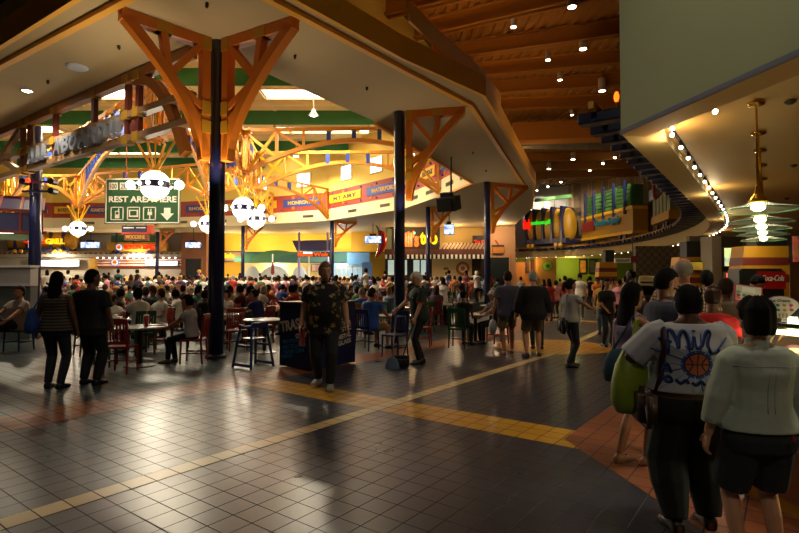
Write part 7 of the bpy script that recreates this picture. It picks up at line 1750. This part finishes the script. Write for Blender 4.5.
for i in range(-4, 40):
    for j in range(0, 30):
        a, b = 3.2 + 2.12 * i + (j % 2) * .5, 9.9 + 2.12 * j
        p = ab(a, b); p += V((RC.uniform(-.25, .25), RC.uniform(-.25, .25), 0)); ph = RC.uniform(0, pi / 2); seats = [RC.random() for _ in range(4)]; rr = [RC.random() for _ in range(8)]
        if p.y < 11.5 or p.y > 47.2 or not (-25 < uof(p) < 500): continue
        if p.y > 26 and p.x > 4.2 + (p.y - 26) * .12: continue
        if p.x > 2.2 and p.y < 30: continue
        if p.y < 15 and p.x < -7.2: continue
        if abs(p.y - 25.5) < 1.15: continue
        cells.append((p, ph, seats, rr, ((i + 4) * 30 + j) * 20))
cells.sort(key=lambda c: c[0].y)
for p, ph, seats, rr, key in cells:
    z = tierz(p.x, p.y); near = p.y < 19
    if any((q - p).length < (1.0 if q in COLS else 1.45) for q in HERO) or any((q - p).length < .95 for q in COLS): continue
    if want(key):
        tb_ = table(p + Z * z, 'x', 'round tables of the food court', parts=p.y < 16); later(tb_, 'round table', 'table', 'round tables of the food court', p); BUILT[KEY[0]] = tb_
    for k in range(4):
        a = ph + k * pi / 2; d = V((cos(a), sin(a), 0)); s_ = p + d * .78 + Z * z; yaw = atan2(-d.y, -d.x) - pi / 2
        col = RC.choices(['red', 'green', 'blue', 'wooden'], [5, 3, 1, 1.5])[0]
        top, mm = mats_for(); proto = RC.choice(SITM); sc = RC.uniform(.94, 1.06)
        if any((q - s_ + Z * z).length < .75 for q in HERO) or any((q - s_ + Z * z).length < .55 for q in COLS): continue
        if want(key + 1 + k):
            c_ = chair(col, s_, yaw, 'x', None, parts=p.y < 14.5); later(c_, col + ' slat chair', 'chair', 'slat chairs of the food court', s_); BUILT[KEY[0]] = c_
        if seats[k] < .86:
            if want(key + 5 + k):
                q = far_person(proto, 'x', s_ - d * .02, yaw, mm, None, sc); later(q, 'diner in %s' % top, 'person', 'diners at the tables', s_); BUILT[KEY[0]] = q
            elif key + 5 + k in FAR: FARC.append((SITM.index(proto), s_ - d * .02, yaw, mm))
    for k in range(3):
        c = ['c03028', 'd8d4c8', 'd8a828', '2858a0'][int(rr[k] * 4)]; w_ = {'c03028': 'red', 'd8d4c8': 'white', 'd8a828': 'yellow', '2858a0': 'blue'}[c]
        q = p + V((.26 * cos(ph + 2.1 * k), .26 * sin(ph + 2.1 * k), z + .745))
        if want(key + 9 + k):
            if rr[k + 3] < .55:
                mb = MB(); mb.lathe([(.034, 0), (.046, .16), (.046, .175), (.005, .18)], n=10); o = obj('cup', mb, mat('cup_' + c, c, .35, var=.08)); o.location = q; later(o, w_ + ' paper cup', 'cup', 'cups on the tables', q)
            else:
                mb = MB(); mb.box((0, 0, .015), (.3, .22, .03)); mb.sph((.03, .02, .04), (.08, .06, .045), 8, 5); o = obj('food_tray', mb, mat('trayc_' + c, c, .45, var=.3, scale=25)); o.location = q; o.rotation_euler.z = ph + k; later(o, w_ + ' tray with food', 'tray', 'trays on the tables', q)
            BUILT[KEY[0]] = o
# people standing or queueing at the rear counters
for k in range(44):
    u = RC.uniform(2, 182) if k < 16 else RC.uniform(222, 372) if k < 30 else RC.uniform(385, 500); Y = RC.uniform(48.3, 51.2) if k < 30 else RC.uniform(40, 46.5)
    x = X(u, Y); top, mm = mats_for(); yaw = RC.uniform(-.6, .6) if RC.random() < .7 else RC.uniform(0, 6); proto = RC.choice(STDM)
    if any((V((x, Y, 0)) - q).length < .6 for q in COLS): continue
    if want(90000 + k):
        q = far_person(proto, 'x', (x, Y, tierz(x, Y)), yaw, mm, None, RC.uniform(.98, 1.08)); later(q, 'standing person in %s' % top, 'person', 'people standing by the rear counters', (x, Y)); BUILT[KEY[0]] = q
# walkers among the tables
for u, Y, top, pr, yaw in ((118, 30, 'teal', 0, .2), (137, 31, 'teal', 2, -.3), (412, 22.5, 'black', 0, .6), (366, 27, 'white', 3, 1.3), (374, 21.8, 'white', 5, 2.2), (443, 19.0, 'white', 1, 2.6), (449, 33, 'navy', 3, 1.2), (466, 29, 'maroon', 1, 2.4), (476, 34, 'white', 4, 3.0), (385, 34.5, 'maroon', 0, .5), (352, 46.5, 'yellow', 0, 3.0), (240, 46, 'white', 4, 1.2), (68, 33, 'white', 0, 1.4), (47, 27.3, 'white', 1, .6), (159, 33.5, 'orange', 1, .5), (460, 24.2, 'brown', 3, .3)):
    x = X(u, Y)
    if want(95000 + int(u)):
        q = far_person(STDM[pr], 'x', (x, Y, tierz(x, Y)), yaw, [SKIN[RC.choice(SK)], TOPM[top], RC.choice(BOT), HAIR['black'], Mshoe], None, 1.03); later(q, 'walker in %s top' % top, 'person', 'people on foot among the tables', (x, Y)); BUILT[KEY[0]] = q
finish_labels()
if FARC:                                     # the few-pixel remainder of the crowd, behind and between the nearer diners
    big = bmesh.new(); ml = []
    for i, p, yaw, mm in FARC:
        b = bmesh.new(); b.from_mesh(LOWM[i]); b.transform(Matrix.Translation(p) @ Matrix.Rotation(yaw, 4, 'Z')); ix = []
        for m in mm:
            if m not in ml: ml.append(m)
            ix.append(ml.index(m))
        for f in b.faces: f.material_index = ix[f.material_index]
        t_ = bpy.data.meshes.new('t'); b.to_mesh(t_); b.free(); big.from_mesh(t_); bpy.data.meshes.remove(t_)
    me = bpy.data.meshes.new('crowd'); big.to_mesh(me); big.free(); o = put('crowd', me, ml, None, True); o['kind'] = 'stuff'; tag(o, 'remaining seated diners, only slivers of heads showing among the tables at the rear', 'crowd')
# people on the right-hand walkway
WALK = [(580, 22.8, 'white', 4, 2.7, 1.08, 'tall man in white tee walking toward the camera in the distance'), (549, 20.5, 'red', 1, .1, 1.0, 'woman in red jacket with her back turned beyond the black jacket man'), (556, 22.0, 'pink', 5, .3, .98, 'child sized figure in pink beside the red jacket woman'), (565, 27, 'red', 0, .3, 1.05, 'person in red top beyond the head of the grey tee woman'), (521, 33, 'white', 0, .2, 1.05, 'person in white shirt at the amber alcove'), (497, 30, 'green', 3, .9, 1.0, 'person in green top left of the purple polo man head'), (544, 30, 'black', 1, .1, 1.0, 'dark haired person in black left of the round green sign'),
        (590, 29, 'black', 0, .4, 1.04, 'person in black before the green grill wall'), (597, 25, 'orange', 3, 2.8, 1.0, 'person with orange top near the distant yellow tower'), (612, 20, 'tan', 1, 2.9, 1.0, 'person in tan top left of the blade sign'), (619, 18.5, 'pink', 5, 2.2, 1.0, 'person in pink top beneath the blade sign'), (626, 19.5, 'white', 0, 1.5, 1.0, 'person in white top beneath the blade sign'), (629, 17.2, 'grey', 1, .4, 1.0, 'person in grey top left of the beige shirt man'), (654, 16, 'navy', 0, 2.2, 1.0, 'person in blue top right of the beige shirt man'), (571, 34, 'black', 2, .2, 1.0, 'person in black shorts far down the walkway'), (534, 38, 'grey', 0, 2.9, 1.0, 'person in grey top at the tan pier'),
        (603, 33, 'white', 4, .2, 1.05, 'person in white far behind the mustard top woman'), (588, 38, 'teal', 3, .4, 1.0, 'person in teal at the counter of the green grill'), (575, 40, 'maroon', 1, .1, 1.0, 'person in maroon at the counter of the green grill'), (560, 41, 'tan', 0, .3, 1.0, 'person in tan at the counter of the green grill'), (707, 7.6, 'brown', 3, -.5, 1.0, 'customer in brown leaning at the wooden counter'), (477, 27.5, 'white', 3, 1.0, .95, 'white haired person in pale top beside the blue column')]
for u, Y, top, pr, yaw, sc, lab in WALK:
    x = X(u, Y); q = far_person(STDM[pr], lab, (x, Y, tierz(x, Y)), yaw, [SKIN[RC.choice(SK)], TOPM[top], RC.choice(BOT), HAIR['black' if u != 477 else 'white'], Mshoe], None, sc)
for u, v, Y, col in ((203, 262, 50, None),):
    t = thing('doll_figure', 'pink and yellow toy figure on the counter by the brown pier', 'toy', V((X(199, 51.5), 51.5, TIER + 1.4))); mb = MB(); mb.lathe([(.3, -.9), (.22, -.2), (.12, .3), (.05, .5)], n=12); obj('dress', mb, mat('doll_pink', 'd070c0', .6), t, True); mb = MB(); mb.sph((0, 0, .65), .2, 10, 8); obj('head', mb, mat('doll_yellow', 'e0b838', .6), t, True)
    mb = MB(); mb.box((0, 0, -1.15), (1.6, .5, .5)); obj('stand', mb, Mww, t)
# ================================================================ LIGHT
# high-bay lamps inside the roof (their light comes from the skylights and these fittings)
for k, (x, y) in enumerate(((-10, 22), (-20, 27), (-5, 30), (-14, 35), (-26, 37), (-8, 40))):
    t = thing('high_bay_lamp', 'white high bay lamp under the food court roof ' + ['nearest the big bracket', 'over the left middle trusses', 'over the large right-hand truss', 'at the centre of the roof', 'at far left of the roof', 'near the rear right corner'][k], 'ceiling light', (x, y, 11.2))
    mb = MB(); mb.lathe([(.1, .35), (.14, .2), (.3, .02), (.3, 0), (.28, 0)], n=16); obj('shade', mb, Mww, t, True)
    mb = MB(); mb.sph((0, 0, .02), (.2, .2, .08), 12, 6); obj('lamp', mb, mat('bay_lamp', 'ffffff', .4, var=0, emit='fff2d8', es=20), t)
    mb = MB(); mb.tube([(0, 0, .35), (0, 0, 1.35)], .03, 6); obj('stem', mb, Mcream, t)
    light('bay_light', 'SPOT', (x, y, 11.15), 6200, (1, .87, .62), .28, (x, y + .01, 0), 2.75, .5)
for k in range(0, len(TLP), 7):
    p = TLP[k]; light('track_spot', 'POINT', (p.x, p.y, 3.72), 26 if k < 28 else 40, (1, .74, .4), .06)
for k, (u, v) in enumerate(((758, 209), (761.5, 228), (763.5, 239.5))):
    c = atz(u, v, 2.56); light('pendant_light', 'POINT', c - Z * .12, 16, (1, .85, .6), .08)
for s in spots[::1]:
    c = atz(s[0], s[1], 10.05); light('hall_spot', 'SPOT', c - Z * .05, 260, (1, .72, .4), .1, c - Z * 9, 1.6, .8)
for k, (u, v) in enumerate(((537, 190), (548, 186), (561, 181.5), (590, 170), (603, 163), (615, 157))):
    c = atz(u, v, 10.3); light('wash_spot', 'SPOT', c + V((.2, -.1, -.15)), 1100, (1, .86, .7), .08, c + V((1.3, 4.4, -2.1)), .9, .7)
light('case_light', 'AREA', K + DD * .7 + nD * .35 + Z * 1.22, 40, (1, .85, .55), .5, K + DD * .9 + nD * .4)
# shop interiors
for u, Y, z, pw, c in ((55, 53.5, 4.0, 600, (1, .85, .6)), (135, 53.5, 4.0, 600, (1, .85, .65)), (230, 53, 3.6, 220, (1, .85, .55)), (275, 55.2, 2.6, 420, (1, .88, .65)), (340, 51, 4, 420, (.9, .95, 1)), (410, 47.0, 5.6, 220, (1, .7, .35)), (455, 47.0, 5.6, 220, (1, .75, .4)), (530, 53.5, 3.5, 160, (1, .6, .25)), (572, 54.5, 3.3, 220, (.9, .95, .3)), (500, 45.5, 6.0, 260, (1, .72, .45))):
    light('shop_light', 'POINT', (X(u, Y), Y, z), pw, c, .3)
for u in (232, 262, 300, 340): light('wall_wash', 'POINT', (X(u, 54), 54.2, 5.4), 160, (1, .8, .4), .2)
# the hall on the camera's side: a few warm fill spots, added unseen
for x, y, pw in ((-9, -4, 200), (0, -6, 260), (3, 3, 260), (-14, 5, 120)):
    light('hall_fill', 'SPOT', (x, y, 9.6), pw * 2.2, (1, .88, .7), .25, (x, y + .01, 0), 2.2, .6)
SC.view_settings.exposure = 0.0

# added fill lamps, unseen on top of the soffit ring, brightening the hall ceiling
for k, (x, y) in enumerate(((.6, 12.6), (2.4, 16.0), (4.2, 20.5), (5.4, 25), (7.0, 31))):
    t = thing('ceiling_fill_lamp', 'ochre added fill lamp lying on the soffit edge, ' + ['nearest the camera', 'second nearest', 'middle one', 'fourth', 'farthest'][k], 'ceiling light', (x, y, ZS + .01))
    mb = MB(); mb.box((0, 0, .06), (.3, .3, .12)); obj('housing', mb, Mbm, t); mb = MB(); mb.box((0, 0, .125), (.26, .26, .01)); obj('lens', mb, mat('spot_lens', 'ffffff'), t)
    light('ceiling_fill_light', 'SPOT', (x, y, ZS + .2), 150, (1, .62, .25), .15, (x + 3.5, y + 2, ZH), 2.6, .6)
# added fill spots beside the columns, without fittings, brightening soffit and brackets
for (x, y), pw in ((C1, 260), (C2, 160), (C3, 120), (C4, 160)):
    light('soffit_fill', 'SPOT', (x + .1, y - .5, 3.4), pw * .55, (1, .84, .6), .12, (x + .1, y - 1.3, ZS), 2.4, .7)
light('soffit_fill', 'SPOT', (C1[0] - .6, C1[1] - .5, 3.3), 260, (1, .84, .6), .12, (-7.6, 10.2, ZS), 1.9, .9)
for k_, h_ in HUB.items(): light('globe_light', 'POINT', h_ + Z * (LZ - .95), 300, (1, .88, .65), .45)

# the recessed downlight's beam, then added fill spots brightening lettered truss and canopy
p = atz(27, 90, ZS); light('soffit_lamp_and_fill', 'SPOT', p - Z * .06, 500, (1, .86, .62), .08, p - Z * 5 + V((-.5, 1.0, 0)), 2.0, .6)
for x, y in ((-9.5, 12.6), (-6.6, 10.6), (-12.6, 13.6)): light('soffit_lamp_and_fill', 'SPOT', (x, y, ZS - .1), 220, (1, .86, .62), .08, (x - .4, y + 2.6, 4.0), 1.3, .9)
light('bulkhead_fill', 'SPOT', (-1.0, 3.0, 9.4), 330, (1, .95, .75), .3, (3.7, 6.0, 6.5), 1.1, .9)  # added spot without a fitting, put in to brighten the bulkhead
